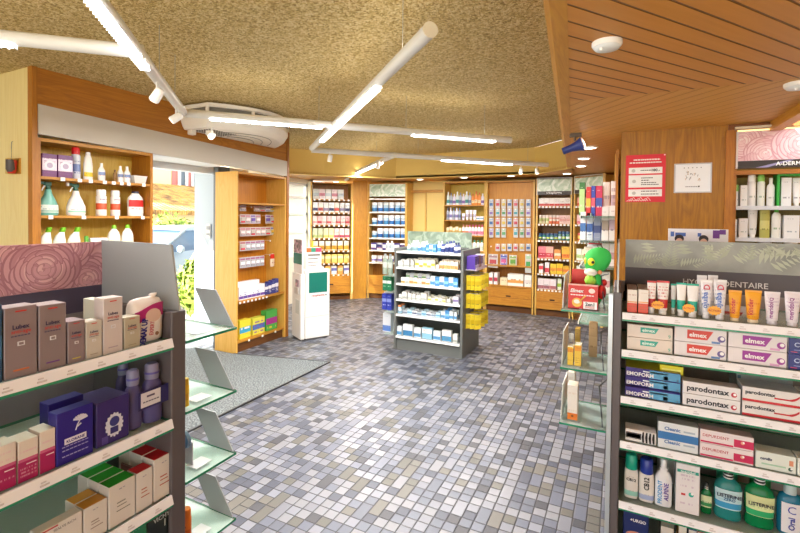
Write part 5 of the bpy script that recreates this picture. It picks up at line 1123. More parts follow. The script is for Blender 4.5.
# ================================================================== FREE-STANDING STANDS
PANEL = col('9c8f8c', .5); POST = col('625a5c', .45); ALU = col('b6bcc0', .3, .7)
GL = clear('eff7f3', .03, .04, 'glass_shelf'); GEDGE = col('2e8a68', .2)
def glass_slab(x0, x1, y0, y1, z, t=.008): return MB().box(x0, x1, y0, y1, z-t, z, [0, 0, 1, 1, 1, 1]).mesh('shelf', [GL, GEDGE])
LSTRIP = col('eceaf0', .4)
def stand(name, label, u, W, D, shelves, zc=1.32, zh=1.51, header=None, post=POST, panel=PANEL, hy=None, slope=.04, cheeks=(0, 1), base=.1, backy=None, shd=None, strip=LSTRIP, glass=True, upper=True, hx=(0, None), hz0=None, ct=.012):
    t = link(name, None, None, u.w(0, 0, 0), u.ang, label, 'display stand')
    by = backy or D-.03
    link('back_panel', box_mesh('back_panel', panel, .012, W-.012, by, by+.02, .02, zc), t)
    ch = MB().box(-.018, .012, 0, D, 0, zc, 0, None, .003).mesh('side_panel', [post])
    upm = MB().add([(-.006, 0, zc), (-.006, D, zc), (-.006, D, zh), (-.006, slope, zh), (.0, 0, zc), (.0, D, zc), (.0, D, zh), (.0, slope, zh)], [(0,1,2,3)[::-1], (4,5,6,7), (0,1,5,4)[::-1], (1,2,6,5)[::-1], (2,3,7,6)[::-1], (3,0,4,7)[::-1]]).mesh('side_wing', [ALU])
    ch2 = MB().box(-ct-.006, .012, 0, D, 0, zc, 0, None, .003).mesh('side_panel', [post])
    for k in (0, 1):
        link('side_panel', ch if k == 0 else ch2, t, (0 if k == 0 else W+.006, 0, 0))
        if upper: link('side_wing', upm, t, (0 if k == 0 else W+.006, 0, 0))
    for z in shelves:
        s_ = link('shelf', glass_slab(.013, W-ct-.001, .0, by-.002, 0) if glass else box_mesh('shelf', col('9a9ea0', .4), .013, W-.013, 0, by-.002, -.012, 0), t, (0, 0, z))
        link('label_strip', MB().add([(.014, -.014, -.021), (W-ct-.002, -.014, -.021), (W-ct-.002, -.006, .003), (.014, -.006, .003), (.014, -.001, -.021), (W-ct-.002, -.001, -.021), (W-ct-.002, -.001, .003), (.014, -.001, .003)], [(0,1,2,3), (3,2,6,7), (5,4,7,6), (1,5,6,2), (0,3,7,4), (0,4,5,1)]).mesh('label_strip', [strip]), s_)
        if glass: link('glass_edge', box_mesh('glass_edge', GEDGE, .014, W-ct-.002, -.011, -.001, -.0285, -.0215), s_)
        mb = MB(); rr = random.Random(int(z*1000)); n = int(W/.07)
        for i in range(n):
            x = .03+(W-.06)*(i+.3*rr.random())/n; mb.box(x, x+.018, -.0135, -.012, -.016, -.012).box(x+.002, x+.012, -.0125, -.011, -.009, -.006)
        link('price_text', mb.mesh('price_text', [col('d2cace', .5)]), s_)
    link('plinth', box_mesh('plinth', post, .012, W-.012, .02, by, 0, base), t)
    if header:
        hy = hy if hy is not None else by; x0, x1 = hx[0], hx[1] or W
        hm, cap_m, frac = header[:3]; hz0 = hz0 or zc-.14
        hd = link('header_panel', box_mesh('header_panel', hm, x0, x1, hy-.004, hy+.004, hz0+(zh-hz0)*frac, zh), t)
        if frac: link('caption_band', box_mesh('caption_band', cap_m, x0, x1, hy-.004, hy+.004, hz0, hz0+(zh-hz0)*frac), hd)
    return t

# ---------------------------------------------------------------- CENTRAL STAND
uG = Unit((-2.425, 4.8), 0); WG = .835; DG = .66
SG = [1.191, 1.0, .803, .613, .431, .166]
GP = col('6c706e', .5); GB = col('575c58', .6)
cst = stand('central_stand', 'dark grey double-sided display stand in the middle of the floor', uG, WG, DG, SG, zc=1.23, zh=1.23, post=GP, panel=GB, base=.13, backy=.32, glass=False, upper=False, strip=col('e6e8ea', .4))
hx0, hz1 = uG.hit(408, 231, .33); hx1, _ = uG.hit(461, 238, .33)
hd = link('header_sign', None, cst, (0, .33, 1.232))
link('printed_panel', box_mesh('printed_panel', marble('8a9c8a', 'a6b4a2', '70826f'), hx0, WG+.01, -.006, .006, 0, hz1-1.232), hd)
link('foot_rail', box_mesh('foot_rail', GP, .02, WG-.02, -.012, .012, -.0, .012), hd)
NG = 'of the central stand'
def grow(zi, pxs_, its, h0, inset=.03, rowname=None, grp=None, rep=1, repd=.07, sh=None):
    """its: (px0, px1, kind, h, look, colours)"""
    z = SG[zi]+.0012
    for r_ in range(rep):
        for k, (a, b_, kind, h, look, c) in enumerate(its):
            xc, w, _ = uG.span(a, b_, 260, inset, z)
            w_ = w*.94
            put(uG, z, xc, inset+r_*repd, kind, w_, h+(sh or 0)*r_, min(w_, .05), look, '%s from left, %s row, central shelf %s' % (ORD[k+1], ('front', 'second', 'third')[r_], ('one', 'two', 'three', 'four', 'five', 'six')[zi]), grp or 'packs on the central stand', seed=(k+r_) % 4, **c)
WB = dict(base='e4ecf0', band='5a9ccc', z0=.1, z1=.45, ink='4a70a0'); BL = dict(base='4a90cc', band='8ac0e4', z0=.3, z1=.6, ink='e8f0f8', cap='d8e8f4'); NV = dict(base='e4e6ee', band='2e3e80', z0=.08, z1=.5, ink='3a4a80', cap='3a4a90'); PG = dict(base='d8e4e4', band='90b8c0', z0=.1, z1=.4, ink='6a90a0', cap='e4ecec')
def rr_(a, b_, n, kinds, hs, looks, cs):
    o = []
    for i in range(n):
        j = i % len(cs); o.append((a+(b_-a)*i/n, a+(b_-a)*(i+1)/n, kinds[i % len(kinds)], hs[i % len(hs)], looks[j], cs[j]))
    return o
grow(0, None, [(406, 409.5, 'bottle', .085, 'small white bottle', PG), (410, 416, 'bottle', .13, 'white bottle', PG), (417, 420, 'bottle', .11, 'pale blue bottle', WB), (420.5, 425, 'bottle', .125, 'white and blue bottle', WB)] + rr_(425.5, 436, 3, ['box'], [.09, .085], ['blue carton', 'pale blue carton'], [BL, WB])
     + [(436.5, 440, 'bottle', .13, 'white and blue bottle', WB), (440.5, 444, 'can', .1, 'navy and white spray can', NV), (444.5, 448, 'bottle', .13, 'navy and white bottle', NV), (448.5, 452.5, 'bottle', .14, 'white and navy spray bottle', NV), (453, 457.5, 'bottle', .12, 'dark blue bottle', dict(base='4a5a90', band='e0e4ec', ink='d0d8e8', cap='2a3460'))], 0, rep=2, repd=.09)
CR = dict(base='e8e6de', band='c8a850', z0=.1, z1=.4, ink='8a8060'); CG = dict(base='e6e6e2', band='b0b8b0', z0=.1, z1=.35, ink='8a9090'); CYW = dict(base='e8e4d0', band='d4c040', z0=.3, z1=.6, ink='8a8450'); CO = dict(base='ecdcc8', band='dc9858', z0=.1, z1=.5, ink='b07a50')
grow(1, None, [(398, 402.5, 'box', .07, 'small white carton', CG), (403.5, 409, 'box', .08, 'small white carton', CG), (410.5, 413.5, 'box', .085, 'narrow white carton', CG)] + rr_(415, 435, 5, ['box'], [.10, .095], ['white and yellow carton', 'white and gold carton'], [CYW, CR]) + [(436, 439, 'box', .05, 'low white carton', CG)] + rr_(439.5, 458, 5, ['box'], [.095, .10], ['cream and orange carton', 'white and orange carton'], [CO, CO]), 0, rep=2, repd=.08, sh=.015)
grow(2, None, rr_(401, 430, 7, ['box'], [.07, .075], ['low cream carton', 'low white carton', 'low pinkish carton'], [CR, CG, CO]) + rr_(430.5, 458, 6, ['box'], [.11, .105], ['white and blue carton', 'blue carton'], [WB, BL]), 0, rep=1)
grow(2, None, rr_(406, 430, 6, ['box'], [.115, .12], ['white and green carton', 'white and blue carton'], [dict(base='e4e8e0', band='7ab070', z0=.4, z1=.75, ink='5080a0'), dict(base='e4e8ee', band='6a80c0', z0=.3, z1=.6, ink='5070a0')]) , 0, inset=.12, rep=1, grp='rear packs on the central stand')
for it in []: pass
grow(3, None, [(399, 402, 'box', .05, 'small white carton', CG), (402.5, 407, 'box', .085, 'white carton', CG), (408, 412, 'box', .075, 'white carton', CG), (412.5, 416, 'box', .07, 'white carton', CG), (416.5, 421, 'box', .065, 'low white carton', CG), (421.5, 427, 'box', .09, 'wide white carton', CG)] + rr_(428, 446, 5, ['box'], [.055, .045, .06], ['low yellow and white carton', 'low white carton'], [CYW, CG]) + [(447, 451, 'box', .05, 'low white carton', CG), (453.5, 459, 'box', .085, 'white carton with violet print', dict(base='e8e4ea', band='8a7ab0', ink='7a7090'))], 0, rep=2, repd=.09, sh=.01)
grow(4, None, [(397.5, 402, 'can', .10, 'white and orange bottle', dict(base='a8d0e4', band='e0e8ec', ink='4a80a8', cap='e8905a'))] + rr_(403, 441, 8, ['box'], [.045, .06, .05], ['low grey-blue carton', 'low pale blue carton', 'low white and navy carton'], [dict(base='c4ccd4', band='7a90a8', z0=.3, z1=.6, ink='5a708a'), dict(base='c0dcea', band='6aaacc', ink='4a80a8'), dict(base='e0e4e8', band='3a4a78', ink='3a4a70')]) + rr_(441.5, 454, 3, ['box'], [.085, .1, .095], ['white and bright blue carton', 'blue and white carton'], [WB, BL]) + [(454.5, 457.5, 'box', .09, 'white and blue carton', WB)], 0, rep=2, repd=.08, sh=.008)
grow(5, None, [(396.5, 402.5, 'box', .105, 'white and sky blue carton', WB), (403.5, 413.5, 'box', .14, 'large white and blue carton', dict(base='e8ecee', band='3a86b8', z0=.05, z1=.5, ink='4a70a0')), (414.5, 421.5, 'box', .115, 'white and light blue carton', WB), (422.5, 433, 'box', .13, 'large sky blue carton', dict(base='90c4dc', band='e4ecf0', z0=.5, z1=.9, ink='d08a60')), (434, 441.5, 'box', .105, 'white and blue carton', WB), (442.5, 452.5, 'box', .13, 'large white and blue carton', dict(base='e8e6e4', band='4a98c4', z0=.05, z1=.5, ink='6a80a0')), (453.5, 458.5, 'box', .10, 'narrow white carton', CG)], 0, rep=1, repd=.1)
# right end: purple cartons on a bracket shelf and yellow packets on hooks
uE = Unit((-1.59, 4.86), PI/2)   # faces +x
er = link('end_rack', None, None, uE.w(0, 0, 0), uE.ang, 'wire and shelf end rack on the right side of the central stand', 'rack')
link('bracket_shelf', box_mesh('bracket_shelf', col('d4ccd8', .35), .02, .46, -.14, -.0, 1.006, 1.012), er)
link('shelf_lip', box_mesh('shelf_lip', col('d8c8dc', .35), .02, .46, -.146, -.14, 1.0, 1.035), er)
for k in range(5):
    put(uE, 1.0135, .06+.085*k, -.13, 'box', .07, (.15, .155, .15, .14, .15)[k], .1, ('deep purple carton', 'purple carton', 'lilac-brown carton', 'mauve carton', 'white carton')[k], '%s from near end on the central stand bracket shelf' % ORD[k+1], 'cartons on the bracket shelf', base=('4a2a90', '5a3aa0', '8a5a7a', '7a6aa0', 'e8e4e8')[k], band=('a090d0', 'c8b8e0', 'c8a0a0', 'e0d0e8', 'c8c8d0')[k], z0=.1, z1=.35, ink='e8e0f0')
for r_, zt in enumerate((.945, .735, .50)):
    for k in range(3):
        for m_ in range(3):
            y_ = -.045-.05*m_; x_ = .07+.15*k
            link('hanging_packet', small('box', .085, .165, .014, base='ead43a', band='d8bc28', z0=.3, z1=.62, ink='8a8a4a', grain=10, side='c8ac20'), None, uE.w(x_, y_-.012, zt-.17), uE.ang-.75, 'yellow packet, %s column from near end, %s row, %s on its hook' % (ORD[k+1], ('upper', 'middle', 'lower')[r_], ('innermost', 'middle', 'outermost')[m_]), 'hanging packet', 'yellow packets on the central stand')
        link('hook', MB().tube([(.07+.15*k, 0, zt), (.07+.15*k, -.17, zt), (.07+.15*k, -.18, zt+.01)], .003, 0, 6).mesh('hook', [ALU]), er)
# left end: clear shelves with boxes
uQ = Unit((-2.445, 5.2), -PI/2)   # faces -x, x runs toward the viewer
ql = link('end_rack', None, None, uQ.w(0, 0, 0), uQ.ang, 'clear shelf rack on the left side of the central stand', 'rack')
for k, z in enumerate((1.18, .88, .68, .44, .165)): link('clear_shelf', box_mesh('clear_shelf', GL, .0, .38, -.145, 0, -.006, 0), ql, (0, 0, z))
def endq(px0, px1, ytop, z, look, kind='box', n=2, **c):
    Yp = 4.9; a, b_ = at_y(px0, ytop, Yp), at_y(px1, ytop, Yp)
    for k in range(n):
        w = (b_.x-a.x)/n
        nm, cat = NAMES[kind]
        link(nm, small(kind, w*.93, a.z-z, .09, **c), None, (a.x+w*(k+.5), Yp, z+.001), 0, '%s%s on left end rack of central stand' % (look, (', left one', ', right one')[k] if n > 1 else ''), cat, 'packs on the left end rack')
endq(382.5, 391.5, 276, .68, 'dark green carton with pale print', base='1a7a50', band='e0f0e4', z0=.5, z1=.7, ink='a8d8b8')
endq(382, 391.5, 293.5, .44, 'royal blue carton with pale print', base='2a3aa8', band='8a98d8', z0=.5, z1=.7, ink='c8d0f0')
endq(382.5, 391, 313, .165, 'white and blue tall carton', n=1, base='d8dce4', band='5a80c8', z0=.05, z1=.35, ink='7a90c0')
endq(381, 391.5, 254, .88, 'clear grey-green bottle', 'bottle', base='a8b8a8', band='d0d8d0', ink='708070', cap='c8ccc8')
endq(384, 392.5, 241, 1.18, 'white bottle with grey print', 'bottle', base='dcdee0', band='b8c4cc', ink='8a94a0', cap='e8eaec')

# ---------------------------------------------------------------- DENTAL STAND (right foreground)
uR = Unit((0.0, 1.9), 0); WR = 1.0; DR = .40
SR = [1.243, 1.101, .923, .750, .517, .30]
fernm, nt, b = newmat('fern_board'); b.inputs['Base Color'].default_value = lin('8f9088'); b.inputs['Roughness'].default_value = .35
tc = N(nt, 'ShaderNodeTexCoord'); nz = N(nt, 'ShaderNodeTexNoise'); nz.inputs['Scale'].default_value = 9; nz.inputs['Detail'].default_value = 4; nt.links.new(tc.outputs['Object'], nz.inputs[0])
nt.links.new(ramp(nt, nz.outputs[0], [(.3, '7d7f78'), (.7, '9fa098')]), b.inputs['Base Color'])
dz0 = at_y(640, 291, 2.27).z
CAPB = col('4a3f44', .4)
st = stand('dental_care_stand', 'grey display stand of dental care products in the right foreground', uR, WR, DR, SR, header=(fernm, CAPB, .42), hx=(.025, None), hz0=1.295)
# fern fronds printed on the header
mb = MB(); rr = random.Random(4)
def frond(x, z, ang, L, mi):
    n = 11; ca, sa = math.cos(ang), math.sin(ang)
    zlo, zhi = 1.39, 1.505
    for i in range(n):
        t = i/n; px_, pz_ = x+ca*L*t, z+sa*L*t; l = L*.34*(1-t*.85)
        for sg_ in (-1, 1):
            a2_ = ang+sg_*(1.05-.25*t); q = (px_+math.cos(a2_)*l, pz_+math.sin(a2_)*l); wv = l*.13
            nrm = (-math.sin(a2_)*wv, math.cos(a2_)*wv); m_ = (px_+math.cos(a2_)*l*.5, pz_+math.sin(a2_)*l*.5)
            pts = [(px_, pz_), (m_[0]+nrm[0], m_[1]+nrm[1]), q, (m_[0]-nrm[0], m_[1]-nrm[1])]
            if all(zlo < p[1] < zhi and .03 < p[0] < WR-.01 for p in pts): mb.add([(p[0], -len(mb.f)*2e-6, p[1]) for p in pts], [(0, 1, 2, 3)], mi)
for i in range(22): frond(.06+.045*i, 1.38+.09*rr.random(), rr.uniform(.1, 2.6), rr.uniform(.10, .2), i % 2)
hd = [c for c in st.children if c.name.startswith('header_panel')][0]
link('fern_print', mb.mesh('fern_print', [col('b4b8a2', .4), col('a4a892', .4)]), hd, (0, DR-.036, 0))
th = at_y(742, 287, 2.265); tl = at_y(683, 281, 2.265).x; tr = at_y(768, 290, 2.265).x
link('lettering', text_mesh('HYGIÈNE DENTAIRE', tr-tl, col('d8d4d6', .4), bold=.006), hd, ((tl+tr)/2, DR-.037, th.z+.012))
# light rail on the outer edge
link('edge_rail', box_mesh('edge_rail', col('c4ccd4', .3, .4), -.034, -.0185, -.004, .03, 0, 1.31), st)
def cyl_w(px0, px1, y, u, inset): a = u.hit(px0, y, inset)[0]; b_ = u.hit(px1, y, inset)[0]; return (a+b_)/2, b_-a
def logo(w, h, c, slant=.35):
    return MB().add([(-w/2, 0, -h/2), (w/2-h*slant*1.6, 0, -h/2), (w/2, 0, h/2), (-w/2, 0, h/2)], [(0, 1, 2, 3)]).mesh('logo_panel', [col(c, .4)])
def lying(u, z, px0, px1, h, inset, d, label, front='ece8ea', cat='toothpaste carton', nm='toothpaste_carton', deco=(), top=None, grp=None, layer=0, pm=None, yref=350):
    xc, w = cyl_w(px0, px1, yref, u, inset); w *= .985
    t = link(nm, None, None, u.w(xc, inset, z+.0015+layer*(h+.0012)), u.ang, label, cat, grp)
    link('carton_body', carton_mesh(w, d, h, front=front, top=top, pm=pm or col(front, .35)), t)
    for q in deco:
        if q[0] == 'text': link('lettering', text_mesh(q[1], w*q[2], q[5], bold=.015 if len(q) < 7 else q[6], h=q[7]*h if len(q) > 7 else None), t, (w*(q[3]-.5), -.0016, h*q[4]))
        elif q[0] == 'logo': link('logo_panel', logo(w*q[1], h*q[2], q[5]), t, (w*(q[3]-.5), -.0009, h*q[4]))
        elif q[0] == 'bar': link('printed_bar', box_mesh('printed_bar', col(q[5], .4), -w*q[1]/2, w*q[1]/2, -.0008, 0, -h*q[2]/2, h*q[2]/2), t, (w*(q[3]-.5), 0, h*q[4]))
        elif q[0] == 'dot': link('printed_swirl', MB().lathe([(h*q[1], 0), (h*q[1], .0008)], 0, 18, T=Matrix.Rotation(PI/2, 4, 'X')).lathe([(h*q[1]*.55, .0008), (h*q[1]*.55, .0012)], 1, 14, T=Matrix.Translation((h*.05, 0, h*.04)) @ Matrix.Rotation(PI/2, 4, 'X')).mesh('printed_swirl', [col(q[4], .4), col('f4f0f2', .4)]), t, (w*(q[2]-.5), -.0004, h*q[3]))
        elif q[0] == 'swoosh':
            pts = [(w*(.55+.42*i/10-.5), -.001, h*(q[4]+(.0 if i < 6 else ((i-6)/4)**2*.30))) for i in range(11)]
            v = []; 
            for i, p in enumerate(pts): hw = h*(.05+.03*(i > 6)); v += [(p[0], p[1], p[2]-hw), (p[0], p[1], p[2]+hw)]
            link('printed_swoosh', MB().add(v, [(2*i, 2*i+2, 2*i+3, 2*i+1) for i in range(10)]).mesh('printed_swoosh', [col(q[5], .4)]), t)
    return t
# shelf A
zA_ = SR[0]
for k, (a, b_) in enumerate(((627.3, 637.6), (638.3, 648.8))):
    xc, w, h = uR.span(a, b_, 290, .02, zA_)
    t = link('medicine_carton', None, None, uR.w(xc, .02, zA_+.001), 0, 'upright white and red carton at left end of top dental shelf, %s one' % ('left', 'right')[k], 'carton', 'pair of white and red cartons')
    link('carton_body', carton_mesh(w*.96, .16, h, top='8a7268', pm=prt('e6dcd4', 'd84a34', 0, .42, 'a8603c', rows=10, seed=k)), t)
    link('orange_rule', box_mesh('orange_rule', col('e89a4a', .4), -w*.47, w*.47, -.0008, 0, 0, h*.04), t, (0, 0, h*.45))
def tube_proto(w, h, pm, capc, crimp):
    r = w/2
    def el(a, b_, z): return [(a*math.cos(2*PI*i/20), b_*math.sin(2*PI*i/20), z) for i in range(20)]
    return [('cap', MB().lathe([(r*.62, 0), (r*.66, h*.015), (r*.62, h*.1)], 0, 20).mesh('cap', [col(capc, .35)]), (0, 0, 0)),
            ('tube_body', MB().loft([el(r*.5, r*.5, h*.1), el(r*.72, r*.66, h*.13), el(r*.8, r*.55, h*.4), el(r*.93, r*.3, h*.7), el(r*.99, r*.07, h*.93), el(r, r*.03, h*.94)], 0).mesh('tube_body', [pm]), (0, 0, 0)),
            ('crimp', MB().box(-r, r, -r*.03, r*.03, h*.935, h).mesh('crimp', [col(crimp, .4)]), (0, 0, 0))]
def tubes(px0, px1, ytop, label, pm, capc, crimp, texts=(), inset=.045, grp=None, tilt=.0, cat='toothpaste tube'):
    xc, w, h = uR.span(px0, px1, ytop, inset, zA_); parts = tube_proto(w, h, pm, capc, crimp)
    for s_, tw, zz, m_, dxx in texts:
        me = rotmesh(text_mesh(s_, h*tw, m_, bold=.02), 90); parts.append(('lettering', me, (w*dxx, -w*.5*.62, h*zz)))
    return place(Proto('toothpaste_tube', cat, parts), uR.w(xc, inset, zA_+.001), 0, label, grp)
RD = prt('ece4e2', 'c82a2e', .12, .42, 'c8303a', rows=9, seed=3, amt=.85); TL = prt('ece8e8', '1fae98', .12, .45, '1fae98', rows=9, seed=2, amt=.85)
tubes(647.3, 656.5, 281, 'white and red standing tube, left of the red pair', RD, 'e8e4e4', 'c82a2e', grp='standing red tubes')
tubes(657, 669.5, 281, 'white and red standing tube, right of the red pair', RD, 'e8e4e4', 'c82a2e', grp='standing red tubes')
tubes(671, 676.5, 284, 'teal and white standing tube mostly hidden at the left of the teal tubes', TL, 'e8e4e4', '1fae98', inset=.075, grp='standing teal tubes')
tubes(676.5, 686.5, 283, 'teal and white standing tube in the middle of the teal tubes', TL, 'e8e4e4', '1fae98', grp='standing teal tubes')
tubes(687, 699, 284, 'teal and white standing tube, rightmost of the teal tubes', TL, 'e8e4e4', '1fae98', grp='standing teal tubes')
WT = prt('e6e4ea', None, 0, 0, '8a94b8', rows=9, seed=6, amt=.5); TBL = col('3a6ac0', .4); TRD = col('c83050', .4)
for k, (a, b_) in enumerate(((700.5, 712.5), (713.5, 727))):
    tubes(a, b_, 280, 'white standing tube with blue script, %s of two' % ('left', 'right')[k], WT, 'dcdce4', 'e4e4e8', texts=(('ojuiba', .42, .48, TBL, -.08), ('D', .13, .82, TRD, .0)), grp='white tubes with blue script')
OT = prt('eda62c', None, 0, 0, 'b8302c', rows=8, seed=4, amt=.5); KRD = col('c02a2a', .4)
for k, (a, b_) in enumerate(((728.5, 742), (745, 762))):
    tubes(a, b_, 290.5, 'orange standing tube with red lettering, %s of two' % ('left', 'right')[k], OT, 'f0dcc0', 'e8a030', texts=(('kinder', .5, .5, KRD, -.22),), grp='orange tubes')
PT = prt('e6dee6', None, 0, 0, '9a7ab0', rows=8, seed=5, amt=.35); KPU = col('8a2a8a', .4)
for k, (a, b_) in enumerate(((764.5, 780.5), (784.5, 801))):
    tubes(a, b_, 292, 'white standing tube with purple lettering, %s of two' % ('left', 'right')[k], PT, 'dcd4dc', 'e0d8e0', texts=(('meridol', .5, .45, KPU, -.15), ('Q', .1, .78, KPU, -.1)), grp='white tubes with purple lettering')
# hidden second rank of white tubes behind, lifting their tops over the front ones
for k, (a, b_) in enumerate(((697, 707), (708, 718))):
    tubes(a, b_, 275.5, 'pale standing tube behind the blue-script tubes, %s one' % ('left', 'right')[k], WT, 'dcdce4', 'e4e4e8', inset=.1, grp='rear white tubes')
# action stickers
def sticker(px0, px1, py0, py1, label, inset):
    xc, w = cyl_w(px0, px1, (py0+py1)/2, uR, inset); z1_ = uR.hit(px0, py0, inset)[1]; z0_ = uR.hit(px0, py1, inset)[1]
    t = link('action_sticker', None, None, uR.w(xc, inset, (z0_+z1_)/2), 0, label, 'sticker', 'yellow ACTION stickers'); r = w/2; hh = (z1_-z0_)/2
    link('burst', MB().add([(r*(1 if i % 2 else .86)*math.cos(2*PI*i/24), 0, hh*(1 if i % 2 else .8)*math.sin(2*PI*i/24)) for i in range(24)], [tuple(range(24))]).mesh('burst', [col('f0a820', .4)]), t)
    link('lettering', text_mesh('ACTION', w*.8, col('c0301c', .4), bold=.03), t, (0, -.0008, 0))
sticker(651, 664.5, 300, 309, 'yellow ACTION sticker across the two red tubes', .02)
sticker(682, 695.5, 303, 312.5, 'yellow ACTION sticker across the two teal tubes', .02)
sticker(707, 722, 305, 315, 'yellow ACTION sticker across the two blue-script tubes', .018)
# shelf B : toothpaste cartons lying two high
zB_ = SR[1]; hB = .052
def elm(px0, px1, c, who, sub, dots, layer, h=hB, inset=.02, yref=355):
    return lying(uR, zB_, px0, px1, h, inset, .05 if False else .16, 'white elmex toothpaste carton with %s logo, %s of the stack' % (who, ('lower', 'upper')[layer]), 'e4dce0', top='cfc6c8', deco=[('logo', .50, .62, .50, .56, c), ('text', 'elmex', .34, .46, .55, col('f6f2f4', .4), .03), ('dot', .22, .90, .42, dots), ('bar', .16, .14, .80, .14, sub)], grp='elmex cartons two high', layer=layer, yref=yref)
for l_ in (0, 1): elm(673.7, 726.8, 'd23a2c', 'red', '5a80b8', '6a5a9a', l_)
for l_ in (0, 1): elm(727.6, 787.5, '9a2a98', 'purple', 'd8a0c8', '9a3a9a', l_)
for l_ in (0, 1): lying(uR, zB_, 626.5, 672.8, hB*.92, .02, .16, 'cream carton with small teal elmex logo, %s of the stack' % ('lower', 'upper')[l_], 'e0d2c8', top='c8b8ae', deco=[('logo', .40, .42, .50, .62, '3aa898'), ('text', 'elmex', .28, .48, .63, col('e8f4f0', .4), .02), ('text', '9', .05, .93, .3, col('4ab098', .4), .01)], grp='teal elmex cartons two high', layer=l_)
for l_ in (0, 1): lying(uR, zB_, 788.3, 845, hB, .02, .16, 'navy CURAPROX toothpaste carton at the right edge, %s one' % ('lower', 'upper')[l_], '24307c', top='d8d4e4', deco=[('text', 'CURAPROX', .8, .5, .6, col('c8d4f0', .4), .02), ('bar', .7, .05, .45, .25, '8a90c8'), ('bar', .12, .05, .1, .12, 'c84060')], grp='navy cartons two high', layer=l_)
lying(uR, zB_, 716, 757, .05, .20, .12, 'elmex carton with red logo lying at the rear above the others', 'd8ccd0', deco=[('logo', .62, .6, .34, .6, 'c0342c'), ('text', 'elmex', .46, .3, .6, col('f0d0c8', .4), .03), ('dot', .22, .85, .45, '5a5a9a')], layer=2)
for l_ in (0, 1): lying(uR, zB_, 640, 700, .05, .20, .12, 'elmex carton at the rear under the shelf above, %s one on the left' % ('lower', 'upper')[l_], 'b8aca4', deco=[('logo', .5, .5, .5, .5, 'b04038')], layer=l_, grp='rear elmex cartons')
# shelf C
zC_ = SR[2]; hC = .047
KW_ = col('f4f2f6', .4); KN = col('1c2030', .4); KR = col('c4222c', .4)
for l_ in (0, 1, 2): lying(uR, zC_, 622.5 if False else 625, 681, .034, .015+.05*l_*0+(.02 if l_ else 0), .16, 'purple and blue EMOFORM carton with brush picture, %s in its stack' % ('lowest', 'middle', 'highest')[l_], '3a2a82', top=('d8cc20' if l_ == 2 else '4a3a90'), cat='toothpaste carton', deco=[('bar', .55, .9, .72, .5, '5aa0cc'), ('bar', .45, .14, .55, .72, 'e8ecf4'), ('text', 'EMOFORM', .50, .27, .34, KW_, .03), ('bar', .08, .4, .74, .3, 'e8ecf0'), ('bar', .03, .2, .95, .2, 'd04040')], grp='EMOFORM cartons', layer=l_, yref=385)
lying(uR, zC_, 660, 684, .03, .06, .12, 'bright yellow carton lying over the purple ones', 'e4d81c', deco=[('bar', .8, .2, .5, .5, 'f0ec80')], layer=3, top='e8dc2a')
for l_ in (0, 1): lying(uR, zC_, 682.3, 741, hC*.92, .015, .055, 'white parodontax carton in plain black lettering, %s one' % ('lower', 'upper')[l_], 'e6e2e6', deco=[('text', 'parodontax', .74, .44, .45, KN, .03), ('dot', .2, .89, .42, 'c83a50')], grp='white parodontax cartons', layer=l_, yref=400, top='d0c8cc')
for l_ in (0, 1): lying(uR, zC_, 741.8, 802, hC*1.05, .015, .09, 'parodontax carton with red swoosh, %s of the stack' % ('lower', 'upper')[l_], 'e4dede', deco=[('bar', 1.0, .16, .5, .08, 'c42430'), ('text', 'parodontax', .52, .31, .62, KN, .03), ('swoosh', 0, 0, 0, .45, 'c42430')], grp='red swoosh parodontax cartons', layer=l_, yref=405, top='c8ccd4')
for l_ in (0, 1): lying(uR, zC_, 803, 860, hC*1.05, .015, .09, 'parodontax carton half cut off by the right edge, %s of the stack' % ('lower', 'upper')[l_], 'e4dede', deco=[('bar', 1.0, .16, .5, .08, 'c42430'), ('text', 'parodontax', .52, .31, .62, KN, .03)], grp='edge parodontax cartons', layer=l_, yref=405)
for l_ in (0, 1, 2): lying(uR, zC_, 735, 793, .045, .19, .12, 'pale blue-grey carton lying behind the parodontax cartons, %s one' % ('lowest', 'middle', 'topmost')[l_], 'c4ccd4', deco=[('bar', .06, .8, .06, .5, '6a90a8')], grp='rear cartons behind parodontax', layer=l_, yref=400)
# shelf D
zD_ = SR[3]
t = lying(uR, zD_, 625, 656.5, .045, .015, .06, 'black and white striped carton lying at the left of the fourth shelf', 'e4e0e0', cat='carton', nm='carton', deco=[('bar', .5, .5, .27, .5, '4a4446'), ('bar', .44, .3, .27, .5, 'd8d4d4'), ('bar', .34, .12, .27, .5, '5a5456')], yref=440)
w = uR.hit(656.5, 440, .015)[0]-uR.hit(625, 440, .015)[0]
mb = MB()
for i in range(4):
    x = w*(.06+.11*i); mb.add([(x, 0, -.02), (x+w*.05, 0, -.02), (x+w*.02, 0, .0), (x+w*.05, 0, .02), (x, 0, .02), (x-w*.03, 0, 0)], [(0, 1, 2, 3), (0, 3, 4, 5)][:2])
link('black_stripes', mb.mesh('black_stripes', [BLACK]), t, (0, -.001, .0225))
for l_ in (0, 1): lying(uR, zD_, 657.5, 698.5, .048, .012, .05, 'white and blue Cleanic carton, %s of the stack' % ('lower', 'upper')[l_], 'dfe3e8', deco=[('bar', 1.0, .3, .5, .12 if l_ else .86, '3a78b8'), ('text', 'Cleanic', .40, .36, .55, col('2a6ab0', .4), .03), ('bar', .28, .12, .78, .5, 'a8b8c8')], grp='Cleanic cartons', layer=l_, yref=445, top='b8bcc0')
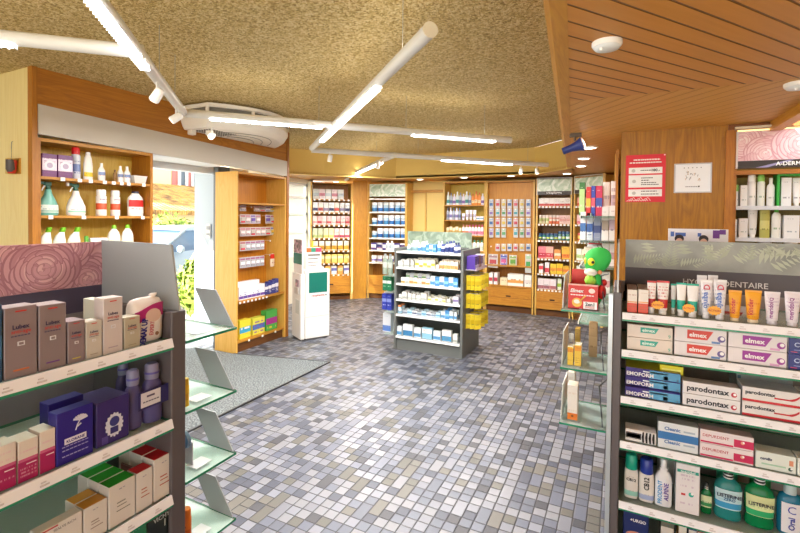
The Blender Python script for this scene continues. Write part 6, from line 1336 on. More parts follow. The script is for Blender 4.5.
for l_ in (0, 1):
    t = lying(uR, zD_, 699.3, 754, .048, .012, .05, 'white and crimson DEPURDENT carton, %s of the stack' % ('lower', 'upper')[l_], 'e8dce0', deco=[('bar', .36, .55, .82, .4, 'c8285a'), ('bar', .62, .12, .32, .12, 'c8285a'), ('text', 'DEPURDENT', .50, .30, .60, col('b8344a', .4), .01), ('dot', .12, .80, .5, 'e0a890')], grp='DEPURDENT cartons', layer=l_, yref=455, top='d0b8c0')
for k, (a, b_) in enumerate(((755, 796.5), (797.3, 840))):
    lying(uR, zD_, a, b_, .058, .012, .06, 'white and pale green cendis carton, %s one on the fourth shelf' % ('left', 'right')[k], 'e0e6e0', deco=[('text', 'cendis', .3, .26, .62, col('2a3a6a', .4), .03), ('bar', .6, .08, .45, .3, 'a8d0b8'), ('bar', .1, .3, .88, .6, 'd89070'), ('dot', .1, .86, .25, '2a5a4a')], grp='cendis cartons', yref=470)
# shelf E : bottles
zE_ = SR[4]
def pp(px0, px1, ytop, inset=.05): return uR.span(px0, px1, ytop, inset, zE_, ybot=500)
def cb12(px0, px1, ytop, cc, lc, label):
    xc, w, h = pp(px0, px1, ytop); r = w/2
    p = bottle_proto('mouthwash_bottle', 'mouthwash bottle', [(r*.95, 0), (r, .006), (r, h*.62), (r*.92, h*.66), (r*.5, h*.68)], [(r*.86, h*.665), (r*.9, h*.7), (r*.86, h*.97), (r*.7, h)], col('e4dedc', .3), col(cc, .3), .6, .8, lab=(h*.05, h*.6, r, r), labmat=prt('e6e0dc', lc, .02, .22, '8a6a80', rows=12, xlim=.2, amt=.4))
    p.parts.append(('lettering', rotmesh(text_mesh('CB12', h*.30, col('1e2428', .4), bold=.03, h=w*.36), 90 if px0 > 635 else 0) if px0 > 635 else text_mesh('CB12', w*.72, col('1e2428', .4), bold=.03), (0, -r*.62-.003, h*.44)))
    place(p, uR.w(xc, .05, zE_+.001), 0, label)
cb12(624, 637.5, 453.5, '18a088', '9ad4c8', 'white CB12 bottle with teal cap at the left of the fifth shelf')
cb12(638.5, 653.5, 458, '22389a', 'a8b4dc', 'white CB12 bottle with dark blue cap')
xc, w, h = pp(654.5, 671.5, 459); r = w/2
p = bottle_proto('spray_bottle', 'spray bottle', [(r*.95, 0), (r, .006), (r, h*.6), (r*.72, h*.72), (r*.45, h*.76), (r*.5, h*.78), (r*.5, h*.82)], [(r*.34, h*.82), (r*.36, h*.97), (r*.3, h)], col('e6e6ec', .3), col('f0f0f4', .3), .6, .85, lab=(h*.05, h*.58, r, r), labmat=prt('e8e8ee', None, 0, 0, 'c05a80', rows=12, xlim=.3, amt=.4, seed=3))
p.parts.append(('lettering', rotmesh(text_mesh('PRODENT', h*.5, col('3a9ad8', .4), bold=.02), 90), (-r*.45, -r*.6-.003, h*.32))); p.parts.append(('lettering', rotmesh(text_mesh('ALPINE', h*.38, col('5a3aa0', .4), bold=.02), 90), (r*.3, -r*.6-.003, h*.34)))
place(p, uR.w(xc, .05, zE_+.001), 0, 'white spray bottle with vertical blue lettering between CB12 and the tall carton')
xc, w, h = uR.span(675.5, 699.5, 465, .03, zE_, ybot=500)
t = link('mouthwash_carton', None, None, uR.w(xc, .03, zE_+.001), 0, 'tall white carton with teal top band on the bottle shelf', 'carton')
link('carton_body', carton_mesh(w, .06, h, top='c8d0d0', pm=prt('e8e2e6', 'f0ecee', .9, 1, 'b080b0', rows=14, xlim=.3, amt=.4, grain=16)), t)
link('teal_band', box_mesh('teal_band', col('2aa090', .4), -w*.45, w*.45, -.0008, 0, 0, h*.06), t, (0, 0, h*.82)); link('lettering', text_mesh('meridol', w*.6, KW_, bold=.02), t, (0, -.0014, h*.85))
link('red_mark', box_mesh('red_mark', col('d03a3a', .4), -w*.12, w*.06, -.0008, 0, 0, h*.04), t, (-w*.15, 0, h*.36)); link('teal_swirl', MB().lathe([(w*.11, 0), (w*.11, .001)], 0, 16, T=Matrix.Rotation(PI/2, 4, 'X')).lathe([(w*.06, .001), (w*.06, .0014)], 1, 12, T=Matrix.Translation((w*.04, 0, .004)) @ Matrix.Rotation(PI/2, 4, 'X')).mesh('teal_swirl', [col('2ab0a0', .4), col('f0eef0', .4)]), t, (w*.15, -.0005, h*.40))
def listerine(px0, px1, ytop, liq, labm, label, words, lc='1a2a5a', small_=False, inset=.055):
    xc, w, h = pp(px0, px1, ytop, inset); r = w/2
    body = clear(liq, .08, .55, 'liquid')
    p = bottle_proto('mouthwash_bottle', 'mouthwash bottle', [(r*.86, 0), (r*.96, .006), (r*.98, h*.1), (r*.86, h*.2), (r*.98, h*.3), (r, h*.58), (r*.85, h*.70), (r*.45, h*.78), (r*.32, h*.80)], [(r*.34, h*.79), (r*.36, h*.83), (r*.36, h*.99), (r*.3, h)], body, col('1a1c1e', .35), .58, .85, lab=(h*.22, h*.60, r*.94, r*1.0, 1.15), labmat=labm)
    p.parts.append(('cap_ring', MB().lathe([(r*.37, h*.80), (r*.37, h*.82)], 0, 20).lathe([(r*.37, h*.86), (r*.37, h*.88)], 0, 20).mesh('cap_ring', [col('e8ecec', .4)]), (0, 0, 0)))
    for s_, tw, zz, cc in words: p.parts.append(('lettering', text_mesh(s_, w*tw, col(cc, .4), bold=.03), (0, -r*.6-.004, h*zz)))
    place(p, uR.w(xc, inset+.02, zE_+.001), 0, label)
listerine(701.5, 713, 485.5, '1a8a4a', prt('d8e0b8', '2a8a50', .1, .4, '2a6a3a', rows=6), 'small green mouthwash bottle with black cap beside the tall carton', [], inset=.05)
listerine(714.5, 743.5, 470, '3aa8a8', prt('c8e4ec', '3a9acc', .05, .35, '6ab0d0', rows=6, amt=.3), 'blue-green LISTERINE ZERO bottle with black cap', [('LISTERINE', .86, .50, '1c2a50'), ('ZERO', .42, .43, '2a6a9a')])
listerine(745.5, 776.5, 475, '18a060', prt('e0e8b0', '2ab070', .02, .3, '80b060', rows=6, amt=.3), 'green LISTERINE bottle with black cap and yellow label top', [('LISTERINE', .84, .46, '1c2a3a')])
xc, w, h = pp(779, 806, 485); r = w/2
p = bottle_proto('mouthwash_bottle', 'mouthwash bottle', [(r*.9, 0), (r, .008), (r, h*.62), (r*.8, h*.74), (r*.45, h*.78)], [(r*.5, h*.77), (r*.5, h*.86), (r*.42, h*.97), (r*.3, h)], clear('2a90b8', .08, .6, 'liquid'), clear('d8e8ec', .1, .7, 'cap'), .6, .85, lab=(h*.05, h*.62, r*.98, r, .75), labmat=col('eceaf2', .35))
p.parts.append(('lettering', text_mesh('C', w*.32, col('3a4ab0', .4), bold=.0), (0, -r*.6-.003, h*.50))); p.parts.append(('lettering', rotmesh(text_mesh('Oral', h*.24, col('2a3aa0', .4), bold=.03), 90), (0, -r*.6-.003, h*.24)))
place(p, uR.w(xc, .075, zE_+.001), 0, 'blue mouthwash bottle with clear cap at the right edge of the fifth shelf')
# rear rank of bottles seen between the front ones
for k, (px_, cc, nm_) in enumerate(((668, 'e8e8ec', 'white'), (729, '2a9a78', 'teal'), (763, '1a9a5a', 'green'))):
    xc, w = cyl_w(px_-11, px_+11, 490, uR, .2)
    r = w/2; h = .19
    place(bottle_proto('mouthwash_bottle', 'mouthwash bottle', [(r*.9, 0), (r, .006), (r, h*.65), (r*.4, h*.8)], [(r*.4, h*.79), (r*.4, h)], col(cc, .3), BLACK if k else WHITE, .6, .85), uR.w(xc, .24, zE_+.001), 0, '%s mouthwash bottle in the rear rank of the fifth shelf' % nm_)
# shelf F
zF_ = SR[5]
a, b_ = uR.hit(623.5, 515, .03), uR.hit(649, 515, .03); zt = uR.hit(636, 512, .03)[1]
t = link('plaster_carton', None, None, uR.w((a[0]+b_[0])/2, .03, zF_+.001), 0, 'dark blue URGO carton at the bottom left of the dental stand', 'carton'); w = b_[0]-a[0]; h = zt-zF_
link('carton_body', carton_mesh(w, .1, h, top='2a3a78', pm=col('1e2c6a', .35)), t); link('lettering', text_mesh('+URGO', w*.62, KW_, bold=.03), t, (w*.08, -.0014, h*.80)); link('hand_picture', MB().lathe([(w*.4, 0), (w*.4, .001)], 0, 18, sy=.5, T=Matrix.Translation((0, 0, h*.45)) @ Matrix.Rotation(PI/2, 4, 'X')).mesh('hand_picture', [col('d8907a', .5)]), t)
for k, (a, b_, yt, bs, nm_) in enumerate(((661, 674, 519, '6a6a5a', 'grey-green'), (679, 687, 516, 'c8a03a', 'gold'), (689, 697, 521, '2a3a78', 'blue'), (698, 708, 524, '8a3a3a', 'dark red'))):
    xc, w = cyl_w(a, b_, 520, uR, .05); zt = uR.hit((a+b_)/2, yt, .05)[1]
    put(uR, zF_+.001, xc, .05, 'box', w, zt-zF_, .08, '%s upright carton on the lowest visible dental shelf' % nm_, base=bs, band='e0d8d0', z0=.6, z1=.8)
# black bottle tops at the left of the header
for k, (px_, yb) in enumerate(((618, .30), (627, .26))):
    q = at_y(px_, 283, 1.9+yb)
    r = .016; h = .075
    place(bottle_proto('dropper_bottle', 'dropper bottle', [(r*.95, 0), (r, .004), (r, h*.5), (r*.5, h*.62)], [(r*.7, h*.62), (r*.75, h*.9), (r*.3, h)], BLACK, BLACK, 1.0), (max(q.x, .035+.0*k)+.045*k, 1.9+yb, zA_+.001), 0, 'small black bottle behind the red and white cartons, %s one' % ('left', 'right')[k], 'black bottles')

# ---- wing shelves on the outer side of the dental stand
GWS = [(.775, 420), (1.0, 366), (1.235, 311)]
wg = link('glass_wing', None, None, (-.036, 1.9, 0), 0, 'column of small glass shelves on the left side of the dental stand', 'glass shelf wing')
wl = .036+at_y(560, 366, 1.9).x; wl = abs(at_y(560, 366, 1.9).x)-.036
for z, _ in GWS:
    s_ = link('glass_shelf', MB().box(-wl, 0, 0, .27, -.008, 0, [0, 0, 1, 1, 1, 1]).mesh('glass_shelf', [GL, GEDGE]), wg, (0, 0, z))
    link('end_guard', MB().add([(-wl+.002, .02, .001), (-wl+.002, .25, .001), (-wl+.002, .25, .13), (-wl+.002, .07, .13), (-wl+.006, .02, .001), (-wl+.006, .25, .001), (-wl+.006, .25, .13), (-wl+.006, .07, .13)], [(0,1,2,3)[::-1], (4,5,6,7), (0,1,5,4)[::-1], (1,2,6,5)[::-1], (2,3,7,6)[::-1], (3,0,4,7)[::-1]]).mesh('end_guard', [clear('e8eeee', .2, .55, 'guard')]), s_)
    link('inner_brace', MB().tube([(-.012, .02, .004), (-.03, .12, .13), (-.004, .22, .13)], .003, 0, 6).mesh('inner_brace', [col('6a6e70', .3, .6)]), s_)
    link('bracket', MB().box(-.03, 0, .05, .06, -.02, -.008).mesh('bracket', [ALU]), s_)
    link('stud', MB().lathe([(.005, 0), (.005, .004)], 0, 10).mesh('stud', [ALU]), s_, (-.1, .03, 0))
ZW = [1.235, 1.0, .775]
def wpx(a, b_, yt, z, Yp): p, q = at_y(a, yt, Yp), at_y(b_, yt, Yp); return (p.x+q.x)/2, q.x-p.x, p.z-z
# top: red carton display + green plush
xc, w, h = wpx(568.5, 598, 285, ZW[0], 1.93)
t = link('cough_drop_carton', None, None, (xc, 1.93, ZW[0]+.001), 0, 'red Elmex display carton holding the green plush toy', 'carton')
link('carton_body', MB().box(-w/2, w/2, 0, .004, 0, h).box(-w/2, -w/2+.003, .004, .13, 0, h*1.02).box(w/2-.003, w/2, .004, .13, 0, h*1.02).box(-w/2, w/2, .13, .134, 0, h*1.55).box(-w/2, w/2, .0, .13, 0, .003).mesh('carton_body', [col('d42a24', .4)]), t)
link('rim', MB().box(-w/2-.001, w/2+.001, -.001, .003, h, h+.006).mesh('rim', [col('e8b0a8', .4)]), t)
link('lettering', text_mesh('Elmex', w*.46, KW_, bold=.03, shear=.2), t, (-w*.2, -.001, h*.78)); link('white_dot', MB().lathe([(w*.11, 0), (w*.11, .001)], 0, 18, sy=.8, T=Matrix.Rotation(PI/2, 4, 'X')).mesh('white_dot', [col('f4dcd8', .4)]), t, (w*.3, 0, h*.80))
mb = MB(); 
for i in range(9): mb.box(-w*.42+i*w*.09, -w*.42+i*w*.09+w*.07, -.001, 0, h*.58, h*.62)
link('text_line', mb.mesh('text_line', [KW_]), t)
link('bowl_picture', MB().lathe([(w*.17, 0), (w*.17, .001)], 0, 20, T=Matrix.Rotation(PI/2, 4, 'X')).lathe([(w*.11, .001), (w*.11, .0015)], 1, 20, sy=.7, T=Matrix.Translation((0, 0, .004)) @ Matrix.Rotation(PI/2, 4, 'X')).tube([(w*.08, -.002, .006), (w*.3, -.002, .03)], .003, 0, 5).mesh('bowl_picture', [col('e8b84a', .4), col('f4f0e8', .4)]), t, (-w*.2, 0, h*.28))
link('offer_patch', box_mesh('offer_patch', KW_, -w*.22, w*.24, -.0012, 0, 0, h*.30), t, (w*.24, 0, h*.04)); link('lettering', text_mesh('2en1', w*.3, KN, bold=.03), t, (w*.24, -.002, h*.24))
mb = MB()
for i in range(3): mb.box(w*.08, w*.4, -.0018, -.0012, h*(.07+.035*i), h*(.085+.035*i))
link('small_print', mb.mesh('small_print', [col('c86a6a', .5)]), t)
# plush
gx, gz = at_y(591, 262, 2.02).x, at_y(591, 262, 2.02).z
pt_ = link('plush_toy', None, None, (gx, 2.02, ZW[0]+.006), 0, 'bright green plush toy with big head and yellow eye rising from the red carton', 'plush toy')
PG_ = col('35b84e', .75); PL = col('9adc4a', .75)
def blob(name, c, r, mat, par, n=20, lab=None, pw=1.0):
    secs = []
    for i in range(11):
        a = PI*(i+.001)/10.002; z = -math.cos(a); rr_2 = math.sin(a)
        secs.append([(c[0]+r[0]*rr_2*math.cos(2*PI*k/n), c[1]+r[1]*rr_2*math.sin(2*PI*k/n), c[2]+r[2]*z) for k in range(n)])
    return link(name, MB().loft(secs, 0).mesh(name, [mat]), par, label=lab)
HZ = gz-ZW[0]-.006
def pl_(px_, py_): q = at_y(px_, py_, 2.0); return (q.x-gx, q.z-ZW[0]-.006)
hx_, hz_ = pl_(597, 261)
blob('body', (hx_-.008, 0, HZ*.38), (.034, .03, HZ*.42), PG_, pt_)
secs = []
for i in range(13):
    a = PI*(i+.001)/12.002; z = -math.cos(a); s_ = math.sin(a); sx_ = 1.0-.25*z*(z < 0)*-1
    secs.append([(hx_+.052*s_*(1.0+.12*z)*math.cos(2*PI*k/24)+.008*z, .045*s_*math.sin(2*PI*k/24), hz_+.056*z) for k in range(24)])
link('head', MB().loft(secs, 0).mesh('head', [PG_]), pt_)
ex, ez = pl_(592.5, 261.5)
blob('eye', (ex, -.034, ez), (.018, .012, .018), col('e8e02a', .4), pt_, lab='yellow eye'); blob('pupil', (ex+.003, -.046, ez-.001), (.006, .003, .006), BLACK, pt_)
ex2, ez2 = pl_(586, 261); blob('eye', (ex2, -.016, ez2), (.009, .012, .016), col('d8c82a', .4), pt_)
mx, mz = pl_(591, 272); blob('muzzle', (mx, -.030, mz), (.026, .016, .016), col('f0ece4', .7), pt_)
bx_, bz_ = pl_(590.5, 280); blob('belly', (bx_, -.03, bz_), (.022, .02, .022), PL, pt_)
cx_, cz_ = pl_(600, 272); blob('cheek', (cx_, -.035, cz_), (.009, .005, .009), col('e08a5a', .6), pt_)
a0 = pl_(603, 256); a1 = pl_(597, 248); a2_ = pl_(598, 245); a3 = pl_(606, 254)
link('antenna', MB().tube([(a0[0], 0, a0[1]), (a1[0], 0, a1[1]+.01)], .0022, 0, 6).mesh('antenna', [col('5a3020', .6)]), pt_); link('antenna', MB().tube([(a3[0], .01, a3[1]), (a2_[0], 0, a2_[1]+.016)], .0022, 0, 6).mesh('antenna', [col('5a3020', .6)]), pt_)
fx, fz = pl_(601.5, 292); blob('red_boot', (fx, -.02, fz), (.018, .03, .03), col('d82a24', .5), pt_); fx, fz = pl_(603, 286); blob('red_boot', (fx+.003, .0, fz+.012), (.012, .02, .014), col('d82a24', .5), pt_)
# middle: yellow packs and tall white bottle
for k, (a, b_, yt, l_) in enumerate(((567.5, 573.5, 347, 'left'), (574.5, 581.5, 345, 'right'))):
    xc, w, h = wpx(a, b_, yt, ZW[1], 1.94)
    t = link('syrup_carton', None, None, (xc, 1.94, ZW[1]+.001), 0, 'yellow and amber upright carton, %s one on the middle wing shelf' % l_, 'carton', 'yellow cartons on the wing')
    link('carton_body', carton_mesh(w*.96, .05, h, top='e8e0c8', pm=prt('e8c040', 'e89a28', .72, .95, 'a8701c', rows=10, seed=k)), t)
xc, w, h = wpx(568.5, 574, 334, ZW[1], 2.05)
place(canp(w, h, 'dcd8d4', 'c8a05a', 'f0eeea', 'lotion_bottle', seed=1), (xc, 2.06, ZW[1]+.001), 0, 'slim white bottle behind the yellow cartons on the wing')
xc, w, h = wpx(575, 580, 329, ZW[1], 2.05)
put(Unit((0, 0), 0), ZW[1]+.001, xc, 2.05, 'box', w, h, .05, 'brown and gold carton behind the yellow cartons on the wing', base='a8842a', band='d8c060', ink='6a4a1a')
xc, w, h = wpx(590, 602, 322, ZW[1], 2.12)
put(Unit((0, 0), 0), ZW[1]+.001, xc-.01, 2.10, 'box', w*.7, h, .04, 'tan kraft paper carton beside the stand post on the wing', base='c09a68', band='d0ac7a', ink='a07a48')
# bottom: white and orange carton
for k, (a, b_, yt, Yp, l_) in enumerate(((567.5, 578, 385, 1.94, 'front'), (568, 575, 372, 2.06, 'rear'))):
    xc, w, h = wpx(a, b_, yt, ZW[2], Yp)
    t = link('cream_carton', None, None, (xc, Yp, ZW[2]+.001), 0, 'white carton with orange base on the lowest wing shelf, %s one' % l_, 'carton', 'white and orange cartons on the wing')
    link('carton_body', carton_mesh(w*.96, .06, h, top='ecdcc8', pm=prt('ece6e0', 'e07a24', 0, .2, 'd8b090', rows=10, seed=k, amt=.4)), t)
    link('brown_mark', MB().lathe([(w*.12, 0), (w*.12, .001)], 0, 10, T=Matrix.Rotation(PI/2, 4, 'X')).mesh('brown_mark', [col('8a4a1c', .4)]), t, (0, 0, h*.12))
# ---------------------------------------------------------------- SKIN CARE STAND (left foreground)
uF = Unit((-1.15, -.15), PI/2); WF = 1.032; DF = .41
SF = [1.243, 1.010, .789, .57]
PF = col('857d80', .5)
st = stand('skin_care_stand', 'grey display stand with rose header in the left foreground', uF, WF, DF, SF, post=col('5c5456', .45), panel=PF, header=(rose_mat('c8949f', 'ab7683', 'd4a6ae', 'rose2'), col('4c4258', .4), .36), hx=(.0, WF-.003), hz0=1.29, hy=DF-.03, upper=False, ct=.03)
hd = [c for c in st.children if c.name.startswith('header_panel')][0]
link('rose_picture', roses([(.62, 1.40, .10), (.80, 1.47, .09), (.98, 1.39, .08), (.46, 1.47, .09), (.92, 1.50, .08), (.72, 1.36, .08), (.86, 1.435, .10)], .001, WF-.004, 1.371, 1.509, ('dcb0b6', 'cc98a2', 'ba8490', 'a46e7c'), 8), hd, (0, DF-.0345, 0))
# brushed metal end wing
wingm, nt, b = newmat('brushed_metal'); b.inputs['Base Color'].default_value = lin('a0a4a9'); b.inputs['Metallic'].default_value = .15; b.inputs['Roughness'].default_value = .5
link('side_wing', MB().add([(WF-.006, .0, 1.32), (WF-.006, DF-.03, 1.29), (WF-.006, DF-.03, 1.515), (WF-.006, .035, 1.512), (WF, .0, 1.32), (WF, DF-.03, 1.29), (WF, DF-.03, 1.515), (WF, .035, 1.512)], [(0,1,2,3)[::-1], (4,5,6,7), (0,1,5,4)[::-1], (1,2,6,5)[::-1], (2,3,7,6)[::-1], (3,0,4,7)[::-1]]).mesh('side_wing', [wingm]), st, label='grey metal end wing')
hd = [c for c in st.children if c.name.startswith('header_panel')][0]
q = uF.hit(21, 284, DF-.04); q0 = uF.hit(0, 284, DF-.04)
lw_ = (q[0]-q0[0])*1.42
link('lettering', text_mesh('CORPS', lw_*1.5, col('e8e2ea', .4), bold=.012), hd, (q[0]-lw_*.75, DF-.036, q[1]-.004))
def lpx(zi, a, b_, yt, inset, yb=None): return uF.span(a, b_, yt, inset, SF[zi], ybot=yb)
def lub(px0, px1, yt, base, d, line, label, inset=.012, txt='5a2a4a', mark='c8302c', extra=True, yb=350, grp=None, big=True):
    xc, w, h = lpx(0, px0, px1, yt, inset, yb); w *= .985
    t = link('cream_carton', None, None, uF.w(xc, inset, SF[0]+.001), uF.ang, label, 'cosmetic carton', grp)
    link('carton_body', carton_mesh(w, d, h, pm=col(base, .38), top=None), t)
    link('lettering', text_mesh('Lubex', w*.52, col('2c2450', .4), bold=.03), t, (0, -.001, h*.72)); link('lettering', text_mesh('anti-age', w*.6, col('c23a34', .4), bold=.01), t, (0, -.001, h*.645))
    mb = MB()
    for i in range(6): mb.box(-w*.3+i*w*.1, -w*.3+i*w*.1+w*.075, -.0008, 0, h*.585, h*.60)
    link('small_print', mb.mesh('small_print', [col('4a4468', .4)]), t)
    if extra: link('top_mark', box_mesh('top_mark', col(mark, .4), -w*.17, w*.17, -.0008, 0, 0, h*.018), t, (0, 0, h*.93))
    link('square_mark', MB().box(-w*.11, w*.11, -.001, 0, -h*.03, h*.03).box(-w*.07, w*.07, -.0014, -.001, -h*.018, h*.018, 1).mesh('square_mark', [col('dcdce4', .4), col(base, .4)]), t, (0, 0, h*.48))
    link('foot_line', box_mesh('foot_line', col(line, .4), -w*.24, w*.24, -.0008, 0, 0, h*.02), t, (0, 0, h*.10))
    return t
lub(4, 37.5, 307, '8c7c82', .05, 'c86a3a', 'large mauve-grey Lubex carton with orange foot line, nearest the left edge', yb=380)
lub(38.8, 66.5, 304.5, '8a7b80', .05, '6a3a90', 'large mauve-grey Lubex carton with violet foot line', yb=370)
lub(67.8, 85, 321, '8d7c82', .05, 'c8b83a', 'small mauve-grey Lubex carton with yellow foot line', yb=360)
lub(86, 102, 321.5, 'c9c2b8', .04, 'a89a8a', 'small cream Lubex carton before the stacked pair', yb=355)
lub(103.3, 122.8, 298, 'cfc4c4', .04, 'b0a0b0', 'tall pearl-white Lubex carton in the middle of the top shelf', yb=350)
lub(124.3, 140, 317, 'b9b09c', .04, '9a9078', 'small beige Lubex carton beside the cotton pads', yb=345)
for k, (a, b_) in enumerate(((96, 106), (107, 119))):
    xc, w, h = lpx(0, a, b_, 300, .10, 345); put(uF, SF[0]+.001, xc, .10, 'box', w*.96, h, .06, '%s white-green carton standing behind the small cream carton' % ('left', 'right')[k], '', 'rear cartons on the top skin care shelf', base='d4d0c4', band='b8c4a0', z0=.5, z1=.9, ink='c08a8a')
for k, (a, b_, yt) in enumerate(((40, 56, 318), (88, 95, 330))):
    pass
xc, w, h = lpx(0, -16, 2.5, 306, .012, 385)
put(uF, SF[0]+.001, xc, .012, 'box', w, h, .05, 'dark blue carton cut off by the left picture edge', base='2a4a6a', band='3a6a90', ink='a0b8d0')
# cotton pad bag
xc, w, h = lpx(0, 137, 167, 297, .02, 335)
t = link('cotton_pad_bag', None, None, uF.w(xc, .055, SF[0]+.001), uF.ang, 'white and magenta DEMAK UP cotton pad bag at the end of the top shelf', 'bag')
def sq(a, b_, z, p=.55, n=28, dx=0): return [(dx+a*math.copysign(abs(math.cos(2*PI*i/n))**p, math.cos(2*PI*i/n)), b_*math.copysign(abs(math.sin(2*PI*i/n))**p, math.sin(2*PI*i/n)), z) for i in range(n)]
r = w/2; bd = .030
link('bag_body', MB().loft([sq(r*.8, bd*.8, 0), sq(r*.92, bd, h*.04), sq(r*.95, bd*1.02, h*.3), sq(r*.98, bd*1.03, h*.55)], 0).loft([sq(r*.98, bd*1.03, h*.55), sq(r*.98, bd, h*.75), sq(r*.96, bd*.8, h*.84), sq(r*.9, bd*.5, h*.92), sq(r*.5, bd*.25, h*.96)], 0).mesh('bag_body', [col('ece4e2', .3)]), t)
mb = MB(); nn = 14; v = []
def bx_y(x): return -bd*1.05*(1-abs(x/(r*1.0))**3.6)**.28-.0012 if abs(x) < r*.97 else -.004
for i in range(nn+1):
    x = -r*.94+2*r*.94*i/nn; f_ = i/nn; zt_ = h*(.68+.17*math.sin(f_*PI*.62)); v += [(x, bx_y(x), zt_-h*(.22+.16*abs(f_-.4))), (x, bx_y(x), zt_)]
link('magenta_arc', mb.add(v, [(2*i, 2*i+2, 2*i+3, 2*i+1) for i in range(nn)], 0, True).mesh('magenta_arc', [col('b41e78', .35)]), t)
link('pad_picture', MB().lathe([(r*.5, 0), (r*.5, .001)], 0, 24, sy=.85, T=Matrix.Translation((r*.10, -bd*1.06, h*.58)) @ Matrix.Rotation(PI/2, 4, 'X')).mesh('pad_picture', [col('dcbcae', .45)]), t)
link('lettering', rotmesh(text_mesh('DEMAK UP', h*.62, col('2a2488', .4), bold=.05, h=w*.20), 84), t, (-r*.55, -bd*1.10-.001, h*.24)); link('lettering', rotmesh(text_mesh('EXPERT', h*.30, col('c8485a', .4), bold=.02, h=w*.13), 84), t, (-r*.02, -bd*1.10-.001, h*.30))
link('knot', MB().loft([sq(r*.26, bd*.3, 0, .8, 14, r*.45), sq(r*.14, bd*.3, h*.04, .8, 14, r*.5), sq(r*.24, bd*.35, h*.08, .8, 14, r*.55), sq(r*.2, bd*.15, h*.11, .8, 14, r*.62)], 0).mesh('knot', [col('f0ecec', .25)]), t, (0, 0, h*.92))
link('brown_dot', MB().lathe([(r*.12, 0), (r*.12, .001)], 0, 14, T=Matrix.Rotation(PI/2, 4, 'X')).mesh('brown_dot', [col('8a6a5a', .5)]), t, (r*.35, -bd*1.06, h*.16))
# shelf 2
def l2(a, b_, yt, inset, d, label, nm='serum_carton', cat='carton', grp=None, zi=1, yb=450, pm=None, top=None, side=None):
    xc, w, h = lpx(zi, a, b_, yt, inset, yb); w *= .98
    t = link(nm, None, None, uF.w(xc, inset, SF[zi]+.001), uF.ang, label, cat, grp)
    link('carton_body', carton_mesh(w, d, h, pm=pm, top=top, side=side), t); return t, w, h
for k, (a, b_, yt, yb) in enumerate(((-4, 16.5, 445, 480), (18, 38.5, 439.5, 470), (39.8, 55.5, 430.5, 460))):
    t, w, h = l2(a, b_, yt, .012, .05, 'white carton fading to magenta below, %s of three' % ('leftmost', 'middle', 'rightmost')[k], grp='white and magenta cartons', yb=yb, pm=prt('e2d6cc', 'a81e5e', 0, .50, 'e0b0c4', rows=12, xlim=.4, seed=k, amt=.5), top='e8dcd0', side='d8c4b8')
    link('pink_band', box_mesh('pink_band', col('c8608a', .45), -w*.49, w*.49, -.0006, 0, 0, h*.07), t, (0, 0, h*.49)); link('white_line', box_mesh('white_line', col('f0e4ea', .45), -w*.1, w*.4, -.001, 0, 0, h*.02), t, (0, 0, h*.40))
t, w, h = l2(56.3, 93.5, 409, .010, .035, 'deep purple-blue KLORANE carton with white flower drawing', 'klorane_carton'.replace('klorane', 'shampoo'), 'carton', pm=col('2c1e86', .35), yb=440)
link('white_plate', box_mesh('white_plate', col('e8e4f0', .4), -w*.30, w*.30, -.0008, 0, -h*.055, h*.055), t, (0, 0, h*.42)); link('lettering', text_mesh('KLORANE', w*.5, col('2c1e86', .4), bold=.03), t, (0, -.0014, h*.42))
mb = MB(); mb.tube([(0, -.001, 0), (.004, -.001, h*.10), (.010, -.001, h*.18)], .0012, 0, 6)
for i in range(7): a_ = .2+i*.42; mb.tube([(.010, -.001, h*.18), (.010+.016*math.cos(a_), -.001, h*.18+.012*math.sin(a_))], .0024, 0, 6)
mb.tube([(.003, -.001, h*.06), (.012, -.001, h*.10)], .0016, 0, 6); link('flower_drawing', mb.mesh('flower_drawing', [col('dcd8ec', .4)]), t, (0, 0, h*.58))
mb = MB()
for z_ in (.32, .25, .14):
    for i in range(7): mb.box(-w*.36+i*w*.105, -w*.36+i*w*.105+w*.08, -.0008, 0, h*z_, h*(z_+.016))
link('small_print', mb.mesh('small_print', [col('a8a0d8', .4)]), t)
t, w, h = l2(48, 84, 400, .075, .04, 'second deep purple carton showing behind the KLORANE carton', 'shampoo_carton', pm=col('241a6c', .35), yb=430)
t, w, h = l2(96, 129.5, 399, .014, .10, 'dark violet pouch carton with white oval emblem', 'pouch_carton', 'carton', pm=col('3a2a70', .3), top='4a3a80', yb=430)
link('oval_emblem', MB().lathe([(w*.25, 0), (w*.25, .001)], 0, 26, sy=1.35, T=Matrix.Rotation(PI/2, 4, 'X')).lathe([(w*.15, .001), (w*.15, .0016)], 1, 20, T=Matrix.Translation((0, 0, h*.08)) @ Matrix.Rotation(PI/2, 4, 'X')).mesh('oval_emblem', [col('dcdcea', .4), col('3a3a80', .4)]), t, (w*.03, 0, h*.40))
mb = MB()
for i in range(16):
    a_ = 2*PI*i/16; mb.box(w*.03+w*.25*math.cos(a_)-.002, w*.03+w*.25*math.cos(a_)+.002, -.0012, 0, h*.40+w*.335*math.sin(a_)-.003, h*.40+w*.335*math.sin(a_)+.003)
link('emblem_edge', mb.mesh('emblem_edge', [col('dcdcea', .4)]), t)
link('inner_plate', MB().box(-w*.10, w*.14, -.0022, -.0015, h*.22, h*.36).mesh('inner_plate', [col('3a3478', .4)]), t); link('lower_lines', MB().box(-w*.34, -w*.16, -.0008, 0, h*.04, h*.2).mesh('lower_lines', [col('5a4a98', .4)]), t)
VIO = clear('8d84c8', .12, .42, 'violet'); VCAP = clear('b4b0d8', .15, .55, 'cap')
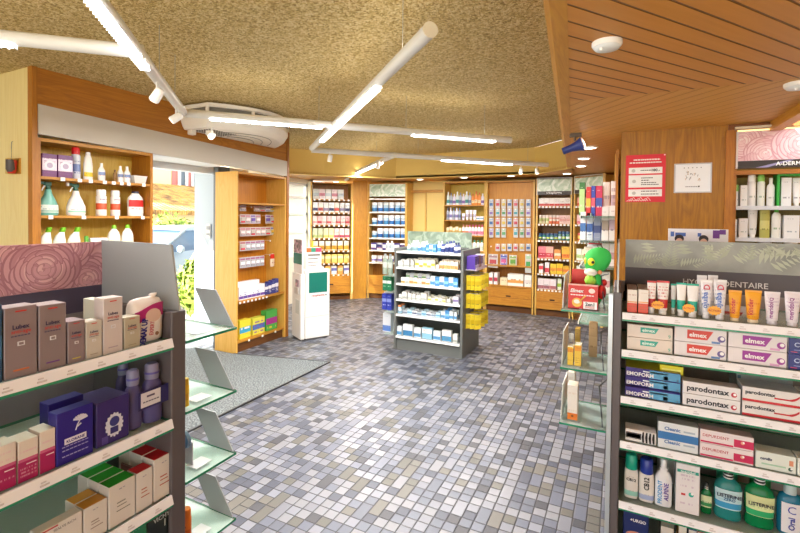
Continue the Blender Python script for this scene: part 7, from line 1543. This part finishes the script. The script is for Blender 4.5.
def vbottle(px0, px1, yt, inset, label, yb=410):
    xc, w, h = lpx(1, px0, px1, yt, inset, yb); r = w/2*.95
    p = bottle_proto('gel_bottle', 'bottle', [(r*.92, 0), (r, .006), (r, h*.52), (r*.9, h*.64), (r*.62, h*.72), (r*.56, h*.75)], [(r*.66, h*.74), (r*.68, h*.80), (r*.64, h*.97), (r*.5, h)], VIO, VCAP, .8)
    p.parts.append(('cap_band', MB().lathe([(r*.7, h*.83), (r*.7, h*.865)], 0, 20).mesh('cap_band', [col('5a50a0', .4)]), (0, 0, 0)))
    return place(p, uF.w(xc, inset+r*.8, SF[1]+.001), uF.ang, label, 'clear violet bottles')
vbottle(119, 133, 362, .15, 'clear violet bottle at the back of the violet group', 400)
vbottle(128, 145.5, 371, .03, 'clear violet bottle, front left of the banded pair', 420)
vbottle(147, 166.5, 364.5, .025, 'clear violet bottle at the right end of the violet group', 415)
xc, w, h = lpx(1, 137, 167, 385, .018, 400); zb_ = uF.hit(150, 406, .02)[1]; zt_ = uF.hit(150, 388, .02)[1]
t = link('bottle_band', None, None, uF.w(xc, .012, zb_), uF.ang, 'white and navy paper band round the two front violet bottles', 'paper band')
link('band', MB().box(-w*.5, w*.5, 0, .001, 0, zt_-zb_).mesh('band', [col('2c2460', .4)]), t); link('band_label', MB().box(-w*.42, w*.22, -.001, 0, (zt_-zb_)*.12, (zt_-zb_)*.9).mesh('band_label', [col('dcd8e0', .4)]), t)
mb = MB(); mb.box(-w*.24, w*.02, -.0016, -.001, (zt_-zb_)*.62, (zt_-zb_)*.72)
for i in range(6): mb.box(-w*.36+i*w*.09, -w*.36+i*w*.09+w*.07, -.0016, -.001, (zt_-zb_)*.36, (zt_-zb_)*.42)
link('small_print', mb.mesh('small_print', [col('5a5070', .4)]), t)
# shelf 3: coloured lids
W3M = prt('ddd8d2', None, 0, 0, '8a7a72', rows=11, seed=2, amt=.55, xlim=.3)
def lid(a, b_, yt, inset, d, topc, label, ink, n=1, step=.05, grp=None, yb=490, hk=1.0):
    xc, w, h = lpx(2, a, b_, yt, inset, yb); w *= .97; h *= hk
    for k in range(n):
        t = link('pharmacy_carton', None, None, uF.w(xc, inset+k*(d+.0025), SF[2]+.001), uF.ang, label if n == 1 else '%s, %s from the shelf edge' % (label, ORD[k+1]), 'carton', grp)
        link('carton_body', carton_mesh(w, d, h, pm=col('ddd6d0', .4), top=topc, side='cfc8c2'), t)
        link('small_mark', MB().box(-w*.12, -w*.02, -.0008, 0, h*.84, h*.865).box(w*.02, w*.1, -.0008, 0, h*.85, h*.87).mesh('small_mark', [col('a8a4b0', .4)]), t)
        mb = MB(); mb.box(-w*.2, w*.12, -.0008, 0, h*.52, h*.545).box(-w*.2, w*.16, -.0008, 0, h*.44, h*.46).box(-w*.22, w*.3, -.0008, 0, h*.33, h*.35)
        link('small_print', mb.mesh('small_print', [col(ink, .4)]), t)
lid(83.5, 107.5, 504, .012, .040, 'c8861c', 'white carton with amber top', '9a8a80', 2, grp='amber-topped cartons', yb=520)
lid(108.5, 135.5, 482, .010, .045, '1c9a1c', 'white carton with green top', '8a8a80', 3, grp='green-topped cartons', yb=500)
lid(136.3, 152.8, 470.5, .010, .042, 'c01220', 'short white carton with red top', 'b05a4a', 1, yb=490)
lid(153.6, 174.5, 456, .010, .052, 'c41424', 'tall white carton with red top', 'b04a3a', 3, grp='tall red-topped cartons', yb=480)
for k, (a, b_) in enumerate(((121, 131), (131.5, 141.5), (142, 152))):
    xc, w, h = lpx(2, a+8, b_+8, 462, .12, 480)
    t = link('pharmacy_carton', None, None, uF.w(xc-.004, .105, SF[2]+.001), uF.ang, 'frosted carton with dull red top behind the green lids, %s' % ('left', 'middle', 'right')[k], 'carton', 'frosted rear cartons'); link('carton_body', carton_mesh(w*.9, .05, h*.95, pm=col('b0a6a4', .4), top='9a5a60'), t)
xc, w, h = lpx(2, 102, 120, 462, .17, 480)
t = link('pharmacy_carton', None, None, uF.w(xc-.02, .20, SF[2]+.001), uF.ang, 'tall grey-white carton with dark leaf mark at the back of the third shelf', 'carton'); link('carton_body', carton_mesh(w, .05, h, pm=col('c8c2bc', .4)), t); link('leaf_mark', box_mesh('leaf_mark', col('4a4448', .4), -w*.25, w*.25, -.001, 0, 0, h*.05), t, (0, 0, h*.85))
t, w, h = l2(36, 82.5, 523, .012, .03, 'long low white carton with dark lettering at the front of the third shelf', 'dressing_carton', zi=2, yb=530, pm=col('e2dcd6', .4))
link('lettering', text_mesh('SEALVE RICH', w*.5, col('3a3438', .4), bold=.0), t, (w*.1, -.001, h*.86)); link('red_line', box_mesh('red_line', col('b83a40', .4), -w*.4, -w*.05, -.001, 0, 0, .003), t, (0, 0, h*.94))
# shelf 4: dark cartons just visible
xc, w, h = uF.span(148, 174.5, 508, .012, .57); t = link('dark_carton', None, None, uF.w(xc, .012, SF[3]+.001), uF.ang, 'black VICHY carton at the end of the bottom shelf', 'carton'); h = uF.hit(160, 509, .012)[1]-SF[3]
link('carton_body', carton_mesh(w*.97, .07, h, pm=col('16201e', .35), top='1a2624'), t); link('lettering', text_mesh('VICHY', w*.62, col('b8c0c0', .4), bold=.02), t, (0, -.001, h*.86)); link('white_line', box_mesh('white_line', col('b8c0c0', .4), w*.1, w*.14, -.001, 0, 0, .02), t, (0, 0, h*.70))
xc, w, h = uF.span(128, 147, 518, .012, .57); h = uF.hit(137, 518, .012)[1]-SF[3]
put(uF, SF[3]+.001, xc, .012, 'box', w*.95, h, .07, 'dark green carton beside the black VICHY carton', base='0c5a3c', band='1a7a50', z0=.7, z1=.9, ink='8ac0a0')
# ---- wing shelves past the end of the stand
wf = link('glass_wing', None, None, uF.w(WF+.019, 0, 0), uF.ang, 'column of small glass shelves at the far end of the skin care stand', 'glass shelf wing')
wl = .195
ZF = [1.225, 1.012, .80, .575]
for k, z in enumerate(ZF):
    s_ = link('glass_shelf', MB().box(0, wl, 0, .30, -.008, 0, [0, 0, 1, 1, 1, 1]).mesh('glass_shelf', [GL, GEDGE]), wf, (0, 0, z))
    link('end_guard', MB().add([(wl-.006, .01, .001), (wl-.006, .12, .001), (wl-.006, .20, .118), (wl-.006, .095, .118), (wl-.002, .01, .001), (wl-.002, .12, .001), (wl-.002, .20, .118), (wl-.002, .095, .118)], [(0,1,2,3)[::-1], (4,5,6,7), (0,1,5,4)[::-1], (1,2,6,5)[::-1], (2,3,7,6)[::-1], (3,0,4,7)[::-1]]).mesh('end_guard', [wingm]), s_)
    link('bracket', MB().box(0, .03, .05, .065, -.025, -.008).mesh('bracket', [ALU]), s_)
    link('price_card', box_mesh('price_card', col('dcdce0', .4), .06, .12, .03, .08, .001, .0025), s_)
g = 'items on the glass wing'
q = at_y(190, 303, 1.0)
t = link('testers_tray', None, None, (-1.42, .93, ZF[0]+.001), 0, 'clear upright tester tray with red-pink strip on the top glass wing shelf', 'tester tray')
link('tray_back', MB().poly([(-.06, 0), (.06, 0), (.06, .004), (-.06, .004)], 0, .12).mesh('tray_back', [clear('c8b8b4', .2, .45, 'tray')]), t); link('red_strip', box_mesh('red_strip', col('a84a50', .4), -.045, .045, -.004, 0, .055, .068), t); link('tray_base', box_mesh('tray_base', clear('c8b8b4', .2, .45, 'tray'), -.06, .06, -.05, .0, 0, .01), t)
place(canp(.022, .085, 'e0b81c', 'd0a010', 'd8b428', 'yellow_tube', ink='6a4a10'), (-1.19, .915+.014, ZF[1]+.001), 0, 'yellow cylinder pack at the post on the second glass wing shelf')
t = link('tester_jar', None, None, (-1.23, .95, ZF[2]+.001), 0, 'round clear blue tester disc leaning on a white card, third glass wing shelf', 'tester'); link('card', box_mesh('card', col('c4bcc8', .4), -.05, .02, .02, .023, 0, .075), t); link('disc', MB().lathe([(.026, 0), (.028, .004), (.026, .012)], 0, 24, T=Matrix.Translation((.0, .012, .085)) @ Matrix.Rotation(PI/2, 4, 'X')).mesh('disc', [clear('a8c8e0', .1, .4, 'disc')]), t)
place(canp(.030, .115, 'd8701c', 'c86010', 'd8741c', 'orange_bottle', ink='8a3a10'), (-1.19, .915+.018, ZF[3]+.001), 0, 'orange bottle at the post on the lowest glass wing shelf')

# ================================================================== LIGHT
w_ = bpy.data.worlds.new('sky'); SC.world = w_; w_.use_nodes = True; nt = w_.node_tree; bg = nt.nodes['Background']
bg.inputs[0].default_value = (.93, .97, 1.0, 1); bg.inputs[1].default_value = 1.7
sd_ = bpy.data.lights.new('sun', 'SUN'); sd_.energy = 16.0; sd_.angle = .01; sd_.color = (1.0, .93, .80)
so = bpy.data.objects.new('sun', sd_); COL.objects.link(so)
dv = Vector((.42, 1.0, -.54)).normalized(); so.rotation_euler = dv.to_track_quat('-Z', 'Y').to_euler()
def tube_with_uplight(a, b_, wpm):
    L = (b_-a).length; m = (a+b_)/2
    for up in (0, 1):  # second pass: added upward lamp that brightens the ceiling
        d = bpy.data.lights.new('tube_or_added_uplight', 'AREA'); d.shape = 'RECTANGLE'; d.size = L; d.size_y = .05; d.energy = wpm*L*(.03 if up else 1); d.color = (1.0, .97, .93)
        o = bpy.data.objects.new('tube_or_added_uplight', d); COL.objects.link(o); ang = math.atan2((b_-a).y, (b_-a).x)
        o.location = (m.x, m.y, TZ+(.045 if up else -.05)); o.rotation_euler = (PI if up else 0, 0, -ang if False else ang)
tl_ = [((98, 0), (140, 45)), ((0, 37), (75, 46)), ((205, 115), (295, 122)), ((372, 129), (490, 138)), ((340, 118), (410, 50)), ((430, 157), (510, 162)), ((352, 174), (388, 158))]
for a, b_ in tl_: tube_with_uplight(lt(a), lt(b_), 23)
SC.view_settings.view_transform = 'Standard'; SC.view_settings.look = 'None'; SC.view_settings.exposure = 0.88; SC.view_settings.gamma = 1
SC.view_settings.use_curve_mapping = False
